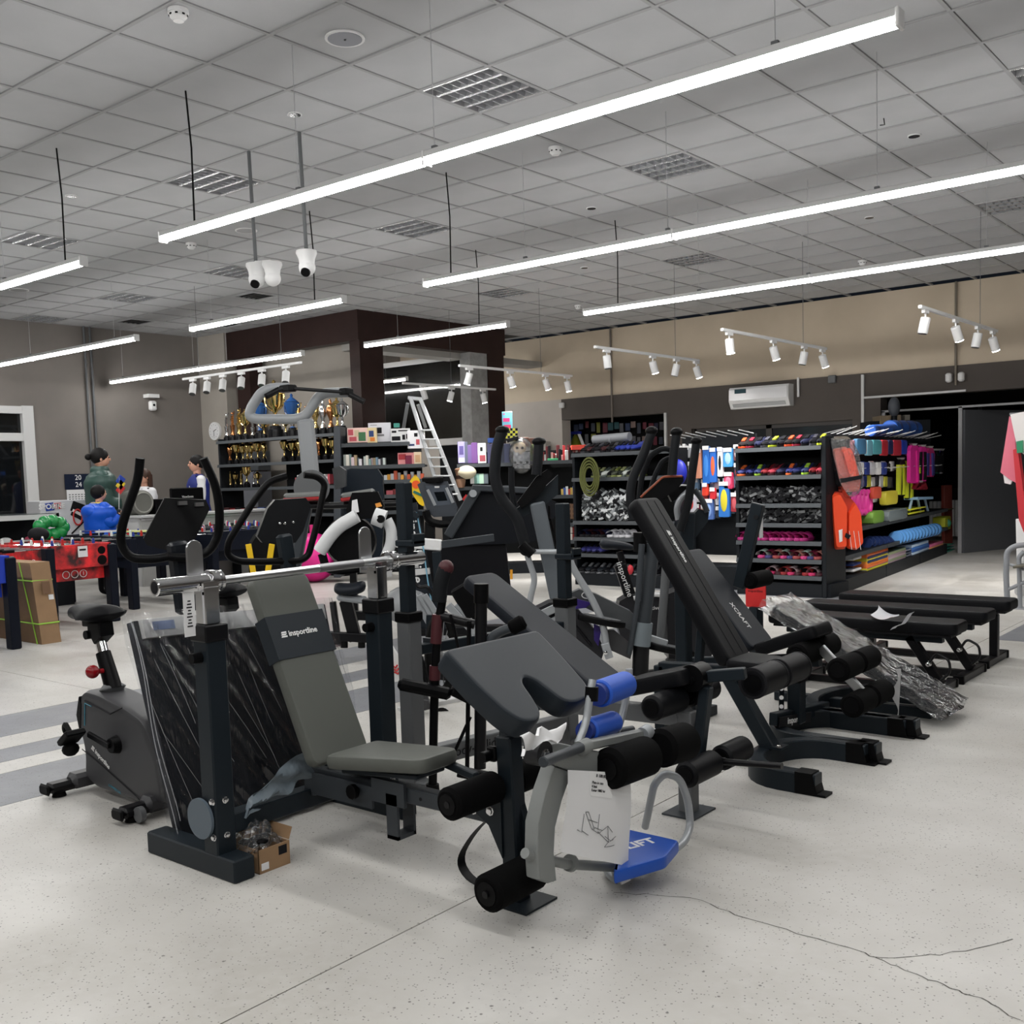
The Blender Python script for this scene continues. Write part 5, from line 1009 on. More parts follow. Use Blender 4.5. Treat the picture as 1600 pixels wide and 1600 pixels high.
# pink ball, yellow legs
c=Z(491,909); S1('gym_ball',G().ball((c.x,c.y,.37),.37,32,20),mat('pink vinyl',s2l(225,40,140),.35,bump=.1,bscale=30),'big pink gym ball on the floor behind the barbell','ball')
S1('gym_ball',G().cyl((c.x,c.y,.73),(c.x,c.y,.86),.035,n=10),mat('pink vinyl 2',s2l(220,50,130),.4),'small pink pump nozzle standing beside the pink ball','pump')
w=plane((-8.5,5.9,0)); Y_=T('folding_stand','yellow legged folding stand under the bike handlebars','stand',w(400,960)); yl=mat('yellow strap',s2l(232,190,20),.5)
P('strap',G().beam(w(388,850),w(402,930),.055,.015,up=NV),yl,Y_); P('strap',G().beam(w(425,850),w(412,938),.055,.015,up=NV),yl,Y_); P('strap',G().beam(w(304,868),w(302,918),.05,.015,up=NV),yl,Y_); P('seat_drum',G().cyl(w(428,862,.1),w(428,862,.3),.25,n=26,b_=.03),black,Y_); P('leg',G().beam(w(372,900),w(345,985),.08,.05,up=NV),blackm,Y_); P('leg',G().beam(w(420,900),w(440,985),.08,.05,up=NV),blackm,Y_)
# maroon knurled rope grip etc already on the pole; chrome rod of the near bike
# ================= SHOP BACKGROUND =================
shf=mat('shelf dark metal',(.010,.012,.015),.5); shb=mat('shelf back panel',(.004,.0045,.005),.7); edge=mat('shelf price edge',(.036,.042,.048),.45)
gold=mat('gold cup',(.80,.58,.22),.16,metal=1.); silv=mat('silver cup',(.75,.76,.78),.14,metal=1.); bronze=mat('bronze cup',(.55,.24,.10),.2,metal=1.); marble=mat('black marble',(.008,.008,.009),.2)
rb=random.Random(11)
def bay(t,x0,x1,yf,dep,levels,zt,back=True,base=True,zb=0.,side=True):
    if back: P('back_panel',G().span((x0,yf+dep,zb),(x1,yf+dep+.03,zt)),shb,t,0)
    if side:
        for x in (x0,x1): P('side_panel',G().span((x-.02,yf+.03,zb),(x+.02,yf+dep,zt),b=.004),shf,t)
    for z in levels:
        s=P('shelf_board',G().span((x0,yf,z-.03),(x1,yf+dep,z)),shf,t,0); P('price_rail',G().box(((x0+x1)/2,yf-.012,z-.025),(x1-x0,.012,.05),Matrix.Rotation(-.25,3,'X')),edge,s,0)
    if base: P('plinth',G().span((x0,yf-.0,0),(x1,yf+dep,.16),b=.006),shf,t)
# ---- trophies ----
YT=11.0
TS=T('trophy_shelf','dark metal shelving full of gold cups behind the pull up tower','shelf',(-14,YT,0))
bay(TS,-15.65,-12.5,YT,.5,(2.26,1.85,1.44,1.0,.55),2.3,False); P('back_panel',G().span((-14.4,YT+.5,.2),(-12.5,YT+.53,2.22)),shb,TS,0); P('back_panel',G().span((-15.6,YT+.5,.2),(-14.4,YT+.53,1.0)),mat('pale backing',(.16,.16,.155),.7),TS,0)
def cup(kind,h,m,lab,grp):
    t=T('trophy',lab,'trophy',(0,0,0),grp); r=h*.17
    P('base',G().prof((0,0,0),(0,0,1),[(0,r*.75),(h*.14,r*.75),(h*.15,r*.6),(h*.2,r*.55)],12),marble,t)
    if kind=='cup':
        c=P('cup',G().prof((0,0,h*.2),(0,0,1),[(0,r*.4),(h*.04,r*.2),(h*.2,r*.16),(h*.26,r*.35),(h*.34,r*.75),(h*.5,r*.95),(h*.56,r*1.05),(h*.58,r*.8)],14),m,t)
        for s in (-1,1): P('handle',G().tube([(s*r*.9,0,h*.72),(s*r*1.5,0,h*.72),(s*r*1.45,0,h*.55),(s*r*.6,0,h*.46)],r*.09,6,fil=r*.5),m,c)
        P('lid',G().prof((0,0,h*.78),(0,0,1),[(0,r*.9),(h*.06,r*.5),(h*.1,r*.15),(h*.15,r*.2),(h*.18,r*.05)],12),m,c)
    elif kind=='figure':
        P('column',G().prof((0,0,h*.2),(0,0,1),[(0,r*.5),(h*.1,r*.35),(h*.3,r*.5),(h*.33,r*.6)],10),m,t)
        P('figure',G().tube([(0,0,h*.52),(0,0,h*.7),(r*.1,0,h*.85)],r*.3,8).ball((r*.1,0,h*.93),r*.22,8,6).tube([(0,0,h*.8),(r*.6,0,h*.9),(r*.7,0,h)],r*.12,6).tube([(0,0,h*.8),(-r*.6,0,h*.72)],r*.12,6),m,t)
    else:
        P('vase',G().prof((0,0,h*.2),(0,0,1),[(0,r*.6),(h*.12,r*.25),(h*.22,r*.3),(h*.42,r*.8),(h*.6,r*.55),(h*.66,r*.2),(h*.74,r*.25),(h*.8,r*.04)],12),m,t)
    return t
pro={}
def put_cup(kind,m,h,x,y,zz,lab,grp):
    key=(kind,m.name); p=AY(x,y,YT+.2)
    if key not in pro:
        pro[key]=cup(kind,.55,m,lab,grp); o=pro[key]; o.location=(p.x,YT+.2,zz); o.scale=(h/.55,)*3; o['group']=grp
    else: o=dup(pro[key],(p.x,YT+.2,zz),rb.uniform(-.5,.5),lab,sc=(h/.55,)*3); o['group']=grp
g1,g2,g3='trophies on the top trophy shelf','trophies on the second trophy shelf','small trophies on the third trophy shelf'
kn={'gold cup':'gold','silver cup':'silver','bronze cup':'bronze'}
for x,k,m,h in ((355,'figure',silv,.50),(364,'figure',bronze,.52),(374,'figure',gold,.56),(384,'cup',gold,.56),(395,'figure',silv,.40),(404,'figure',silv,.42),(413,'cup',gold,.42),(447,'cup',gold,.42),(458,'figure',silv,.44),(468,'figure',gold,.55),(479,'figure',bronze,.50),(494,'vase',gold,.58),(506,'vase',silv,.56),(518,'vase',bronze,.56),(528,'cup',gold,.60),(536,'cup',silv,.58)):
    put_cup(k,m,h,x,680,2.26,'%s %s trophy on the top trophy shelf, %s'%(kn[m.name],k,'left of the tower' if x<440 else 'right of the tower'),g1)
for i,x in enumerate((359,370,380,387,393,403,413,445,458,468,480,486,499,510,521,527)):
    m=bronze if x in (359,499) else gold; k='cup' if i%3 else 'vase'
    put_cup(k,m,.40+.04*(i%2),x,716,1.85,'%s %s trophy on the second trophy shelf, %s'%(kn[m.name],k,'left of the tower' if x<440 else 'right of the tower'),g2)
for i,x in enumerate((360,368,377,386,397,403)):
    put_cup('cup' if i%2 else 'figure',gold if i!=4 else silv,.30 if i!=3 else .46,x,755,1.44,'small %s trophy on the third trophy shelf%s'%('silver star' if i==4 else 'gold',', tallest there' if i==3 else ''),g3)
p=AY(432,690,YT+.25); big=cup('cup',1.02,gold,'largest lidded gold cup, above the pull up tower frame','big'); big.location=(p.x,YT+.25,2.26); del big['group']
bl_=mat('blue cup enamel',s2l(35,75,130),.2); kn['blue cup enamel']='blue'
for x in (406,457):
    put_cup('cup',bl_,.74,x,660,2.26,'blue enamelled cup among the top shelf trophies, %s of the big gold cup'%('left' if x<430 else 'right'),g1)
cols=[s2l(*c) for c in ((150,30,36),(60,20,24),(200,180,150),(40,60,110),(220,200,60),(20,20,24),(190,80,90),(230,230,225),(120,120,125),(210,120,40),(60,110,70))]
cmats=[mat('goods colour %d'%i,c,.6) for i,c in enumerate(cols)]
def rbox(name,lab,cat,grp,c,d,rz=0,m=None,ang=0):
    g=G().box((0,0,0),d,Rz(rz),b=min(d)*.08); o=link(name,g.mesh(name,m,V((0,0,0)),30)); o.location=c; o['label']=lab; o['category']=cat; o['group']=grp; return o
for i in range(14):
    p=AY(352+8.6*i,786,YT+.15)
    rbox('folded_gloves','%s folded sports gloves on the fourth trophy shelf'%('maroon' if i<6 else 'mixed'),'gloves','folded goods on the fourth trophy shelf',(p.x,YT+.15,1.04+.02*(i%2)),(.14,.2,.07),rb.uniform(-.4,.4),cmats[(0,1,0,5,0,1,7,3,9,2,2,5,8,0)[i]])
for i in range(16):
    p=AY(468+3.4*i,775,YT+.1); rbox('chess_box','small patterned box on the right of the fourth trophy shelf','box','white patterned boxes on the trophy shelf',(p.x,YT+.1,1.54 if i%2 else 1.50),(.05,.12,.16),0,(wht,cmats[6])[i%3==0])
# ---- game shelf (seen square on) ----
w=plane((-11.0,11.0,0))
HR=V((.774,.633,0))
GSF=T('game_shelf','dark shelf unit with board game boxes, left of the ladder','shelf',w(600,900)); 
def pbox(name,lab,cat,grp,x0,y0,x1,y1,t,m,k=0.,prt=()):
    a,b=w(x0,y1,k),w(x1,y0,k); c=(a+b)/2+NV*t/2; wd=(b-a).dot(HR); hh=b.z-a.z; rot=Matrix((HR,NV,EZ)).transposed()
    t_=T(name,lab,cat,c) if prt else None
    if not prt:
        g=G().box((0,0,0),(wd,t,hh),rot,b=.004); o=link(name,g.mesh(name,m,V((0,0,0)),30)); o.location=c; o['label']=lab; o['category']=cat
        if grp: o['group']=grp
        return o
    if grp: t_['group']=grp
    P('carton',G().box(c,(wd,t,hh),rot,b=.004),m,t_)
    for (u0,v0,u1,v1,mm) in prt: 
        pc=c-NV*(t/2+.002)+HR*((u0+u1)/2-.5)*wd+EZ*(.5-(v0+v1)/2)*hh; P('print',G().box(pc,(abs(u1-u0)*wd,.003,abs(v1-v0)*hh),rot),mm,t_,0)
    return t_
def pshelf(t,x0,x1,y,dep=.45,k=0.,lip=4):
    a,b=w(x0,y,k),w(x1,y,k); z=a.z; rot=Matrix((HR,NV,EZ)).transposed(); L=(b-a).dot(HR); c=(a+b)/2; c.z=z
    s=P('shelf_board',G().box(c+NV*dep/2-EZ*.02,(L,dep,.03),rot),shf,t,0); P('price_rail',G().box(c-NV*.01-EZ*.02,(L,.012,.055),rot),edge,s,0)
rot_=Matrix((HR,NV,EZ)).transposed()
P('side_panel',G().beam(w(531,667,.2),w(531,900,.2),.1,.5,up=NV),mat('slate side panel',(.035,.042,.052),.4),GSF,0); P('back_panel',G().box((w(535,690,.5)+w(660,690,.5))/2-EZ*.95,((w(660,690)-w(535,690)).dot(HR),.04,2.1),rot_),shb,GSF,0)
for x0,x1,y in ((533,640,694),(533,664,729),(560,664,752),(560,664,775),(560,664,800)): pshelf(GSF,x0,x1,y)
w_=wht; pk=cmats[6]; M_or=cmats[9]; 
pbox('game_box','craft kit box with a collage of toys, left end of the game shelf top','box',None,543,668,574,692,.08,cm(225,190,180),.1,((.05,.1,.3,.5,pk),(.35,.15,.6,.6,cmats[2]),(.1,.6,.45,.9,pk),(.55,.3,.9,.9,cmats[10])))
pbox('game_box','narrow yellow toned craft box on the game shelf top','box',None,574,668,588,692,.08,cm(215,195,150),.1,((.2,.2,.7,.6,cmats[3]),(.3,.65,.8,.9,M_or)))
pbox('game_box','large white box with a grey portrait on the game shelf top','box',None,576,660,610,691,.06,cm(205,205,212),.2,((.4,.25,.6,.55,cmats[5]),(.35,.6,.7,.7,cmats[8]),(.1,.1,.4,.13,cmats[8])))
pbox('game_box','white box with black tool silhouettes on the game shelf top','box',None,611,669,640,692,.08,cm(215,215,215),.1,((.06,.15,.3,.3,ink),(.4,.12,.9,.2,ink),(.05,.55,.5,.85,ink),(.6,.45,.75,.8,ink),(.8,.4,.92,.75,ink)))
pbox('game_box','big white box with a pink figure overhanging the game shelf','box',None,637,672,663,701,.08,cm(235,235,238),.05,((.4,.15,.6,.35,ink),(.5,.5,.7,.8,pk),(.05,.75,.4,.85,cmats[3])))
pbox('game_box','small mint box behind the white boxes on the game shelf','box',None,615,661,624,668,.06,cm(60,140,125),.3)
pastel=[cm(*c) for c in ((190,200,195),(215,210,200),(150,180,180),(205,185,190),(170,150,120),(120,150,170),(225,220,225),(60,60,66))]
x=537.
for i in range(17):
    wd=rb.uniform(3.2,4.6); hh=rb.uniform(10,19); pbox('book','small pastel book or card pack on the second game shelf','book','card packs on the second game shelf',x,728-hh,x+wd-.3,728,.12,pastel[i%8],rb.uniform(.03,.15)); x+=wd
pbox('game_box','red pink game box with a figure on the second game shelf','box',None,622,707,647,729,.07,cm(205,130,130),.08,((.05,.1,.5,.5,cm(150,30,40)),(.45,.2,.85,.95,cm(120,20,60)))); pbox('game_box','game box with a smiling face at the right end of the second game shelf','box',None,647,706,658,729,.07,cm(220,200,170),.08,((.2,.2,.85,.7,cm(200,160,120)),))
for i in range(12):
    x=600+5.2*i; pbox('card_pack','white and yellow puzzle pack on the third game shelf','pack','puzzle packs on the third game shelf',x,752-rb.uniform(9,17),x+4.7,752,.1,(cm(215,220,225),cm(225,160,60),cm(190,195,200),cm(200,90,60))[i%4],rb.uniform(.03,.2))
pbox('gift_box','pink gift box on the fourth game shelf','box',None,604,766,614,778,.1,cm(190,90,100),.1); pbox('gift_box','red speckled gift box beside the pink one','box',None,614,764,622,776,.1,cm(150,60,60),.15)
for i in range(7): pbox('card_pack','mixed small pack on the lowest visible game shelf','pack','packs beside the yellow board',628+3.5*i,788+2*(i%3),631+3.5*i,800,.1,(cm(200,190,170),cm(210,120,60),cm(80,90,150))[i%3],.1)
# yellow kickboard
w=plane((-8.5,9.3,0)); t=T('body_board','yellow and orange body board leaning beside the treadmill console','board',w(650,765))
ybm=mat('yellow foam board',s2l(235,195,20),.45)
ol=fillet([w(x,y) for x,y in ((640,752),(648,742),(655,748),(660,775),(663,792),(655,788),(643,770),(636,766))],.03,3,True); g=G(); n=len(ol); g.add(list(ol)+[q+NV*.06 for q in ol],[tuple(range(n)),tuple(range(2*n-1,n-1,-1))]+[(i,i+n,(i+1)%n+n,(i+1)%n) for i in range(n)]); P('board',g,ybm,t,20)
P('orange_spot',G().cyl(w(650,757,-.005),w(650,757,.0),.05,n=18),mat('orange spot',s2l(235,90,20)),t); P('teal_band',G().beam(w(646,768,-.004),w(662,775,-.004),.03,.05,up=NV),cm(30,110,100),t)
# ---- ladder ----
w=plane((-10.3,11.6,0)); al=mat('ladder aluminium',(.34,.35,.36),.4,metal=.5)
LD=T('step_ladder','aluminium extension step ladder standing in front of the white framed glass','ladder',w(690,775))
for a,b in (((641,620),(684,762)),((657,624),(720,782))): P('rail',G().beam(w(*a),w(*b),.06,.04,up=NV,bev=.008),al,LD)
for a,b in (((637,630,.5),(630,672,.8)),((653,632,.5),(665,668,.7))): P('rear_leg',G().beam(w(*a),w(*b),.05,.04,up=NV),al,LD)
for i in range(8):
    y=672+14.3*i; f=lambda x0,y0,x1,y1:x0+(x1-x0)*(y-y0)/(y1-y0)
    P('rung',G().beam(w(f(641,620,684,762),y),w(f(657,624,720,782),y),.06,.022),al,LD)
P('top_cap',G().beam(w(638,622,.1),w(660,624,.1),.18,.05),al,LD)
# ---- middle shelf behind the treadmills ----
w=plane((-10.3,12.2,0)); MS=T('display_shelf','long dark shelf with toys and nets between the ladder and the shoe shelves','shelf',w(800,880))
for x0,x1,y in ((714,800,726),(800,908,722),(700,800,762),(845,910,775),(875,912,818),(875,912,845),(875,912,872)): pshelf(MS,x0,x1,y)
P('plinth',G().box(((w(716,700,.25)+w(905,700,.25))/2).xy.to_3d()+EZ*.08,((w(905,690)-w(716,690)).dot(HR),.45,.16),rot_),shf,MS,0); P('back_panel',G().box((w(716,700,.5)+w(905,700,.5))/2-EZ*.85,((w(905,690)-w(716,690)).dot(HR),.04,1.6),rot_),shb,MS,0)
pbox('toy_box','purple toy box, leftmost on the middle shelf','box',None,716,690,726,724,.1,cm(130,125,165),.05,((.2,.2,.8,.6,cm(70,60,110)),(.1,.75,.9,.95,wht)))
for i,(x0,x1,c) in enumerate(((726,731,(70,75,90)),(731,737,(90,70,120)),(737,746,(95,60,115)),(762,770,(60,60,90)),(770,778,(90,90,120)),(778,788,(40,45,60)),(788,798,(60,65,90)))): pbox('toy_box','violet and navy toy box on the middle shelf','box','violet toy boxes on the middle shelf',x0,692+rb.uniform(-2,3),x1-.4,724,.1,cm(*c),.05)
pbox('toy_box','white leaning toy box between the violet boxes','box',None,747,692,759,724,.06,cm(205,205,205),.04,((.2,.6,.9,.9,cm(140,60,70)),(.3,.2,.6,.4,ink)))
pbox('toy_box','bright blue box behind the violet boxes','box',None,762,684,778,692,.06,cm(50,85,160),.2)
pbox('toy_box','tall light blue and pink box standing highest on the middle shelf','box',None,785,643,800,672,.25,cm(120,200,225),.1,((.1,.35,.75,.55,cm(220,60,130)),(.15,.72,.85,.95,cm(225,50,110)),(.1,.1,.3,.16,cm(220,80,140))))
t=T('checkered_bag','yellow and black checkered bag above the clear bag of masks','bag',w(800,682)); 
P('bag',G().beam(w(792,689),w(810,684),.05,.30,up=NV),ink,t)
for i in range(5):
    for j in range(5):
        a=w(791+4*i,671+4*j-i*.0,-.03)
        P('check',G().box(a,(.036,.01,.036),rot_),mat('check yellow',s2l(215,215,50)) if (i+j)%2 else ink,t,0)
mk=T('mask_bag','clear bag of toy masks hanging at the front of the middle shelf','bag',w(815,712)); P('film',G().ball(w(815,712),.22,18,14,(.9,.5,1.25),rot_),film2,mk,60)
P('mask',G().ball(w(812,700),.10,14,10,(1,.5,1),rot_),cm(190,170,140),mk); P('mask',G().ball(w(806,690),.08,12,8,(1.4,.4,.5),rot_),cm(220,220,215),mk); P('eye_socket',G().ball(w(808,700,-.05),.022,8,6).ball(w(816,700,-.05),.022,8,6),ink,mk); P('paper_filling',G().grid(lambda u,v:w(802+26*u,706+26*v,-.02+.04*math.sin(u*17)*math.sin(v*13)),14,14),cm(170,172,175),mk,60)
pbox('brown_box','brown carton lying on the middle shelf top','box',None,812,683,826,698,.3,cm(95,60,45),.1); pbox('brown_box','brown carton lying right of its twin on the middle shelf top','box',None,827,684,841,699,.3,cm(88,54,42),.1)
pbox('book','olive green tall book on the middle shelf','book',None,829,694,836,722,.2,cm(110,125,80),.05); pbox('book','dark green tall book beside the olive one','book',None,836.5,696,841,722,.2,cm(60,80,55),.05)
for i in range(18):
    x=847+3.3*i; h_=rb.uniform(9,25); pbox('sport_pack','red and white equipment pack at the right of the middle shelf','pack','red and white packs on the middle shelf',x,720-h_,x+rb.uniform(3,5),721,.1,(cm(170,40,44),cm(215,215,212),cm(90,24,30),cm(30,30,34),cm(210,150,150))[i%5],rb.uniform(.03,.25))
pbox('sport_pack','flat green pack at the front of the middle shelf','pack',None,856,716,872,721,.1,cm(60,165,110),.0); pbox('sport_pack','orange packed ball net at the right end of the middle shelf','pack',None,893,695,916,703,.25,cm(200,60,40),.05)
S1('helmet_form',G().ball(w(729,738),.15,16,10,(1,1,.7),rot_),cm(200,190,165),'pale dome shaped mould on the lower middle shelf','helmet'); t=T('skull_mug','brown striped carved head mug on the lower middle shelf','figurine',w(720,750)); P('head',G().prof(w(720,762),w(720,762)+EZ,[(0,.06),(.1,.08),(.2,.07),(.28,.09),(.3,.06)],14),cm(120,90,70),t); P('band',G().prof(w(720,748,-.0),w(720,748)+EZ,[(0,.082),(.05,.082)],14),cm(40,26,22),t)
for i,(x0,x1,c) in enumerate(((735,741,(230,230,228)),(741,749,(120,160,150)),(749,756,(160,190,170)),(756,763,(80,90,95)))): pbox('tin','pale green and white tin on the lower middle shelf','tin','tins on the lower middle shelf',x0,740,x1-.3,756,.1,cm(*c),.05)
for i in range(8): pbox('small_pack','colourful pouch on the small shelf left of the shoes','pack','pouches on the small side shelf',877+3.6*i,764-2*(i%3),880.5+3.6*i,774,.08,(cm(200,170,90),cm(60,90,160),cm(220,220,215),cm(180,60,50))[i%4],.05)
for i in range(3): pbox('chocolate_box','brown ribbed box beside the pile of goggles','box','three brown ribbed boxes',884+9.4*i,787,893+9.4*i,811,.08,cm(112,84,62),.1,((.15,.1,.85,.28,cm(80,56,40)),(.15,.4,.85,.58,cm(80,56,40)),(.15,.7,.85,.88,cm(80,56,40))))
S1('towel',G().grid(lambda u,v:w(876+34*u,811+6*v*(1-.4*u)+1.5*math.sin(u*15),.0+.3*v),16,6),cm(215,215,215),'white folded towels under the brown boxes','towel')
for i in range(12): pbox('dice_box','small red and white checked box on the shelf under the towels','box','red checked boxes',886+4.3*(i%6),823+11*(i//6),890+4.3*(i%6),833+11*(i//6),.08,(cm(150,40,36),cm(200,195,190),cm(120,30,28))[i%3],.05)
t=pbox('checked_box','cream and black checked box on the lower left shelf','box',None,887,856,899,873,.1,cm(205,200,185),.05,tuple((.0+.33*a,.25*b,.33+.33*a,.25+.25*b,ink) for a in range(3) for b in range(4) if (a+b)%2))
# ---- shoe shelf A ----
SA=T('shoe_shelf','black metal shoe shelf left of the hanging swim gear','shelf',(-7.5,11.7,0)); bay(SA,-8.33,-6.75,11.5,.5,(1.78,1.45,.87,.65,.43),1.80)
SB=T('shoe_shelf','black metal shelf of water shoes and slippers ending at the orange vests','shelf',(-5.4,11.6,0)); bay(SB,-5.85,-4.78,11.42,.5,(1.75,1.42,1.09,.86,.65,.44,.25),1.78)
P('end_panel',G().span((-4.78,11.42,0),(-4.73,12.0,1.85),b=.004),shf,SB); P('corner_base',G().prism([(-4.78,11.42),(-4.70,11.48),(-4.66,11.9),(-4.78,11.95)],(0,0,.08),EX,EY,.16,.004),shf,SB)
def shoe(m1,m2,lab,grp,L=.27):
    t=T('shoe',lab,'shoe',(0,0,0),grp)
    def f(u,v):
        x=-L/2+L*u; hw=(.045-.012*math.cos(u*2*PI))*math.sin(min(1,u*6+.15)*PI/2)*math.sin(min(1,(1-u)*5+.12)*PI/2); top=.10-.065*u if u<.8 else .05-.02*(u-.8)*5; a=v*2*PI
        return V((x,hw*math.cos(a),max(.012,.012+top*(.5+.5*math.sin(a)))))
    P('upper',G().grid(f,12,12),m1,t,50); P('sole',G().prism([(L/2*c_,.05*s_) for c_,s_ in [(math.cos(2*PI*i/14),math.sin(2*PI*i/14)) for i in range(14)]],(0,0,.01),EX,EY,.02,.004),m2,t); P('lacing',G().box((.02,0,.085),(.07,.035,.012),Matrix.Rotation(.45,3,'Y')),m2,t); return t
def slipper(m1,m2,lab,grp):
    t=T('slipper',lab,'slipper',(0,0,0),grp); P('footbed',G().prism([(.13*math.cos(2*PI*i/14),(.05+.008*math.cos(2*PI*i/14))*math.sin(2*PI*i/14)) for i in range(14)],(0,0,.014),EX,EY,.028,.007),m2,t)
    P('strap',G().grid(lambda u,v:V((.0+.10*v,.055*math.cos(PI*u),.028+.055*math.sin(PI*u)*(1-.25*v))),12,4),m1,t,60); return t
cache={}
def row(kind,xs,y,yf,z,mats,lab,grp,dy=.15):
    for i,x in enumerate(xs):
        m1,m2,cn=mats[i%len(mats)]; key=(kind,m1.name,m2.name); p=AY(x,y,yf+dy)
        L='%s %s'%(cn,lab); loc=(p.x,yf+dy,z+.001); rz=-PI/2+rb.uniform(-.15,.15)
        f_=(1.25 if kind=='shoe' else 1.3,)*3
        if key not in cache: o=cache[key]=(shoe if kind=='shoe' else slipper)(m1,m2,L,grp); o.location=loc; o.rotation_euler.z=rz; o.scale=f_
        else: o=dup(cache[key],loc,rz,L,sc=f_)
        o['group']=grp
K=lambda *c:cm(*c)
kb,kn_=K(20,20,24),K(26,30,60)
fr=lambda a,b,n:[a+(b-a)*i/(n-1) for i in range(n)]
row('shoe',fr(920,965,7),706,11.5,1.78,[(kb,K(60,60,66),'black'),(K(60,20,24),kb,'dark red'),(kb,kb,'plain black')],'water shoe on the top of the left shoe shelf','shoes on the top board of the left shoe shelf')
row('shoe',(972,980,988,996),705,11.5,1.78,[(K(30,50,150),kb,'blue')],'water shoe on the top of the left shoe shelf','blue shoes on the top board of the left shoe shelf')
S1('tube_roll',G().cyl(AY(928,687,11.8),AY(984,682,11.8),.06,n=20).cyl(AY(955,687,11.8),AY(957,687,11.8),.066,n=20),mat('grey clear roll',(.25,.26,.28),.2),'long grey tube roll lying on top of the left shoe shelf','roll')
row('shoe',fr(936,1000,9),745,11.5,1.45,[(K(60,64,50),K(120,130,70),'olive'),(K(40,44,40),K(160,165,120),'dark green'),(K(190,195,190),K(80,90,85),'pale grey'),(kb,K(90,95,70),'black')],'water shoe on the second board of the left shoe shelf','shoes on the second board of the left shoe shelf')
t=T('hoop','set of yellow and black rings leaning at the left end of the shoe shelf','ring',AY(920,742,11.42))
for r in (.25,.21,.17,.13): 
    c=AY(921,745,11.42-.02*r*10); P('ring',G().tube([c+EX*.6*r*math.cos(a)+EZ*r*math.sin(a) for a in [2*PI*i/24 for i in range(24)]],.014,6,close=True),mat('ring yellow',s2l(84,88,38)),t)
# heaps of packed goggles: every bag a bent strip of film with straps
def heap(t,x0,x1,y0,y1,yf,n,mats,name,seed):
    r=random.Random(seed)
    for mi,m in enumerate(mats):
        g=G()
        for i in range(n//len(mats)):
            p=AY(r.uniform(x0,x1),r.uniform(y0,y1),yf+r.uniform(.02,.2)); a=r.uniform(-.8,.8); L=r.uniform(.03,.09); h_=r.uniform(.004,.013)
            d=V((math.cos(a),r.uniform(-.3,.3),math.sin(a))).normalized(); g.beam(p-d*L,p+d*L*.2+EZ*.015,h_,.03,bev=0)
        P(name,g,m,t,0,kind='stuff')
hp=T('goggle_pile','tall pile of black and white packed goggles on the left shoe shelf','goggles',AY(950,800,11.6)); heap(hp,915,988,769,811,11.5,1000,[K(215,218,220),K(150,155,158),kb,K(60,64,66)],'packed_goggles',3)
P('backing_block',G().span((AY(915,800,11.6).x,11.72,.88),(AY(990,800,11.6).x,11.95,1.2)),ink,hp,0)
row('slipper',fr(918,950,5),837,11.5,.65,[(kn_,kb,'navy'),(K(60,24,30),kb,'dark red')],'slipper on the lower left shoe shelf','dark slippers on the left shoe shelf')
row('slipper',fr(962,990,4),837,11.5,.65,[(K(220,220,225),K(190,190,195),'white')],'slipper on the lower left shoe shelf','white slippers on the left shoe shelf')
row('shoe',fr(918,945,4),862,11.5,.43,[(K(50,50,110),kb,'purple blue')],'shoe on the second lowest board of the left shoe shelf','purple shoes on the left shoe shelf')
row('shoe',fr(916,1030,13),884,11.5,.16,[(kb,K(70,72,76),'black'),(K(34,38,44),K(110,112,116),'charcoal')],'sandal on the plinth of the left shoe shelf','black sandals on the plinth of the left shoe shelf')
S1('lure',G().ball(AY(985,890,11.45),.05,10,8,(.8,.8,1.3)),K(190,50,60),'small pink red ball on the plinth of the left shoe shelf','ball')
# ---- shelf B rows ----
multi=[(K(36,30,30),K(215,80,40),'black and orange'),(kb,K(150,34,56),'black and red'),(kn_,kb,'navy'),(K(24,24,30),K(60,60,70),'plain black'),(K(30,32,40),K(190,205,50),'black and lime'),(K(24,24,30),kb,'all black')]
row('shoe',fr(1164,1288,11),696,11.42,1.75,multi,'water shoe on the top board of the right shoe shelf','water shoes on the top board of the right shoe shelf')
multi2=[(K(40,44,96),K(220,105,50),'blue and orange'),(K(24,32,84),kb,'dark blue'),(K(40,50,90),K(150,190,60),'navy and lime'),(K(120,26,34),kb,'dark red'),(K(150,44,60),K(60,24,30),'wine red'),(kn_,kb,'navy')]
row('shoe',fr(1164,1288,11),740,11.42,1.42,multi2,'water shoe on the second board of the right shoe shelf','water shoes on the second board of the right shoe shelf')
hp=T('sandal_pile','heap of black and grey packed sandals filling the middle boards of the right shoe shelf','sandals',AY(1225,790,11.5)); heap(hp,1160,1294,764,786,11.44,520,[kb,K(64,66,68),K(130,132,134),K(24,24,28),kb],'packed_sandals',5); heap(hp,1160,1294,796,815,11.44,520,[kb,K(60,62,64),K(120,122,124),K(24,24,28),kb],'packed_sandals',6)
row('slipper',fr(1164,1262,11),843,11.42,.65,[(K(190,50,130),K(160,40,110),'magenta'),(K(205,70,140),K(170,50,120),'pink')],'slipper on the right shoe shelf','magenta slippers on the right shoe shelf')
row('slipper',fr(1196,1286,9),872,11.42,.44,[(K(200,225,215),K(190,60,120),'mint'),(K(120,30,60),K(60,60,110),'wine'),(K(205,140,130),K(150,70,70),'salmon')],'slipper on the second lowest board of the right shoe shelf','mint and wine slippers on the right shoe shelf')
row('slipper',fr(1212,1286,8),900,11.42,.25,[(K(225,200,205),K(190,50,100),'pale pink'),(kb,K(60,24,34),'black'),(K(190,70,70),K(140,40,44),'coral')],'slipper on the lowest board of the right shoe shelf','pink and black slippers on the lowest board')
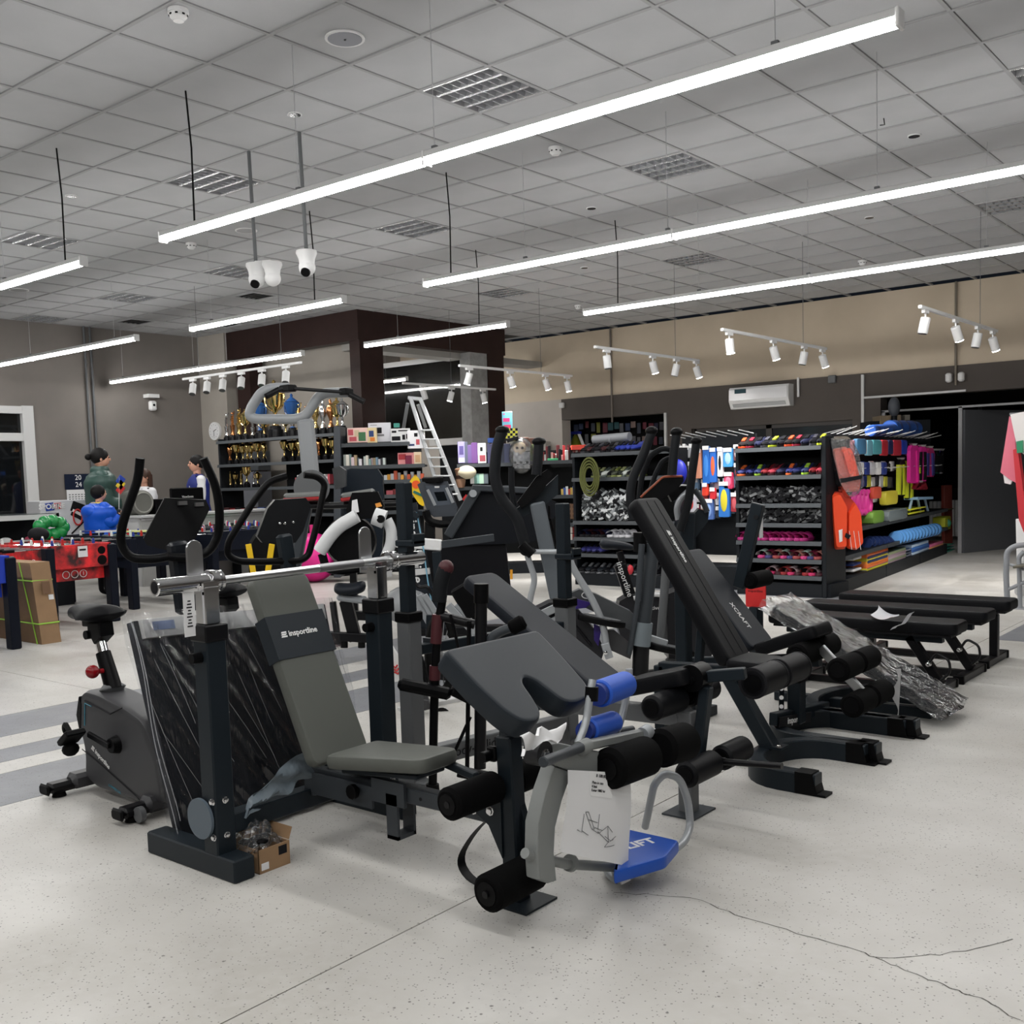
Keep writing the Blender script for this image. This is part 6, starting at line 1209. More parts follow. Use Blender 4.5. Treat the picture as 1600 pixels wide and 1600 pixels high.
# ---- pegboard with hanging swim gear ----
D_=T('pegboard','pegboard with hooks between the two shoe shelves','pegboard',(-6.5,12.1,0)); P('panel',G().span((-7.0,12.15,.4),(-5.95,12.2,1.95)),mat('peg panel',(.015,.017,.02),.6),D_,0)
for i in range(14): x=-6.95+.075*i; P('hook',G().cyl((x,12.15,1.93+.02*(i%2)),(x-.02,11.80,1.97+.02*(i%2)),.006,n=6),wht,D_)
P('pegboard_base',G().span((-7.0,11.75,0),(-5.95,12.2,.3),b=.01),shf,D_)
w=lambda x,y,k=0.: AY(x,y,11.85)+EY*k
def hang(name,lab,cat,grp,x0,y0,x1,y1,m,inner=None,k=0.,card=True):
    t=T(name,lab,cat,w((x0+x1)/2,(y0+y1)/2,k))
    if grp: t['group']=grp
    a,b=w(x0,y1,k),w(x1,y0,k); c=(a+b)/2; wd,hh=(b-a).x,(b-a).z
    P('pouch',G().prism([(p.x,p.y) for p in fillet([V((-wd/2,-hh/2,0)),V((wd/2,-hh/2,0)),V((wd/2*.85,hh/2,0)),V((-wd/2*.85,hh/2,0))],.02,2,True)],c,EX,EZ,.05,.008),m,t)
    if card: P('header_card',G().box(c+EZ*(hh/2-.02)-EY*.03,(wd*.8,.01,.05)),wht,t,0)
    if inner: P('content',G().ball(c-EY*.02-EZ*.01,min(wd,hh)*.42,10,8,(max(.4,wd/min(wd,hh)*.8),.25,hh/min(wd,hh)*.8)),inner,t)
    return t
cl=mat('clear blister',(.42,.43,.46),.2)
for i in range(7): hang('goggle_pack','clear pack of silver goggles hanging left on the pegboard','goggles','clear goggle packs on the pegboard',1058+5*i,694+3*(i%2),1063+5*i,716,cl,K(60,62,70)); 
for i in range(6): hang('goggle_pack','clear pack of grey goggles in the second hanging row','goggles','grey goggle packs in the second pegboard row',1060+5*i,720+2*(i%2),1065+5*i,745,K(160,165,170),K(110,112,118))
hang('swim_fin','salmon swimming fin hanging on the pegboard','fin',None,1086,702,1097,748,K(205,140,115)); hang('swim_fin','bright blue long fin hanging on the pegboard','fin',None,1099,697,1110,756,K(25,95,180),K(60,130,210)); hang('swim_fin','blue fin with orange tip right of the long blue fin','fin',None,1110,700,1120,754,K(35,100,190),K(220,100,60)); hang('snorkel_set','white carded black snorkel hanging on the pegboard','snorkel',None,1122,699,1130,745,K(225,225,228),ink); hang('mask_pack','light blue mask pack hanging on the pegboard','mask',None,1131,700,1146,730,K(60,140,205),K(150,190,215)); hang('mask_pack','pink mask pack under the light blue one','mask',None,1132,738,1146,764,K(195,50,90),K(225,120,150))
hang('swim_fin','orange red fin blade in the lower left of the pegboard','fin',None,1098,755,1107,775,K(215,60,40)); hang('swim_fin','red fin blade beside the orange one','fin',None,1110,762,1119,780,K(200,40,50)); hang('swim_fin','yellow edged blue fin in the lower pegboard row','fin',None,1124,753,1141,808,K(40,110,190),K(215,200,50)); hang('mask_pack','red boxed mask at the lower right of the pegboard','mask',None,1143,770,1154,800,K(150,40,50),K(200,90,100)); hang('arm_band','colourful arm bands hanging under the silver goggles','arm bands',None,1072,772,1088,800,K(190,190,200),K(190,60,60)); hang('arm_band','blue arm bands hanging beside the red fins','arm bands',None,1100,780,1116,812,K(70,100,160),K(120,150,200)); hang('goggle_pack','dark red goggle box at the right edge of the pegboard','goggles',None,1147,695,1157,720,K(90,50,56),K(200,200,205)); hang('goggle_pack','dark goggle box below the dark red one','goggles',None,1148,724,1158,750,K(40,40,60),K(160,60,70))
for r_ in range(3):
    for i in range(9):
        x=1060+10.6*i+rb.uniform(-2,2); y=(748,768,790)[r_]+rb.uniform(-3,3); c=((190,190,196),(70,110,170),(190,60,60),(60,64,74),(210,160,130),(120,150,180),(220,220,222),(150,40,80))[rb.randrange(8)]
        hang('swim_pack','small carded swim item in the lower rows of the pegboard','pack','small carded swim items on the pegboard',x,y,x+rb.uniform(6,9),y+rb.uniform(14,19),K(*c),None,.10)
S1('blue_cone',G().ball((AY(1060,738,11.2)),.16,14,10,(.7,.5,1)),K(20,30,140),'deep blue foam shape behind the elliptical handles','swim aid')
# ---- gondola C ----
pC=V((-4.74,11.98,0)); dC=V((-.59,5.9,0)).normalized(); nC=V((dC.y,-dC.x,0)); LC=5.95
C_=T('gondola_shelf','long black gondola shelf of swimming gear running into the dark opening','shelf',pC+dC*3); rC=Matrix((dC,nC,EZ)).transposed()
def cb(t,name,u0,u1,n0,n1,z0,z1,m,b=0): return P(name,G().box(pC+dC*(u0+u1)/2+nC*(n0+n1)/2+EZ*(z0+z1)/2,(abs(u1-u0),abs(n1-n0),abs(z1-z0)),rC,b=b),m,t,30 if b else 0)
cb(C_,'back_panel',0,LC,-.5,-.45,0,1.75,shb)
for a,b in ((0,1.95),(1.98,3.95),(3.98,LC)):
    cb(C_,'plinth',a,b,-.45,.0,0,.16,shf,.004)
    for z in (.75,.44): s=cb(C_,'shelf_board',a,b,-.45,-.0,z-.03,z,shf); cb(s,'price_rail',a,b,.0,.012,z-.05,z,edge)
cb(C_,'top_beam',0,LC,-.48,-.26,1.86,1.90,shf)
for i in range(22): u=.15+.26*i; P('hook',G().cyl(pC+dC*u-nC*.28+EZ*1.90,pC+dC*u-nC*.03+EZ*(1.95+.02*(i%3)),.004,n=6),offw,C_)
for i in range(14): u=.6+.38*i; P('hook',G().cyl(pC+dC*u-nC*.43+EZ*1.42,pC+dC*u-nC*.0+EZ*1.47,.004,n=6),offw,C_)
wc=lambda x,y,k=0.: AP(x,y,pC+nC*k,nC)
def ch(name,lab,cat,grp,x0,y0,x1,y1,m,th=.08,k=-.08,inner=None,fl_=.03):
    a,b=wc(x0,y1,k),wc(x1,y0,k); c=(a+b)/2; wd,hh=abs((b-a).dot(dC)),b.z-a.z
    g=G().prism([(p.x,p.y) for p in fillet([V((-wd/2,-hh/2,0)),V((wd/2,-hh/2,0)),V((wd/2,hh/2,0)),V((-wd/2,hh/2,0))],fl_,2,True)],V((0,0,0)),dC,EZ,th,min(.012,th*.3))
    if inner:
        t=T(name,lab,cat,c); t['group']=grp or lab; P('body',G().add([v+c for v in g.v],g.f),m,t); P('content',G().ball(c+nC*th*.4,min(wd,hh)*.4,10,8,(.8,.5,max(.8,hh/wd*.7))),inner,t)
        if not grp: del t['group']
        return t
    o=link(name,g.mesh(name,m,V((0,0,0)),30)); o.location=c; o['label']=lab; o['category']=cat
    if grp: o['group']=grp
    return o
or_=mat('orange vest fabric',s2l(240,78,40),.5,bump=.4,bscale=25); or2=mat('bagged vest fabric',s2l(200,95,80),.5,bump=.4,bscale=25)
# orange vests on the end cap
wE=lambda x,y,k=0.: AP(x,y,(-4.62,11.75,0),(.63,-.77,0))+V((.63,-.77,0))*k
def slabE(t,name,pts,th,m,k=0.,rad=.03):
    ol=fillet([wE(x,y,k) for x,y in pts],rad,3,True); n=len(ol); nn_=V((-.63,.77,0)); g=G()
    cc=sum(ol,V((0,0,0)))/n; fr_=[cc+(q-cc)*.9-nn_*th*.5 for q in ol]; bk_=[cc+(q-cc)*.95+nn_*th*.5 for q in ol]
    vs=fr_+ol+bk_; g.add(vs,[tuple(range(n)),tuple(range(3*n-1,2*n-1,-1))]+[(j*n+i,(j+1)*n+i,(j+1)*n+(i+1)%n,j*n+(i+1)%n) for j in (0,1) for i in range(n)]); return P(name,g,m,t,60)
v=T('life_vest','orange life vest in a clear bag hanging on the shelf end','life vest',wE(1318,730)); slabE(v,'vest',((1298,702),(1322,697),(1334,712),(1344,755),(1342,768),(1312,770),(1306,740)),.14,or2); slabE(v,'front_pocket',((1310,702),(1326,700),(1338,745),(1325,752)),.08,or_,.08); slabE(v,'belt',((1306,748),(1342,742),(1342,748),(1308,755)),.03,ink,.12,.005); slabE(v,'plastic_bag',((1289,683),(1325,681),(1338,705),(1348,760),(1338,775),(1320,780),(1305,755),(1294,710)),.26,film2,.0)
v=T('life_vest','bright orange open life vest hanging below the bagged one','life vest',wE(1322,815))
slabE(v,'left_panel',((1297,772),(1310,768),(1322,790),(1321,858),(1304,859),(1300,820)),.14,or_); slabE(v,'right_panel',((1323,800),(1334,782),(1343,800),(1347,850),(1338,860),(1323,857)),.14,or_); slabE(v,'collar',((1300,768),(1316,768),(1334,782),(1340,796),(1322,802),(1312,800)),.10,mat('vest inner',s2l(200,60,40),.5),-.03)
slabE(v,'label',((1307,828),(1313,826),(1313,845),(1308,847)),.01,wht,.08,.003); slabE(v,'strap',((1318,832),(1326,836),(1322,842),(1316,838)),.02,ink,.09,.004)
for k,x in enumerate((1297,1304,1311)): P('cord',G().tube([wE(x+26,829,.09),wE(x+30,858,.09)],.003,4),wht,v)
for r_,(y0,xa,xb) in enumerate(((722,1345,1402),(744,1348,1402),(768,1344,1402),(704,1417,1424))):
    for i in range(int((xb-xa)/6.5)):
        x=xa+6.5*i; c=((225,225,228),(40,60,150),(30,30,36),(200,60,70),(90,170,190),(60,60,70),(210,205,70),(160,165,175))[rb.randrange(8)]
        ch('swim_pack','small carded swim item hanging on the gondola','pack','small carded items hanging on the gondola',x,y0+rb.uniform(-2,2),x+rb.uniform(4.5,6),y0+rb.uniform(14,19),K(*c),.03,-.2,None,.01)
# rolled blue mats on top
bm=mat('royal blue foam',s2l(25,80,165),.55)
t=T('rolled_mat','smaller blue rolled mat on top of the gondola, left one','roll',wc(1376,672,-.2)); P('roll',G().cyl(wc(1360,673,-.25),wc(1395,671,-.25),.08,n=26,b_=.01),bm,t)
for i in range(3): P('strap',G().cyl(wc(1364+11*i,673,-.25),wc(1367+11*i,673,-.25),.083,n=26),K(20,50,110),t)
t=T('rolled_mat','larger blue rolled mat on top of the gondola, right one','roll',wc(1410,668,-.2)); P('roll',G().cyl(wc(1390,669,-.3),wc(1430,670,-.3),.115,n=28,b_=.01),bm,t)
for i in range(3): P('strap',G().cyl(wc(1396+12*i,669,-.3),wc(1399+12*i,669,-.3),.118,n=28),K(20,50,110),t)
for i,(x0,x1,c) in enumerate(((1331,1341,(205,130,140)),(1343,1352,(215,220,225)),(1353,1361,(120,180,200)),(1362,1375,(90,170,180)),(1376,1385,(185,40,55)),(1386,1393,(30,40,90)),(1394,1406,(180,40,60)),(1406,1415,(30,60,170)))):
    ch('swim_pouch','%s swim cap pouch in the top hanging row of the gondola'%('pink','white','pale teal','teal','red','navy','crimson','royal blue')[i],'pouch',None,x0,688,x1,712-(i%2)*2,K(*c),.05,-.05,None)
ch('swim_pouch','clear pack of green and blue goggles beside the pink pouch','pouch',None,1336,686,1350,710,mat('clear pack blue',(.10,.28,.50),.2,bump=1.,bscale=25),.06,-.02,None,.04)
for i in range(5): ch('goggle_card','white carded goggles in the second hanging row of the gondola','goggles','white goggle cards on the gondola',1342+9*i,722,1348+9*i,742,(wht,K(40,60,140),K(200,200,205))[i%3],.04,-.08)
def wet(x0,x1,y0,y1,m1,m2,lab,k=-.1):
    t=T('swimsuit',lab,'swimsuit',wc((x0+x1)/2,(y0+y1)/2,k),'crowded small garments on the gondola rail' if 'small folded' in lab else None); xm=(x0+x1)/2
    def q(pts,m,nm,kk): 
        ol=[wc(x,y,kk) for x,y in pts]; n=len(ol); g=G().add(ol+[p-nC*.05 for p in ol],[tuple(range(n)),tuple(range(2*n-1,n-1,-1))]+[(i,i+n,(i+1)%n+n,(i+1)%n) for i in range(n)]); return P(nm,g,m,t,25)
    b=q(((x0+3,y0),(x1-3,y0),(x1,y0+9),(x1-2,y1),(xm+1,y1),(xm,y1-14),(xm-1,y1),(x0+2,y1),(x0,y0+9)),m1,'suit',k); q(((x0+1,y0+8),(x0+4,y0+8),(x0+3,y1-2),(x0+.5,y1-2)),m2,'side_stripe',k+.02); q(((x1-4,y0+8),(x1-1,y0+8),(x1-.5,y1-2),(x1-3,y1-2)),m2,'side_stripe',k+.02); q(((xm-4,y0-3),(xm+4,y0-3),(xm+2,y0),(xm-2,y0)),offw,'hanger',k)
yl2=K(215,225,50); pkm=mat('hot pink fabric',s2l(235,40,160),.6)
wet(1405,1416,718,775,kb,yl2,'black swimsuit with yellow side stripes, leftmost of the hanging suits'); wet(1417,1428,712,780,kb,yl2,'longer black and yellow swimsuit beside the first one')
wet(1428,1440,722,742,yl2,yl2,'short yellow top between the black and the pink suits',-.05)
wet(1422,1437,696,755,pkm,pkm,'hot pink suit, leftmost pink one',-.02); wet(1438,1449,698,752,pkm,kb,'hot pink and black suit, second pink one',-.05); wet(1449,1461,700,745,K(200,40,120),K(60,60,140),'dark pink patterned suit at the right end',-.05)
wet(1428,1450,754,765,K(150,24,44),K(150,24,44),'folded dark red shorts under the pink suits',-.05)
for i in range(12): wet(1450+1.9*i,1453+1.9*i,704,720+10*(i%3),(K(60,140,120),K(80,60,140),kb,K(190,190,200))[i%4],kb,'small folded garment on the crowded rail at the far end %s'%('near the pink suits' if i<6 else 'of the gondola'),-.12)
for i in range(4): S1('swim_ring',G().tube([wc(1338+6*i,785,-.1)+EZ*.14*math.sin(a)+dC*.12*math.cos(a) for a in [2*PI*j/20 for j in range(20)]],.035,8,close=True),K(220,60,150),'pink swim ring hanging with its twins beside the orange vest','swim ring','pink swim rings')
ch('arm_band_pack','clear bag with yellow arm bands','arm bands',None,1379,766,1398,790,K(205,190,60),.09,-.05,None,.07); ch('arm_band_pack','red and yellow pack beside the pink rings','arm bands',None,1362,760,1374,780,K(205,80,60),.06,-.05,None,.05); ch('beach_bag','green and yellow netted bag on the upper gondola shelf','bag',None,1352,797,1370,820,K(110,150,60),.2,-.1,None,.09); ch('float_bag','clear bag of grey floats on the upper gondola shelf','bag',None,1374,793,1404,816,mat('clear bag grey',(.16,.19,.20),.2,bump=1.,bscale=20),.25,-.1,None,.10)
for i in range(3): ch('yellow_float','yellow folded float stacked on the upper gondola shelf','float','yellow folded floats',1408,792+6*i,1437-3*i,797+6*i,K(225,225,60),.2,-.12)
t=T('toy_stool','light blue and white folding stool on the upper gondola shelf','stool',wc(1436,790,-.1)); P('seat',G().beam(wc(1423,779,-.1),wc(1448,778,-.1),.2,.04),K(150,190,225),t)
for a,b in ((1425,1420),(1434,1438),(1445,1450)): P('leg',G().beam(wc(a,780,-.1),wc(b,800,-.1),.04,.03,up=nC),K(180,205,225),t)
ch('flat_pack','flat green and yellow pack at the end of the upper gondola shelf','pack',None,1453,794,1476,800,K(120,130,80),.3,-.2); ch('flat_pack','upright yellow and teal pack at the end of the middle gondola shelf','pack',None,1467,806,1476,829,K(200,205,60),.2,-.15,K(60,140,110))
for i in range(6): S1('dumbbell_pair',G().cyl(wc(1357+7*i,848,-.1)-dC*.06,wc(1357+7*i,846,-.1)+dC*.06,.03,n=10).cyl(wc(1357+7*i,848,-.1)-dC*.09,wc(1357+7*i,848,-.1)-dC*.05,.07,n=14).cyl(wc(1357+7*i,846,-.1)+dC*.05,wc(1357+7*i,846,-.1)+dC*.09,.07,n=14),K(30,50,100),'dark blue water dumbbell on the middle gondola shelf','dumbbell','dark blue water dumbbells')
for i in range(13): S1('water_disc',G().cyl(wc(1399+5.1*i,841-1.15*i,-.05),wc(1401+5.1*i,841-1.15*i,-.09),.10,n=18,b_=.01).cyl(wc(1399+5.1*i,841-1.15*i,-.045),wc(1399+5.1*i,841-1.15*i,-.05),.05,n=14),K(80,140,200),'light blue water dumbbell disc standing in a row on the gondola','disc','light blue discs on the gondola')
def kick(x0,x1,y0,y1,pal,n,lab,grp):
    for i in range(n):
        y=y1-(y1-y0)*(i+1)/n; ch('kickboard',lab,'kickboard',grp,x0+rb.uniform(-.5,.5),y,x1+rb.uniform(-1,1),y+(y1-y0)/n*.94,K(*pal[i%len(pal)]),.3,-.18,None,.01)
kick(1336,1370,862,894,((225,140,40),(30,50,90),(200,190,50),(60,60,110),(225,110,50)),10,'orange, navy or yellow kickboard in the leftmost stack of the gondola base','leftmost stack of kickboards')
kick(1371,1399,860,887,((140,120,130),(120,130,100),(160,140,150)),8,'mauve or green kickboard in the second stack of the gondola base','second stack of kickboards')
kick(1400,1408,857,882,((90,96,110),(120,124,140)),6,'grey kickboard in the narrow third stack','third stack of kickboards')
kick(1409,1436,848,878,((60,110,180),(180,200,220),(50,90,160)),8,'blue or white kickboard in the fourth stack','fourth stack of kickboards')
kick(1437,1459,849,872,((220,110,150),(110,90,190),(230,160,110)),7,'pink or purple kickboard in the fifth stack','fifth stack of kickboards')
kick(1460,1477,850,868,((60,150,140),(80,170,150)),4,'teal kickboard in the rightmost stack','rightmost stack of kickboards')
for i in range(4): ch('flip_pack','white and blue pack at the near end of the gondola base','pack','white and blue packs at the gondola end',1321,868+9*i,1334,876+9*i,(wht,K(40,60,130))[i%2],.2,-.15)
# things on top of and behind the gondola
w=plane((-6.2,17.2,0)); pbox('moving_box','brown carton on top of the gondola behind the blue rolls','box',None,1376,649,1391,664,.4,K(125,110,90),.1); pbox('moving_box','second brown carton behind the blue rolls','box',None,1391,648,1408,664,.4,K(132,116,96),.2); pbox('moving_box','grey carton right of the brown cartons','box',None,1414,648,1422,663,.3,K(110,106,98),.2)
P('support',G().box(w(1398,700,.4),(1.0,.5,.9),rot_),shf,T('wall_cabinet','dark cabinet under the cartons in the dark opening','cabinet',w(1398,700,.4)),0)
t=T('plush_head','grey rounded dummy head above the cartons','dummy',w(1397,636)); P('head',G().ball(w(1397,636,.2),.12,16,12,(.8,.8,1.4)),K(70,74,82),t); P('neck_stand',G().cyl(w(1397,650,.2),w(1397,668,.2),.05,n=12),shf,t)
# radiators
for x0,x1,y0,y1,Yr,l in ((1453,1472,783,838,20.9,'white radiator just right of the gondola end'),(1487,1500,781,838,20.9,'white radiator left of the grey door'),(1560,1584,782,840,20.9,'white radiator at the right in the dark room')):
    a,b=AY(x0,y1,Yr),AY(x1,y0,Yr); t=T('radiator',l,'radiator',(a+b)/2); n=max(2,int(round((b.x-a.x)/.08)))
    for i in range(n): P('fin',G().span((a.x+(b.x-a.x)*i/n,Yr-.06,a.z),(a.x+(b.x-a.x)*(i+.85)/n,Yr+.04,b.z),b=.012),offw,t)
    P('pipe',G().cyl((a.x-.4,Yr,a.z+.02),(a.x,Yr,a.z+.02),.015,n=8),offw,t)
S1('post_cover',G().beam(AY(1479,758,18.6),AY(1480,850,18.6),.14,.12,up=NV),mat('dark red wood',(.10,.018,.012),.4),'dark red post standing behind the end of the gondola','post')
# ---- toys behind the dark doorway ----
w=lambda x,y,k=0.: AY(x,y,18.75)+EY*k
t=T('goal_frame','white legged toy basketball frame with a blue top in the dark doorway','goal',w(900,690))
for a,b in (((886,676),(890,704)),((904,677),(914,702))): P('leg',G().beam(w(*a),w(*b),.06,.05,up=NV),wht,t)
P('crossbar',G().beam(w(883,677),w(907,676),.08,.06),K(40,50,150),t)
pal=((26,46,84),(120,120,40),(100,32,40),(50,56,70),(130,110,104),(26,74,80),(80,80,86),(96,26,44),(34,34,60))  # palette darkened, the dimness of the doorway is put into the colours
for i in range(34):
    x=884+4.7*(i%17)*1.0*2/1.0 if False else 884+9*(i%17); r_=i//17
    if x>1036: continue
    y=660+20*r_+rb.uniform(-3,3); pbox('hanging_pack','dim hanging toy pack on the wall seen through the dark doorway','toy','hanging packs behind the dark doorway',x+rb.uniform(-1,1),y,x+rb.uniform(5,9),y+rb.uniform(10,18),.08,cm(*pal[rb.randrange(9)]),.3)
for x,c,l in ((895,(140,140,44),'yellow'),(950,(130,132,50),'second yellow'),(888,(34,80,120),'blue')): S1('net_bag',G().prof(w(x,678,.1),w(x,678,.1)-EZ,[(0,.02),(.1,.08),(.3,.16),(.42,.06)],12),cm(*c),'%s net bag hanging in the dark doorway'%l,'net')
P('panel',G().box(w(968,690,.5),(2.4,.05,1.3)),shb,T('notice_board','dark board carrying the hanging packs behind the doorway','board',w(960,690,.8)),0)
# ---- right edge: garments on a rail, grey trolley ----
w=lambda x,y,k=0.: AY(x,y,8.9)+EY*k
RR=T('garment_rail','clothes rail cut by the right edge of the picture','clothes rail',w(1600,700)); P('rail',G().cyl(w(1578,648),w(1700,640),.015,n=10),grey,RR); P('post',G().cyl(w(1640,645),w(1640,945),.02,n=10),grey,RR)
def cloth(name,pts,m,lab,k,th=.03):
    ol=[w(x,y,k) for x,y in pts]; c=sum(ol,V((0,0,0)))/len(ol); n=len(ol); g=G().add(ol+[p+EY*th for p in ol],[tuple(range(n)),tuple(range(2*n-1,n-1,-1))]+[(i,i+n,(i+1)%n+n,(i+1)%n) for i in range(n)]); return S1(name,g,m,lab,'garment',None,ang=25)
cloth('flag_cloth',((1577,650),(1583,650),(1590,740),(1588,755),(1576,748),(1563,738)),K(225,120,140),'pink hanging cloth with a pale hem at the right edge',0); cloth('flag_cloth',((1567,742),(1582,748),(1578,757),(1569,755)),wht,'white hem corner under the pink cloth',.01); cloth('flag_cloth',((1581,648),(1610,642),(1612,720),(1592,700)),K(225,220,218),'white cloth hanging at the right edge',-.05); cloth('flag_cloth',((1588,703),(1595,700),(1612,830),(1612,850),(1597,811)),K(205,50,60),'red rolled cloth crossing the pink one at the right edge',-.1,.08); cloth('flag_cloth',((1594,690),(1604,688),(1604,707),(1595,708)),K(50,140,100),'small green patch at the right edge',-.12)
TR=T('trolley','grey tube framed trolley cut by the right edge','trolley',w(1585,900)); gt=mat('trolley grey',s2l(150,153,158),.35)
P('frame_tube',G().tube([w(1612,850),w(1585,853),w(1573,862),w(1572,900),w(1574,940)],.022,10,fil=.05),gt,TR); P('frame_tube',G().tube([w(1600,862),w(1592,870),w(1594,950)],.018,10,fil=.03),gt,TR); P('brace',G().cyl(w(1573,922),w(1612,905),.016,n=10).cyl(w(1578,882),w(1600,890),.012,n=8),gt,TR); P('shelf_plate',G().beam(w(1590,884),w(1625,880),.3,.02),K(100,96,84),TR); P('white_panel',G().beam(w(1597,812,.1),w(1600,950,.1),.06,.2,up=NV),wht,TR); P('wheel_cover',G().ball(w(1590,925,.1),.05,10,8),wht,TR)
# ---- foosball tables ----
redp=mat('red printed side',s2l(205,40,44),.4,var=.9,vscale=7,col2=s2l(60,34,36)); redd=mat('dark red printed side',s2l(150,30,36),.4,var=.9,vscale=9,col2=s2l(50,26,30)); felt=mat('green play field',s2l(40,120,70),.7)
def foos(lab,x0,x1,y0,y1,zt,body,endm,legm,sp=True,group=None,teams=(0,0)):
    t=T('foosball_table',lab,'foosball table',((x0+x1)/2,(y0+y1)/2,0)); 
    if group: t['group']=group
    for a,b,c,d,n in ((x0,y0,x1,y0+.03,'side_panel'),(x0,y1-.03,x1,y1,'side_panel'),(x0,y0,x0+.03,y1,'end_panel'),(x1-.03,y0,x1,y1,'end_panel')):
        P(n,G().span((a,b,zt-.26),(c,d,zt),b=.004),endm if n=='end_panel' else body,t)
    P('play_field',G().span((x0+.03,y0+.03,zt-.12),(x1-.03,y1-.03,zt-.10)),felt,t,0); P('under_box',G().span((x0+.05,y0+.05,zt-.40),(x1-.1,y1-.05,zt-.26)),endm,t,0)
    for x in (x0+.06,x1-.03):
        for y in (y0+.0,y1-.0): P('leg',G().span((x-.06,y-.05,0),(x+.06,y+.05,zt-.02),b=.01),legm,t)
    n=6
    for i in range(n):
        x=x0+(x1-x0)*(i+.7)/(n+.4); r=P('rod',G().cyl((x,y0-.30,zt-.03),(x,y1+.12,zt-.03),.009,n=8),chrome,t); P('rod_grip',G().cyl((x,y0-.42,zt-.03),(x,y0-.30,zt-.03),.018,n=10),black,r)
        for j in range(3 if sp else 5):
            y=y0+(y1-y0)*(j+.5)/(3 if sp else 5); P('player',G().span((x-.012,y-.014,zt-.09),(x+.012,y+.014,zt+.03),b=.004).ball((x,y,zt+.04),.014,8,6),(wht,red,K(40,60,150))[(i+teams[0])%3],r)
    return t
navy=mat('table navy',(.004,.006,.013),.4)
F1=foos('red printed foosball table beside the tall carton',-12.45,-10.95,5.50,6.22,.90,redp,redp,navy)
lb=T('price_tag','white price card on the red foosball end panel','tag',(-10.94,5.85,.82)); P('card',G().span((-10.945,5.82,.76),(-10.94,5.93,.88)),paper,lb,0); P('print',G().span((-10.939,5.835,.83),(-10.937,5.91,.85)),ink,lb,0)
P('ball_window',G().cyl((-10.952,6.1,.82),(-10.945,6.1,.82),.045,n=18),black,F1); P('ball_window',G().cyl((-10.952,6.1,.71),(-10.945,6.1,.71),.055,n=18),black,F1)
for i,y in enumerate((5.72,5.82,5.92)): P('number_ring',G().tube([(-11.043+.0,y+.04*math.cos(a),.57+.04*math.sin(a)) for a in [2*PI*k/18 for k in range(18)]],.004,5,close=True),wht,F1)
text('1',.06,wht,F1,(-11.04,5.92,.57),EY,EZ); text('1',.07,wht,F1,(-11.3,5.497,.70),EX,EZ)
P('number_ring',G().tube([(-11.3+.05*math.cos(a),5.495,.70+.05*math.sin(a)) for a in [2*PI*k/18 for k in range(18)]],.004,5,close=True),wht,F1)
foos('blue sided foosball table cut by the left edge',-11.6,-9.97,3.80,4.62,.90,K(30,60,180),K(30,60,180),navy)
foos('black foosball table behind the red one',-13.4,-11.75,6.95,7.75,.90,navy,navy,navy,True)
foos('black foosball table right of the other black one',-13.2,-11.85,8.2,8.95,.88,navy,navy,navy,False)
foos('grey sided foosball table with red, white and blue players before the counter',-14.2,-12.6,9.4,10.2,.88,K(60,62,66),K(60,62,66),K(20,22,26),False)
t=T('playing_mats','sheets and game parts lying on the black foosball table','game parts',(-12.7,7.4,.93))
for i,(dx,dy,c) in enumerate(((0,0,(60,130,210)),(.3,.1,(225,225,150)),(-.4,-.1,(30,50,120)),(.1,-.2,(200,200,205)))): P('sheet',G().box((-12.7+dx,7.35+dy,.925+.008*i),(.35,.12,.02),Rz(i*.4)),cm(*c),t)
# tall carton with green straps
t=T('tall_carton','tall narrow brown carton with green straps standing under the foosball table','box',(-10.6,4.95,0))
P('carton',G().prism([(-11.8,0),(-10.0,0),(-10.14,.80),(-11.8,.80)],(0,4.99,0),EX,EZ,.20,.004),cardb,t)
for z in (.2,.62): P('strap',G().tube([(-11.81,4.885,z),(-9.99-.17*z/.8*.9+.0,4.885,z),(-9.985-.17*z/.8,5.095,z)],.008,4),mat('green strap',s2l(150,200,70),.5),t)
P('strap',G().tube([(-10.35,4.885,.80),(-10.08,4.885,0.0)],.007,4),mat('green strap',s2l(150,200,70)),t); P('print',G().box((-10.06,5.0,.55),(.004,.08,.12),Matrix.Rotation(-.17,3,'Y')),cardb2,t,0); P('label',G().box((-10.075,5.05,.45),(.006,.05,.05),Matrix.Rotation(-.17,3,'Y')),paper,t,0)
# ---- counter and its things ----
CN=T('sales_counter','long white sales counter along the left wall','counter',(-14.3,10,0)); P('worktop',G().span((-14.7,8.55,1.04),(-14.15,12.0,1.08),b=.006),offw,CN); P('front_panel',G().span((-14.3,8.6,0),(-14.25,11.95,1.04)),mat('counter front',s2l(185,185,182),.6),CN,0); P('end_panel',G().span((-14.7,8.58,0),(-14.3,8.62,1.04)),offw,CN,0); P('led_strip',G().span((-14.24,8.6,1.0),(-14.23,11.9,1.03)),wht,CN,0)
t=T('monitor','black monitor seen from behind on the sales counter','monitor',(-14.5,10.3,1.3)); a,b=AX(268,790,-14.45),AX(318,761,-14.45); P('back_shell',G().span((-14.5,a.y,1.18),(-14.45,b.y,b.z),b=.015),black,t); P('stand',G().span((-14.52,(a.y+b.y)/2-.04,1.08),(-14.46,(a.y+b.y)/2+.04,1.2)),black,t); P('base',G().cyl((-14.49,(a.y+b.y)/2,1.08),(-14.49,(a.y+b.y)/2,1.095),.12,n=20),black,t); text('ViewSonic',.05,wht,t,(-14.447,(a.y+b.y)/2,1.33),EY,EZ)
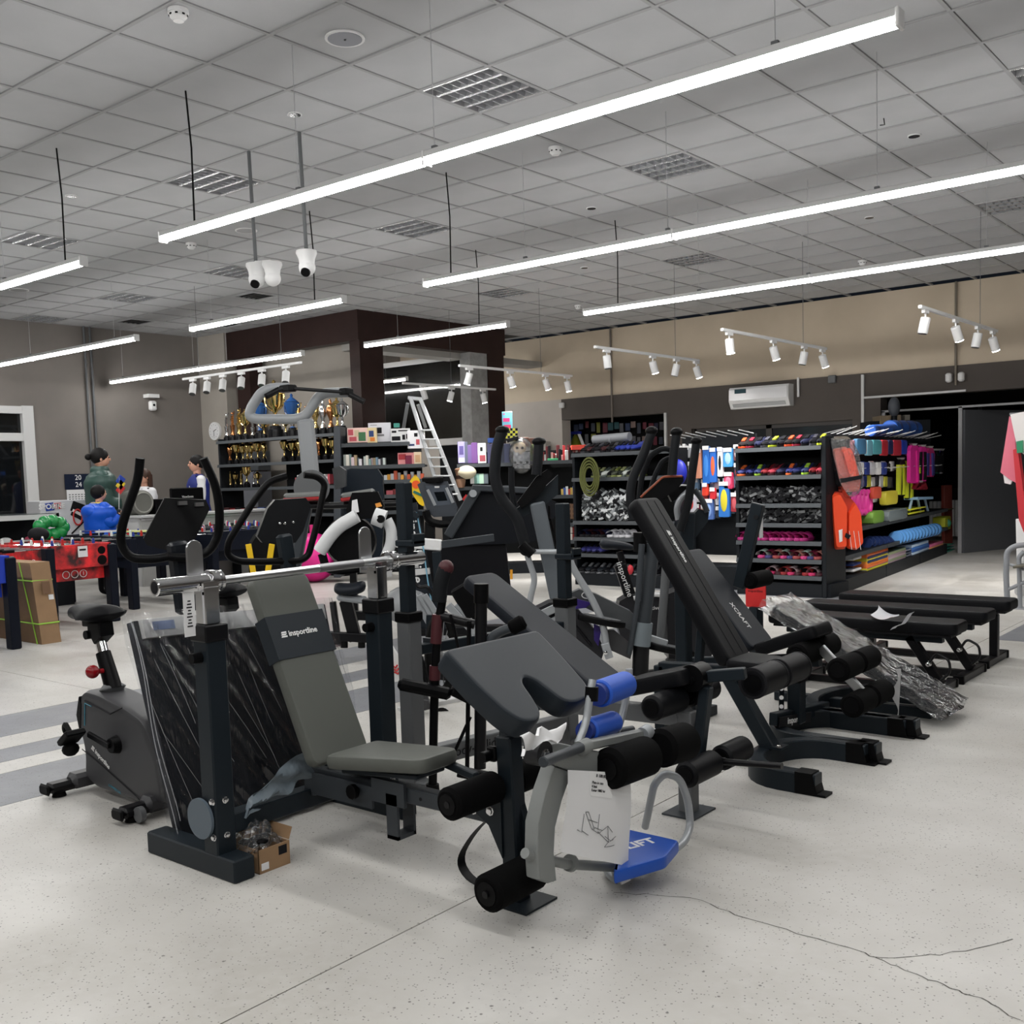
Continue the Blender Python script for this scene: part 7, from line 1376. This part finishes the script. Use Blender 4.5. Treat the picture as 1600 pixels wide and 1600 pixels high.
a,b=AX(241,800,-14.4),AX(268,779,-14.4); S1('counter_box',G().span((-14.7,a.y,1.08),(-14.35,b.y,b.z),b=.01),black,'black box on the counter left of the monitor','box')
t=T('bag_roll','grey round duffel bag on the counter','bag',(-14.5,9.05,1.25)); a=AX(222,792,-14.4); P('body',G().cyl((-14.75,a.y,1.27),(-14.35,a.y,1.27),.19,n=26,b_=.03),K(110,110,104),t); P('rim',G().tube([(-14.35,a.y+.15*math.cos(k*PI/10),1.27+.15*math.sin(k*PI/10)) for k in range(20)],.012,6,close=True),K(150,150,142),t)
t=T('desk_flag','small blue, yellow and red table flag on the counter','flag',AX(188,760,-14.5)); P('pole',G().cyl(AX(186,800,-14.5),AX(186,745,-14.5),.006,n=6),offw,t)
for i,c in enumerate(((40,70,170),(230,200,50),(200,50,50))): P('stripe',G().beam(AX(184+.4*i,747+7*i,-14.5),AX(193-.6*i,754+7*i,-14.5),.01,.13,up=(0,.3,1)),cm(*c),t,0)
# glazed display case at the far left
t=T('display_case','glazed white display case at the far left under the window','display case',(-14.0,6.2,0))
x0,x1,y0,y1=-14.2,-13.5,3.6,6.95
for z in (1.16,.83,.30): P('frame_rail',G().span((x1-.04,y0,z-.035),(x1,y1,z+.035)).span((x0,y1-.04,z-.03),(x1,y1,z+.03)),offw,t)
for y in (3.62,4.8,6.1,6.93): P('post',G().span((x1-.05,y-.03,0),(x1,y+.03,1.18)),offw,t)
P('top_glass',G().span((x0,y0,1.19),(x1,y1,1.20)),mat('case glass',(.5,.55,.55),.08,trans=.8),t,0); P('case_shelf',G().span((x0,y0,.80),(x1-.05,y1,.83)),lgrey,t,0); P('base_panel',G().span((x0,y0,0),(x1-.05,y1,.3)),lgrey,t,0); P('case_back',G().span((x0,y0,.3),(x0+.02,y1,1.16)),shb,t,0)
for i in range(9): S1('case_item',G().ball((x1-.2,4.0+.33*i,.87),.05,10,7,(1,1.5,.7)),(K(200,60,60),wht,K(180,60,90))[i%3],'small red or white accessory inside the display case','accessory','accessories in the display case')
# big white foosball carton
t=T('printed_carton','large white carton printed with a black and red table picture behind the counter','box',(-15.6,8.4,1.0)); a,b=AX(66,845,-15.4),AX(200,781,-15.4)
P('carton',G().span((-15.8,a.y,.5),(-15.4,b.y,1.34),b=.006),K(205,206,210),t); f=lambda x,y:AX(x,y,-15.395)
P('logo_panel',G().beam(f(71,793)+EX*.0,f(84,791),.006,.12,up=(0,0,1)),K(30,60,150),t,0); P('logo_panel',G().beam(f(85,791),f(96,790),.006,.09,up=(0,0,1)),K(200,40,50),t,0)
text('SPORT',.11,wht,t,f(77,792)+EX*.008,EY,EZ,bold=.003); text('LINE',.10,wht,t,f(91,791)+EX*.008,EY,EZ,bold=.003)
P('table_picture',G().beam(f(112,790),f(140,800),.006,.16,up=(0,0,1)).beam(f(112,800),f(136,812),.007,.1,up=(0,0,1)),ink,t,0); P('picture_leg',G().beam(f(134,812),f(112,834),.008,.025,up=(0,0,1)).beam(f(136,812),f(142,834),.008,.025,up=(0,0,1)),ink,t,0); P('picture_field',G().beam(f(113,797),f(134,808),.009,.05,up=(0,0,1)),wht,t,0)
P('red_badge',G().tube([f(121,808)+EX*.01+EY*.07*math.cos(k*PI/8)+EZ*.12*math.sin(k*PI/8) for k in range(16)],.012,5,close=True),red,t)
# green inflatable ring
t=T('swim_ring','large green inflatable ring on the display case side','swim ring',AX(80,826,-13.2)); gm=mat('green vinyl',s2l(30,140,70),.12,coat=.5); c=AX(80,826,-13.2)
for k in range(9): a=2*PI*k/9; P('segment',G().ball(c+V((0,.16*math.cos(a),.09*math.sin(a)+.01)),.085,12,9,(1.1,1,1)),gm,t)
P('support_stand',G().span((c.x-.1,c.y-.2,0),(c.x+.1,c.y+.2,c.z-.2)),shf,t)
S1('cap',G().ball(AX(60,835,-12.9),.13,14,10,(1,1,.7)),ink,'black cap in front of the green ring','cap'); S1('cap_stand',G().cyl(AX(60,843,-12.9)-EZ*.9,AX(60,843,-12.9)-EZ*.03,.04,n=12),shf,'thin dark stand carrying the black cap','stand')
# ---- electrical cabinet on the corner wall
t=T('wall_cabinet','grey cabinet below the wall clock','cabinet',(-16.3,12.2,1.5)); P('door',G().span((-16.9,12.0,.3),(-15.9,12.34,1.72),b=.01),K(112,114,122),t); P('top_box',G().span((-16.6,12.05,1.74),(-15.9,12.34,2.1),b=.01),K(70,74,78),t)
# ================= PEOPLE =================
skin=mat('skin',s2l(214,160,135),.55); hairk=mat('black hair',(.008,.007,.007),.55,bump=.5,bscale=60); hairb=mat('brown hair',(.05,.022,.012),.55,bump=.5,bscale=60)
def rings(secs,n=16):
    g=G(); vs=[];fs=[]
    for (c,rx,ry) in secs: vs+=[V(c)+V((rx*math.cos(2*PI*k/n),ry*math.sin(2*PI*k/n),0)) for k in range(n)]
    for i in range(len(secs)-1):
        for k in range(n): l=(k+1)%n; fs.append((i*n+k,i*n+l,i*n+n+l,i*n+n+k))
    fs+=[tuple(range(n-1,-1,-1)),tuple((len(secs)-1)*n+k for k in range(n))]; return g.add(vs,fs)
def skinned(name,pts,edges,rad,m,par):
    me=bpy.data.meshes.new(name); me.from_pydata([V(p)-off(par) for p in pts],edges,[]); me.materials.append(m); o=link(name,me,par)
    sm=o.modifiers.new('skin','SKIN'); sm.use_smooth_shade=True
    lay=me.skin_vertices[0].data if me.skin_vertices else None
    if lay is None: me.skin_vertices.new() if hasattr(me.skin_vertices,'new') else None; lay=me.skin_vertices[0].data if me.skin_vertices else None
    if lay is not None:
        for v,r in zip(lay,rad): v.radius=(r,r); v.use_root=False
        lay[0].use_root=True
    s=o.modifiers.new('sub','SUBSURF'); s.levels=s.render_levels=2; return o
def person(lab,x,y,H,face,top,sleeve,bottom,hair,style,arms,puffy=0.,cat='person',lean=0,long_hair=0,z0=0.):
    # figure of height H standing at x,y, looking along angle face; arms = two lists of joint offsets (fwd, side, height fraction)
    t=T('person',lab,'person',(x,y,z0)); ca,sa=math.cos(face),math.sin(face)
    def p(f,s,h): return V((x+f*ca-s*sa,y+f*sa+s*ca,z0+h*H))
    rot=Rz(face)
    k=H/1.75
    # body core as one skinned figure: legs, pelvis, spine, neck, arms, hands
    j=[p(0,0,.53),p(lean*.3,0,.64),p(lean*.6,0,.76),p(lean,0,.835),p(lean+.01,0,.865),
       p(0,.09*k,.51),p(.02,.10*k,.28),p(0,.10*k,.045),p(.13*k,.11*k,.018),
       p(0,-.09*k,.51),p(.02,-.10*k,.28),p(0,-.10*k,.045),p(.13*k,-.11*k,.018)]
    e=[(0,1),(1,2),(2,3),(3,4),(0,5),(5,6),(6,7),(7,8),(0,9),(9,10),(10,11),(11,12)]
    r=[.13,.12,.135,.06,.05,.095,.062,.045,.035,.095,.062,.045,.035]
    for s,a in zip((1,-1),arms):
        i=len(j); j.append(p(lean,s*.17*k,.805)); e.append((2,i)); r.append(.062)
        for q,rr in zip(a,(.048,.036,.034)): j.append(p(q[0]+lean,q[1],q[2])); e.append((len(j)-2,len(j)-1)); r.append(rr)
    b=skinned('body',j,e,[q*k for q in r],bottom,t)
    # head
    hc=p(lean+.02,0,.93); hd=P('head',G().ball(hc,.105*k,18,14,(.95,.76,1.12),rot),skin,t,60)
    P('neck',G().cyl(p(lean,0,.82),p(lean+.01,0,.89),.055*k,n=14),skin,t)
    P('nose',G().ball(p(lean+.02+.098*k,0,.925),.016*k,8,6,(1.2,.8,1.3),rot),skin,hd); 
    for s in (-1,1):
        P('ear',G().ball(p(lean+.01,s*.082*k,.928),.024*k,8,6,(.7,.4,1.2),rot),skin,hd); P('eye',G().ball(p(lean+.02+.088*k,s*.032*k,.938),.010*k,8,6),ink,hd)
    P('mouth',G().box(p(lean+.02+.088*k,0,.898),(.01*k,.035*k,.006*k),rot),red,hd,0)
    P('hair',G().ball(p(lean-.003,0,.948),.112*k,18,12,(1.0,.84,1.02),rot) if style!='short' else G().ball(p(lean-.006,0,.945),.116*k,18,12,(1.,.86,1.02),rot),hair,t,60)
    if style=='bun': P('hair_bun',G().ball(p(lean-.135*k,0,.945),.042*k,12,8),hair,t)
    if style=='tail': P('hair_tail',G().tube([p(lean-.10*k,0,.95),p(lean-.15*k,0,.90),p(lean-.14*k,0,.82)],.035*k,10,r2=.012),hair,t)
    if style=='long': P('hair_length',G().grid(lambda u,v:p(lean-.02+.105*k*math.cos(PI*.42+PI*1.16*u),.105*k*math.sin(PI*.42+PI*1.16*u),.955-.115*v),14,6),hair,t,60)
    # garment over trunk
    w_=1+puffy
    secs=[(p(0,0,.46),.17*k*w_,.20*k*w_),(p(0,0,.52),.175*k*w_,.205*k*w_),(p(lean*.2,0,.60),.15*k*w_,.185*k*w_),(p(lean*.5,0,.68),.155*k*w_,.20*k*w_),(p(lean*.8,0,.76),.16*k*w_,.23*k*w_),(p(lean,0,.805),.13*k*w_,.215*k*w_),(p(lean,0,.835),.09*k*w_,.13*k*w_),(p(lean,0,.85),.07*k*w_,.075*k*w_)]
    if puffy:
        fine=[]
        for (a,ra,rb_),(b_,r2,r3) in zip(secs,secs[1:]):
            for q in range(3): f=q/3; bul=1+.045*math.sin(PI*((a.z*(1-f)+b_.z*f)/H*28%1)); fine.append((a.lerp(b_,f),(ra*(1-f)+r2*f)*bul,(rb_*(1-f)+r3*f)*bul))
        secs=fine+[secs[-1]]
    g=rings([(V((0,0,0))+c,a,b_) for c,a,b_ in secs],20)
    g.v=[ (lambda v,c: v)(v,0) for v in g.v]
    # turn rings to face
    out=[]; n=20
    for i,(c,a,b_) in enumerate(secs):
        for q in range(n): out.append(c+rot@V((a*math.cos(2*PI*q/n),b_*math.sin(2*PI*q/n),0)))
    g.v=out; cl_=P('coat' if puffy else 'top',g,top,t,60)
    for s,a in zip((1,-1),arms):
        pts=[p(lean,s*.17*k,.80)]+[p(q[0]+lean,q[1],q[2]) for q in a[:2]]; f=fillet(pts,.1,4)
        P('sleeve',G().tube(f,.068*k*w_,12,r2=.05*k*w_).ball(f[0],.07*k*w_,12,8),sleeve,t)
        e_=p(a[1][0]+lean,a[1][1],a[1][2]); hnd=p(a[2][0]+lean,a[2][1],a[2][2]); d=(hnd-e_).normalized()
        hh=P('hand',G().ball(e_+d*.06*k,.04*k,10,8,(1,.8,.6)),skin,t)
        sx=d.cross(EZ).normalized() if abs(d.z)<.95 else EX
        for q in range(4): P('finger',G().tube([e_+d*.085*k+sx*(q-1.5)*.018*k,e_+d*.125*k+sx*(q-1.5)*.02*k-EZ*.008,e_+d*(.15-.01*abs(q-1.5))*k+sx*(q-1.5)*.02*k-EZ*.025*k],.0085*k,6),skin,hh)
        P('thumb',G().tube([e_+d*.05*k-sx*.035*k,e_+d*.08*k-sx*.055*k,e_+d*.11*k-sx*.055*k],.010*k,6),skin,hh)
    return t,p,k
dkj=mat('black trousers',(.01,.01,.012),.7)
gj=mat('dark green down jacket',s2l(52,78,72),.45,bump=.3,bscale=12)
t,p,k=person('man with a black hair bun in a dark green quilted jacket at the counter',-15.0,8.42,2.10,1.15,gj,gj,dkj,hairk,'bun',([(.05,.26,.62),(.30,.16,.60),(.42,.1,.60)],[(.05,-.26,.62),(.28,-.20,.60),(.40,-.14,.60)]),.28)
P('collar',G().prof(p(-.01,0,.825),p(-.01,0,.825)+EZ,[(0,.14),(.05,.145),(.10,.12),(.11,.10)],18),gj,t); P('phone',G().box(p(.52,0,.62),(.09,.16,.012),Rz(1.15)),ink,t)
bj=mat('bright blue jacket',s2l(12,85,205),.45,bump=.3,bscale=10)
t,p,k=person('child with short black hair in a bright blue hooded jacket with back turned',-13.6,7.58,1.54,1.5,bj,bj,dkj,hairk,'short',([(.02,.24,.64),(.16,.2,.74),(.22,.14,.80)],[(.02,-.24,.64),(.16,-.2,.72),(.22,-.14,.78)]),.45)
P('hood',G().ball(p(-.13,0,.77),.15,16,10,(.7,1.25,.7),Rz(1.5)),bj,t,60); P('collar_trim',G().tube([p(.06*math.cos(a)-.02,.105*math.sin(a),.845) for a in [PI*.3+PI*1.4*i/12 for i in range(13)]],.016,6),mat('yellow trim',s2l(225,200,90),.6),t)
wt=mat('white blouse',s2l(225,225,228),.6); nvv=mat('royal blue vest',s2l(28,42,120),.55)
t,p,k=person('woman with black hair tied back in a royal blue vest over white sleeves',-15.1,10.2,1.99,-1.9,nvv,wt,dkj,hairk,'tail',([(.02,.24,.63),(.14,.22,.52),(.22,.18,.48)],[(.02,-.24,.63),(.16,-.2,.53),(.24,-.16,.5)]),.0)
P('badge',G().box(p(.165,.07,.74),(.012,.06,.05),Rz(-1.9)),wht,t)
t,p,k=person('woman with long brown hair in a white blouse and dark lanyard, seated behind the counter',-15.2,9.28,1.78,-1.5,wt,wt,dkj,hairb,'long',([(.05,.22,.64),(.22,.16,.60),(.3,.1,.6)],[(.05,-.22,.64),(.22,-.16,.60),(.3,-.1,.6)]),.0)
P('lanyard',G().tube([p(.09,.05,.83),p(.17,.01,.70),p(.09,-.05,.83)],.008,5),K(30,50,120),t)
# ---- look-alikes are told apart by their order in the row or stack ----
def pxof(o):
    d=o.location-CAM; z=max(d.dot(FW),.1); return CX+F*d.dot(RT)/z, CY-F*d.dot(UP)/z
ones='first second third fourth fifth sixth seventh eighth ninth tenth eleventh twelfth thirteenth fourteenth fifteenth sixteenth seventeenth eighteenth nineteenth'.split()
def ordw(n):
    if n<=19: return ones[n-1]
    if n==20: return 'twentieth'
    if n<30: return 'twenty-'+ones[n-21]
    return {30:'thirtieth'}.get(n,'thirty-'+ones[max(0,min(8,n-31))])
same={}
for o in bpy.data.objects:
    if o.parent is None and 'label' in o: same.setdefault(o['label'],[]).append(o)
for lab,os_ in same.items():
    if len(os_)<2: continue
    q=[pxof(o) for o in os_]; dx=max(a[0] for a in q)-min(a[0] for a in q); dy=max(a[1] for a in q)-min(a[1] for a in q)
    ver=dy>dx*1.1; w_=' from the top' if ver else ' from the left'
    os_=sorted(os_,key=lambda o:pxof(o)[1 if ver else 0])
    for i,o in enumerate(os_):
        n=ordw(i+1); l='%s, %s%s'%(lab,n,w_)
        if len(l.split())>16: l='%s, %s%s'%(' '.join(lab.split()[:12]),n,w_)
        o['label']=l
# ---- bring the whole place to metres ----
KS=.87
for o in list(bpy.data.objects):
    if o.parent is None:
        o.location=o.location*KS
        if o is not cam: o.scale=o.scale*KS
SC.collection.update_tag() if hasattr(SC.collection,'update_tag') else None
